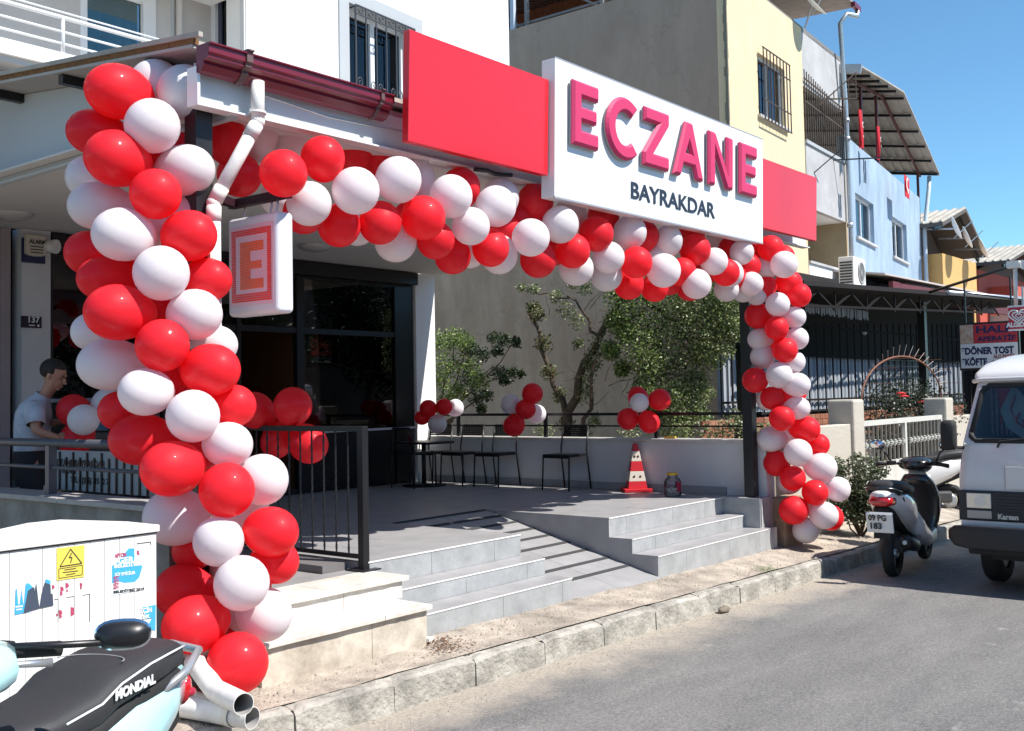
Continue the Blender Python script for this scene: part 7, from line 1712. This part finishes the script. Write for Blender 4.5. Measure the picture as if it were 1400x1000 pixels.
bmx.materials.append(M_hair); bmx.transform(WM[man.name].inverted()); o = bpy.data.objects.new('hair', bmx); COL.objects.link(o); o.parent = man
sm_ = o.modifiers.new('t', 'SOLIDIFY'); sm_.thickness = .012
# shirt and trousers as lofted cloth
SD = Vector((FW.x, FW.y, 0)).normalized(); FD = Vector((RT.x, RT.y, 0)).normalized(); up_ = Vector((0, 0, 1))
def sec(px, py, side, dep, tilt=0.0, e=2.3): f_ = (FD-up_*tilt).normalized(); return (mp_(px, py), SD*side, f_*dep, e)
sh_ = B().loft([sec(43, 616, .158, .128), sec(43, 606, .160, .126), sec(43, 594, .165, .122), sec(44, 580, .178, .126, .1), sec(46, 568, .185, .125, .2), sec(49, 558, .178, .110, .35), sec(53, 550, .135, .085, .5), sec(58, 543, .080, .066, .6), sec(60, 540, .064, .060, .6)], 28, caps=False)
for a_, c_ in ((J['sn'], J['en']), (J['sf'], J['ef'])):
    d = (c_-a_).normalized(); s1 = d.cross(FD).normalized(); s2 = d.cross(s1); st0 = a_-d*.02+(J['uch']-a_)*.25
    sh_.loft([(st0, s1*.07, s2*.075, 2.2), (a_+d*.02, s1*.078, s2*.084, 2.2), (a_+d*.10, s1*.074, s2*.078, 2.2), (a_+d*.155, s1*.072, s2*.074, 2.2), (a_+d*.157, s1*.066, s2*.068, 2.2)], 20, caps=False)
shm = part('shirt', sh_, M_shirt, man, fix=False)
tr_ = B().loft([sec(43, 609, .150, .112), sec(42, 625, .165, .122), sec(42, 648, .168, .125), sec(43, 664, .150, .11)], 24)
for hk, kk, ak in (('hpn', 'kn', 'an'), ('hpf', 'kf', 'af')):
    tr_.loft([(J[hk]+Vector((0, 0, -.02)), SD*.088, FD*.105, 2.2), (J[hk].lerp(J[kk], .5), SD*.08, FD*.088, 2.2), (J[kk], SD*.062, FD*.068, 2.2), (J[ak]+Vector((0, 0, .02)), SD*.055, FD*.06, 2.2)], 18)
part('trousers', tr_, M_trou, man, fix=False)
for ak in ('an', 'af'): part('shoe', B().loft([(J[ak]-FD*.06+Vector((0, 0, -.04)), SD*.035, up_*.03, 2.5), (J[ak]+FD*.04+Vector((0, 0, -.035)), SD*.045, up_*.04, 2.5), (J[ak]+FD*.15+Vector((0, 0, -.05)), SD*.045, up_*.025, 2.5), (J[ak]+FD*.19+Vector((0, 0, -.055)), SD*.02, up_*.01, 2.5)], 14), M_rub, man)
# ------------------------------------------------------------------ vegetation
def leaf_cloud(b, pts, n, size, rr, flat=.5):
    for k in range(n):
        c, rad = pts[rr.randrange(len(pts))]
        u = Vector((rr.gauss(0, 1), rr.gauss(0, 1), rr.gauss(0, 1)));
        if u.length < .01: continue
        u.normalize(); p = Vector(c)+u*rad*(rr.random()**.45)
        s = size*rr.uniform(.6, 1.25); a = Vector((rr.gauss(0, 1), rr.gauss(0, 1), rr.gauss(0, .6))).normalized(); q = a.cross(Vector((rr.gauss(0, 1), rr.gauss(0, 1), rr.gauss(0, 1)))).normalized()
        b.add([p, p+a*s*.5+q*s*.32, p+a*s, p+a*s*.5-q*s*.32], [(0, 1, 2, 3)])
def limb(b, a, c, r0, r1, rr, k=5, wob=.08, n=7):
    a, c = Vector(a), Vector(c); pts = []; rs = []
    L = (c-a).length
    for i in range(k+1):
        t = i/k; p = a.lerp(c, t)
        if 0 < i < k: p = p+Vector((rr.uniform(-1, 1), rr.uniform(-1, 1), rr.uniform(-1, 1)))*wob*L
        pts.append(p); rs.append(r0+(r1-r0)*t)
    b.tube(pts, r0, n, rs); return pts
M_leafA = leafmat('leaf_green', (.05, .09, .02), (.14, .21, .05), (.34, .42, .14))
M_leafB = leafmat('leaf_mixed', (.07, .10, .03), (.18, .22, .09), (.48, .48, .28))
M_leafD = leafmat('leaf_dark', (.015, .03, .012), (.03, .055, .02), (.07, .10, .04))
M_leafR = leafmat('leaf_dry', (.10, .045, .02), (.13, .10, .04), (.22, .2, .08))
M_bark = mat('bark', (.09, .065, .045), .95, var=.5, vscale=14, bump=.8, bscale=25)
rv = random.Random(11)
XT = 13.5
def T(px, py, dx=0.0): return atX(px, py, XT+dx)
# main tree in the side yard
tr = thing('yard_tree', 'leaning leafy tree with ivy-clad forked trunk in front of the grey flank wall', 'tree', tuple(T(778, 640)))
b = B(); limb(b, T(772, 660), T(777, 560), .085, .075, rv, 4, .04); limb(b, T(777, 562), T(822, 455), .072, .05, rv, 5, .03); limb(b, T(822, 455), T(862, 382), .05, .035, rv, 4, .05)
limb(b, T(862, 382), T(905, 350, .4), .05, .03, rv); limb(b, T(775, 575), T(738, 455), .055, .028, rv, 5, .04); limb(b, T(738, 455), T(722, 425), .035, .02, rv, 3)
limb(b, T(795, 600, -.2), T(815, 490, -.3), .04, .02, rv, 5, .05); limb(b, T(820, 460), T(775, 405), .03, .012, rv, 5, .07); limb(b, T(845, 410), T(812, 385, -.2), .025, .01, rv)
limb(b, T(778, 408), T(712, 395), .014, .006, rv, 6, .06, 5); limb(b, T(832, 440), T(880, 430, .3), .04, .02, rv); limb(b, T(860, 400), T(930, 440, .6), .04, .015, rv, 6)
limb(b, T(880, 430, .3), T(915, 520, .4), .02, .01, rv); limb(b, T(905, 360, .4), T(985, 420, .8), .035, .012, rv, 6); limb(b, T(930, 440, .6), T(960, 520, .5), .018, .006, rv)
for k in range(46):      # fine twigs
    q0 = T(rv.uniform(740, 880), rv.uniform(395, 560), rv.uniform(-.1, .3)); limb(b, q0, q0+Vector((rv.uniform(-.35, .35), rv.uniform(-.45, .45), rv.uniform(-.1, .45))), .006, .002, rv, 3, .08, 4)
part('trunk', b, M_bark, tr, fix=False)
cl = []
for px, py, rd, dx in ((880,440,.42,.2),(905,470,.42,.4),(870,470,.34,0),(925,430,.42,.6),(955,440,.42,.6),(985,430,.34,.7),(905,515,.40,.4),(945,490,.40,.6),(975,475,.34,.6),(1000,450,.22,.7),
                       (920,550,.34,.3),(950,535,.30,.6),(885,500,.30,.1),(860,420,.34,0),(900,400,.42,.3),(950,400,.42,.6),(990,405,.3,.7),(845,400,.26,0),(880,540,.22,0),(925,585,.28,.3),(895,560,.2,.2),
                       (955,575,.22,.6),(835,480,.16,-.1),(850,505,.13,0),(842,440,.2,0),(855,455,.2,0)): cl.append((T(px, py, dx), rd))
b = B(); leaf_cloud(b, cl, 19000, .046, rv); part('crown', b, M_leafA, tr, fix=False)
b = B(); leaf_cloud(b, [c for c in cl if c[0].y < 8.4] or cl, 17000, .042, rv); part('pale_crown', b, M_leafB, tr, fix=False)
b = B(); tw = [(T(*q), r_) for q, r_ in (((735,430), .14), ((742,470), .15), ((750,510), .14), ((728,420), .10), ((765,540), .13), ((775,580), .14), ((800,540), .14), ((812,500), .12), ((775,425), .16), ((790,440), .14), ((760,405), .12), ((730,395), .10), ((712,393), .07), ((800,395), .12), ((815,380), .12), ((790,470), .10), ((783,388), .08), ((800,590), .14), ((812,575), .12))]
leaf_cloud(b, tw+[(T(798+k*6, 520-k*14), .16) for k in range(5)], 4600, .045, rv); part('sparse_leaves', b, M_leafB, tr, fix=False)
b = B(); leaf_cloud(b, [t for t in tw if True][:6], 700, .055, rv); part('dry_ivy', b, M_leafR, tr, fix=False)
# shrub at the left of the wall
sh = thing('yard_shrub', 'light green shrub beside the white pier in front of the grey flank wall', 'shrub', tuple(T(600, 640, 0)))
b = B(); 
for px, py in ((640, 470), (675, 500), (700, 470), (655, 530), (620, 470), (690, 515), (610, 520)): limb(b, T(598, 590, 0), T(px, py, rv.uniform(-.2, .2)), .022, .006, rv, 5, .05, 5)
part('branches', b, M_bark, sh, fix=False)
def blobs(L): return [(T(px, py, rv.uniform(-.3, .3)), r_) for px, py, r_ in L]
b = B(); leaf_cloud(b, blobs([(600,470,.24),(620,462,.22),(635,470,.2),(612,500,.26),(600,520,.24),(640,500,.22),(655,520,.2),(625,535,.2),(610,550,.2),(597,580,.18)]), 5200, .048, rv); part('foliage', b, M_leafA, sh, fix=False)
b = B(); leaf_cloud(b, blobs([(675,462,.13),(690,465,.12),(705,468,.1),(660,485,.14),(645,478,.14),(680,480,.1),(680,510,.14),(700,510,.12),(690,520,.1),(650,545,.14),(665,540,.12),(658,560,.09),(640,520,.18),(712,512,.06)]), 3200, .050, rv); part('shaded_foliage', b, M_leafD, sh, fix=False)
# low plants behind the parapet
b = B(); leaf_cloud(b, [(atX(px, py, 12.6), .16) for px, py in ((930,590),(960,585),(990,590),(1010,580),(860,590),(1005,575),(1025,592),(970,600),(745,590),(1045,590))], 1500, .045, rv)
o = part('weeds', b, M_leafB, fix=False); tag(o, 'straggly weeds growing behind the parapet wall', 'weeds', kind='stuff')
# bush on the pavement by the right column
def bush(name, lab, cen, rad, n, size, m, hgt, stems=10, rr=rv, squash=.8):
    o = thing(name, lab, 'bush', tuple(cen)); b = B(); cen = Vector(cen)
    pts = []
    for k in range(stems):
        a = rr.uniform(0, 6.28); q = cen+Vector((math.cos(a)*rad*rr.uniform(.3, 1), math.sin(a)*rad*squash*rr.uniform(.3, 1), hgt*rr.uniform(.55, 1)))
        limb(b, cen, q, .012, .004, rr, 4, .06, 5); pts += [(q, rad*.30), (cen.lerp(q, .6), rad*.34)]
    part('stems', b, M_bark, o, fix=False); b = B(); leaf_cloud(b, pts, n, size, rr); part('foliage', b, m, o, fix=False); return o, pts
M_leafS = leafmat('leaf_grey_green', (.03, .05, .02), (.07, .095, .045), (.22, .23, .14))
bush('kerb_bush', 'untidy grey-green bush between the right balloon column and the black scooter', (13.15, 5.02, -.66), .50, 7500, .045, M_leafS, .95, 16)
o, pts = bush('rose_bush', 'dark rose bush with a few red roses behind the white gate', (atY(1240, 560, 6.1).x, 6.1, -.6), .95, 11000, .05, leafmat('leaf_rose', (.012, .02, .01), (.03, .045, .02), (.16, .17, .12)), 1.75, 30)
for (px, py) in ((1232, 537), (1261, 549), (1236, 541)):
    c = atY(px, py, 5.95); b = B()
    for k in range(5):
        for j in range(6): a = j*1.05+k*.5; r_ = .015+.012*k; p = c+Vector((math.cos(a)*r_, math.sin(a)*r_, -.004*k)); b.ball(p, .018, 6, 4, (1, 1, .7))
    part('rose', b, mat('rose_red', (.6, .02, .02), .6), o)
# grass tuft in the pavement joint
b = B()
for k in range(160):
    c = atZ(1045+rv.gauss(0, 10), 779+rv.gauss(0, 2), -.575); a = rv.uniform(0, 6.28); l = rv.uniform(.02, .06); w_ = .002
    d = Vector((math.cos(a), math.sin(a), rv.uniform(.4, 1.2))).normalized()*l; s = Vector((-math.sin(a), math.cos(a), 0))*w_
    b.add([c-s, c+s, c+d], [(0, 1, 2)])
tag(part('grass_tuft', b, mat('grass', (.14, .2, .05), .8), fix=False), 'small tuft of grass and weeds in a kerb joint', 'grass', kind='stuff')
# dead leaves swept against the last step
b = B()
for k in range(420):
    c = atZ(608+rv.gauss(0, 16), 880+rv.gauss(0, 6), zstep(5.8)-.015+rv.uniform(0, .01)); a = rv.uniform(0, 6.28); s = rv.uniform(.005, .014)
    d = Vector((math.cos(a), math.sin(a), rv.uniform(-.3, .5)))*s; q = Vector((-math.sin(a), math.cos(a), rv.uniform(-.3, .3)))*s*.6
    b.add([c-d, c+q, c+d, c-q], [(0, 1, 2, 3)])
tag(part('dry_leaves', b, mat('dry_leaf', (.16, .08, .04), .9, var=.5, vscale=50), fix=False), 'reddish dry leaf litter heaped at the foot of the grey steps', 'leaf litter', kind='stuff')
b = B(); b.obox(atZ(586, 874, -.455), (.035, .012, 0), (-.008, .02, 0), (0, 0, .012)); tag(part('stone_chip', b, M_marble, bevel=.003), 'pale chip of broken marble on the pavement at the corner of the steps', 'stone')
# trees across the street, mirrored in the glass
for i, (x, y) in enumerate(((17, -8.7), (23, -9.2), (29, -8.9), (35, -9.4))):
    o = thing('street_tree', ['first', 'second', 'third', 'fourth'][i]+' broad dark street tree across the road behind the viewpoint', 'tree', (x, y, -.8))
    b = B(); limb(b, (x, y, -.9), (x, y, 2.2), .16, .1, rv); part('trunk', b, M_bark, o, fix=False)
    b = B(); leaf_cloud(b, [((x+rv.uniform(-1.6, 1.6), y+rv.uniform(-1, 1), 3.6+rv.uniform(-1.6, 2.6)), 1.1) for _ in range(14)], 4200, .22, rv); part('crown', b, M_leafD, o, fix=False)
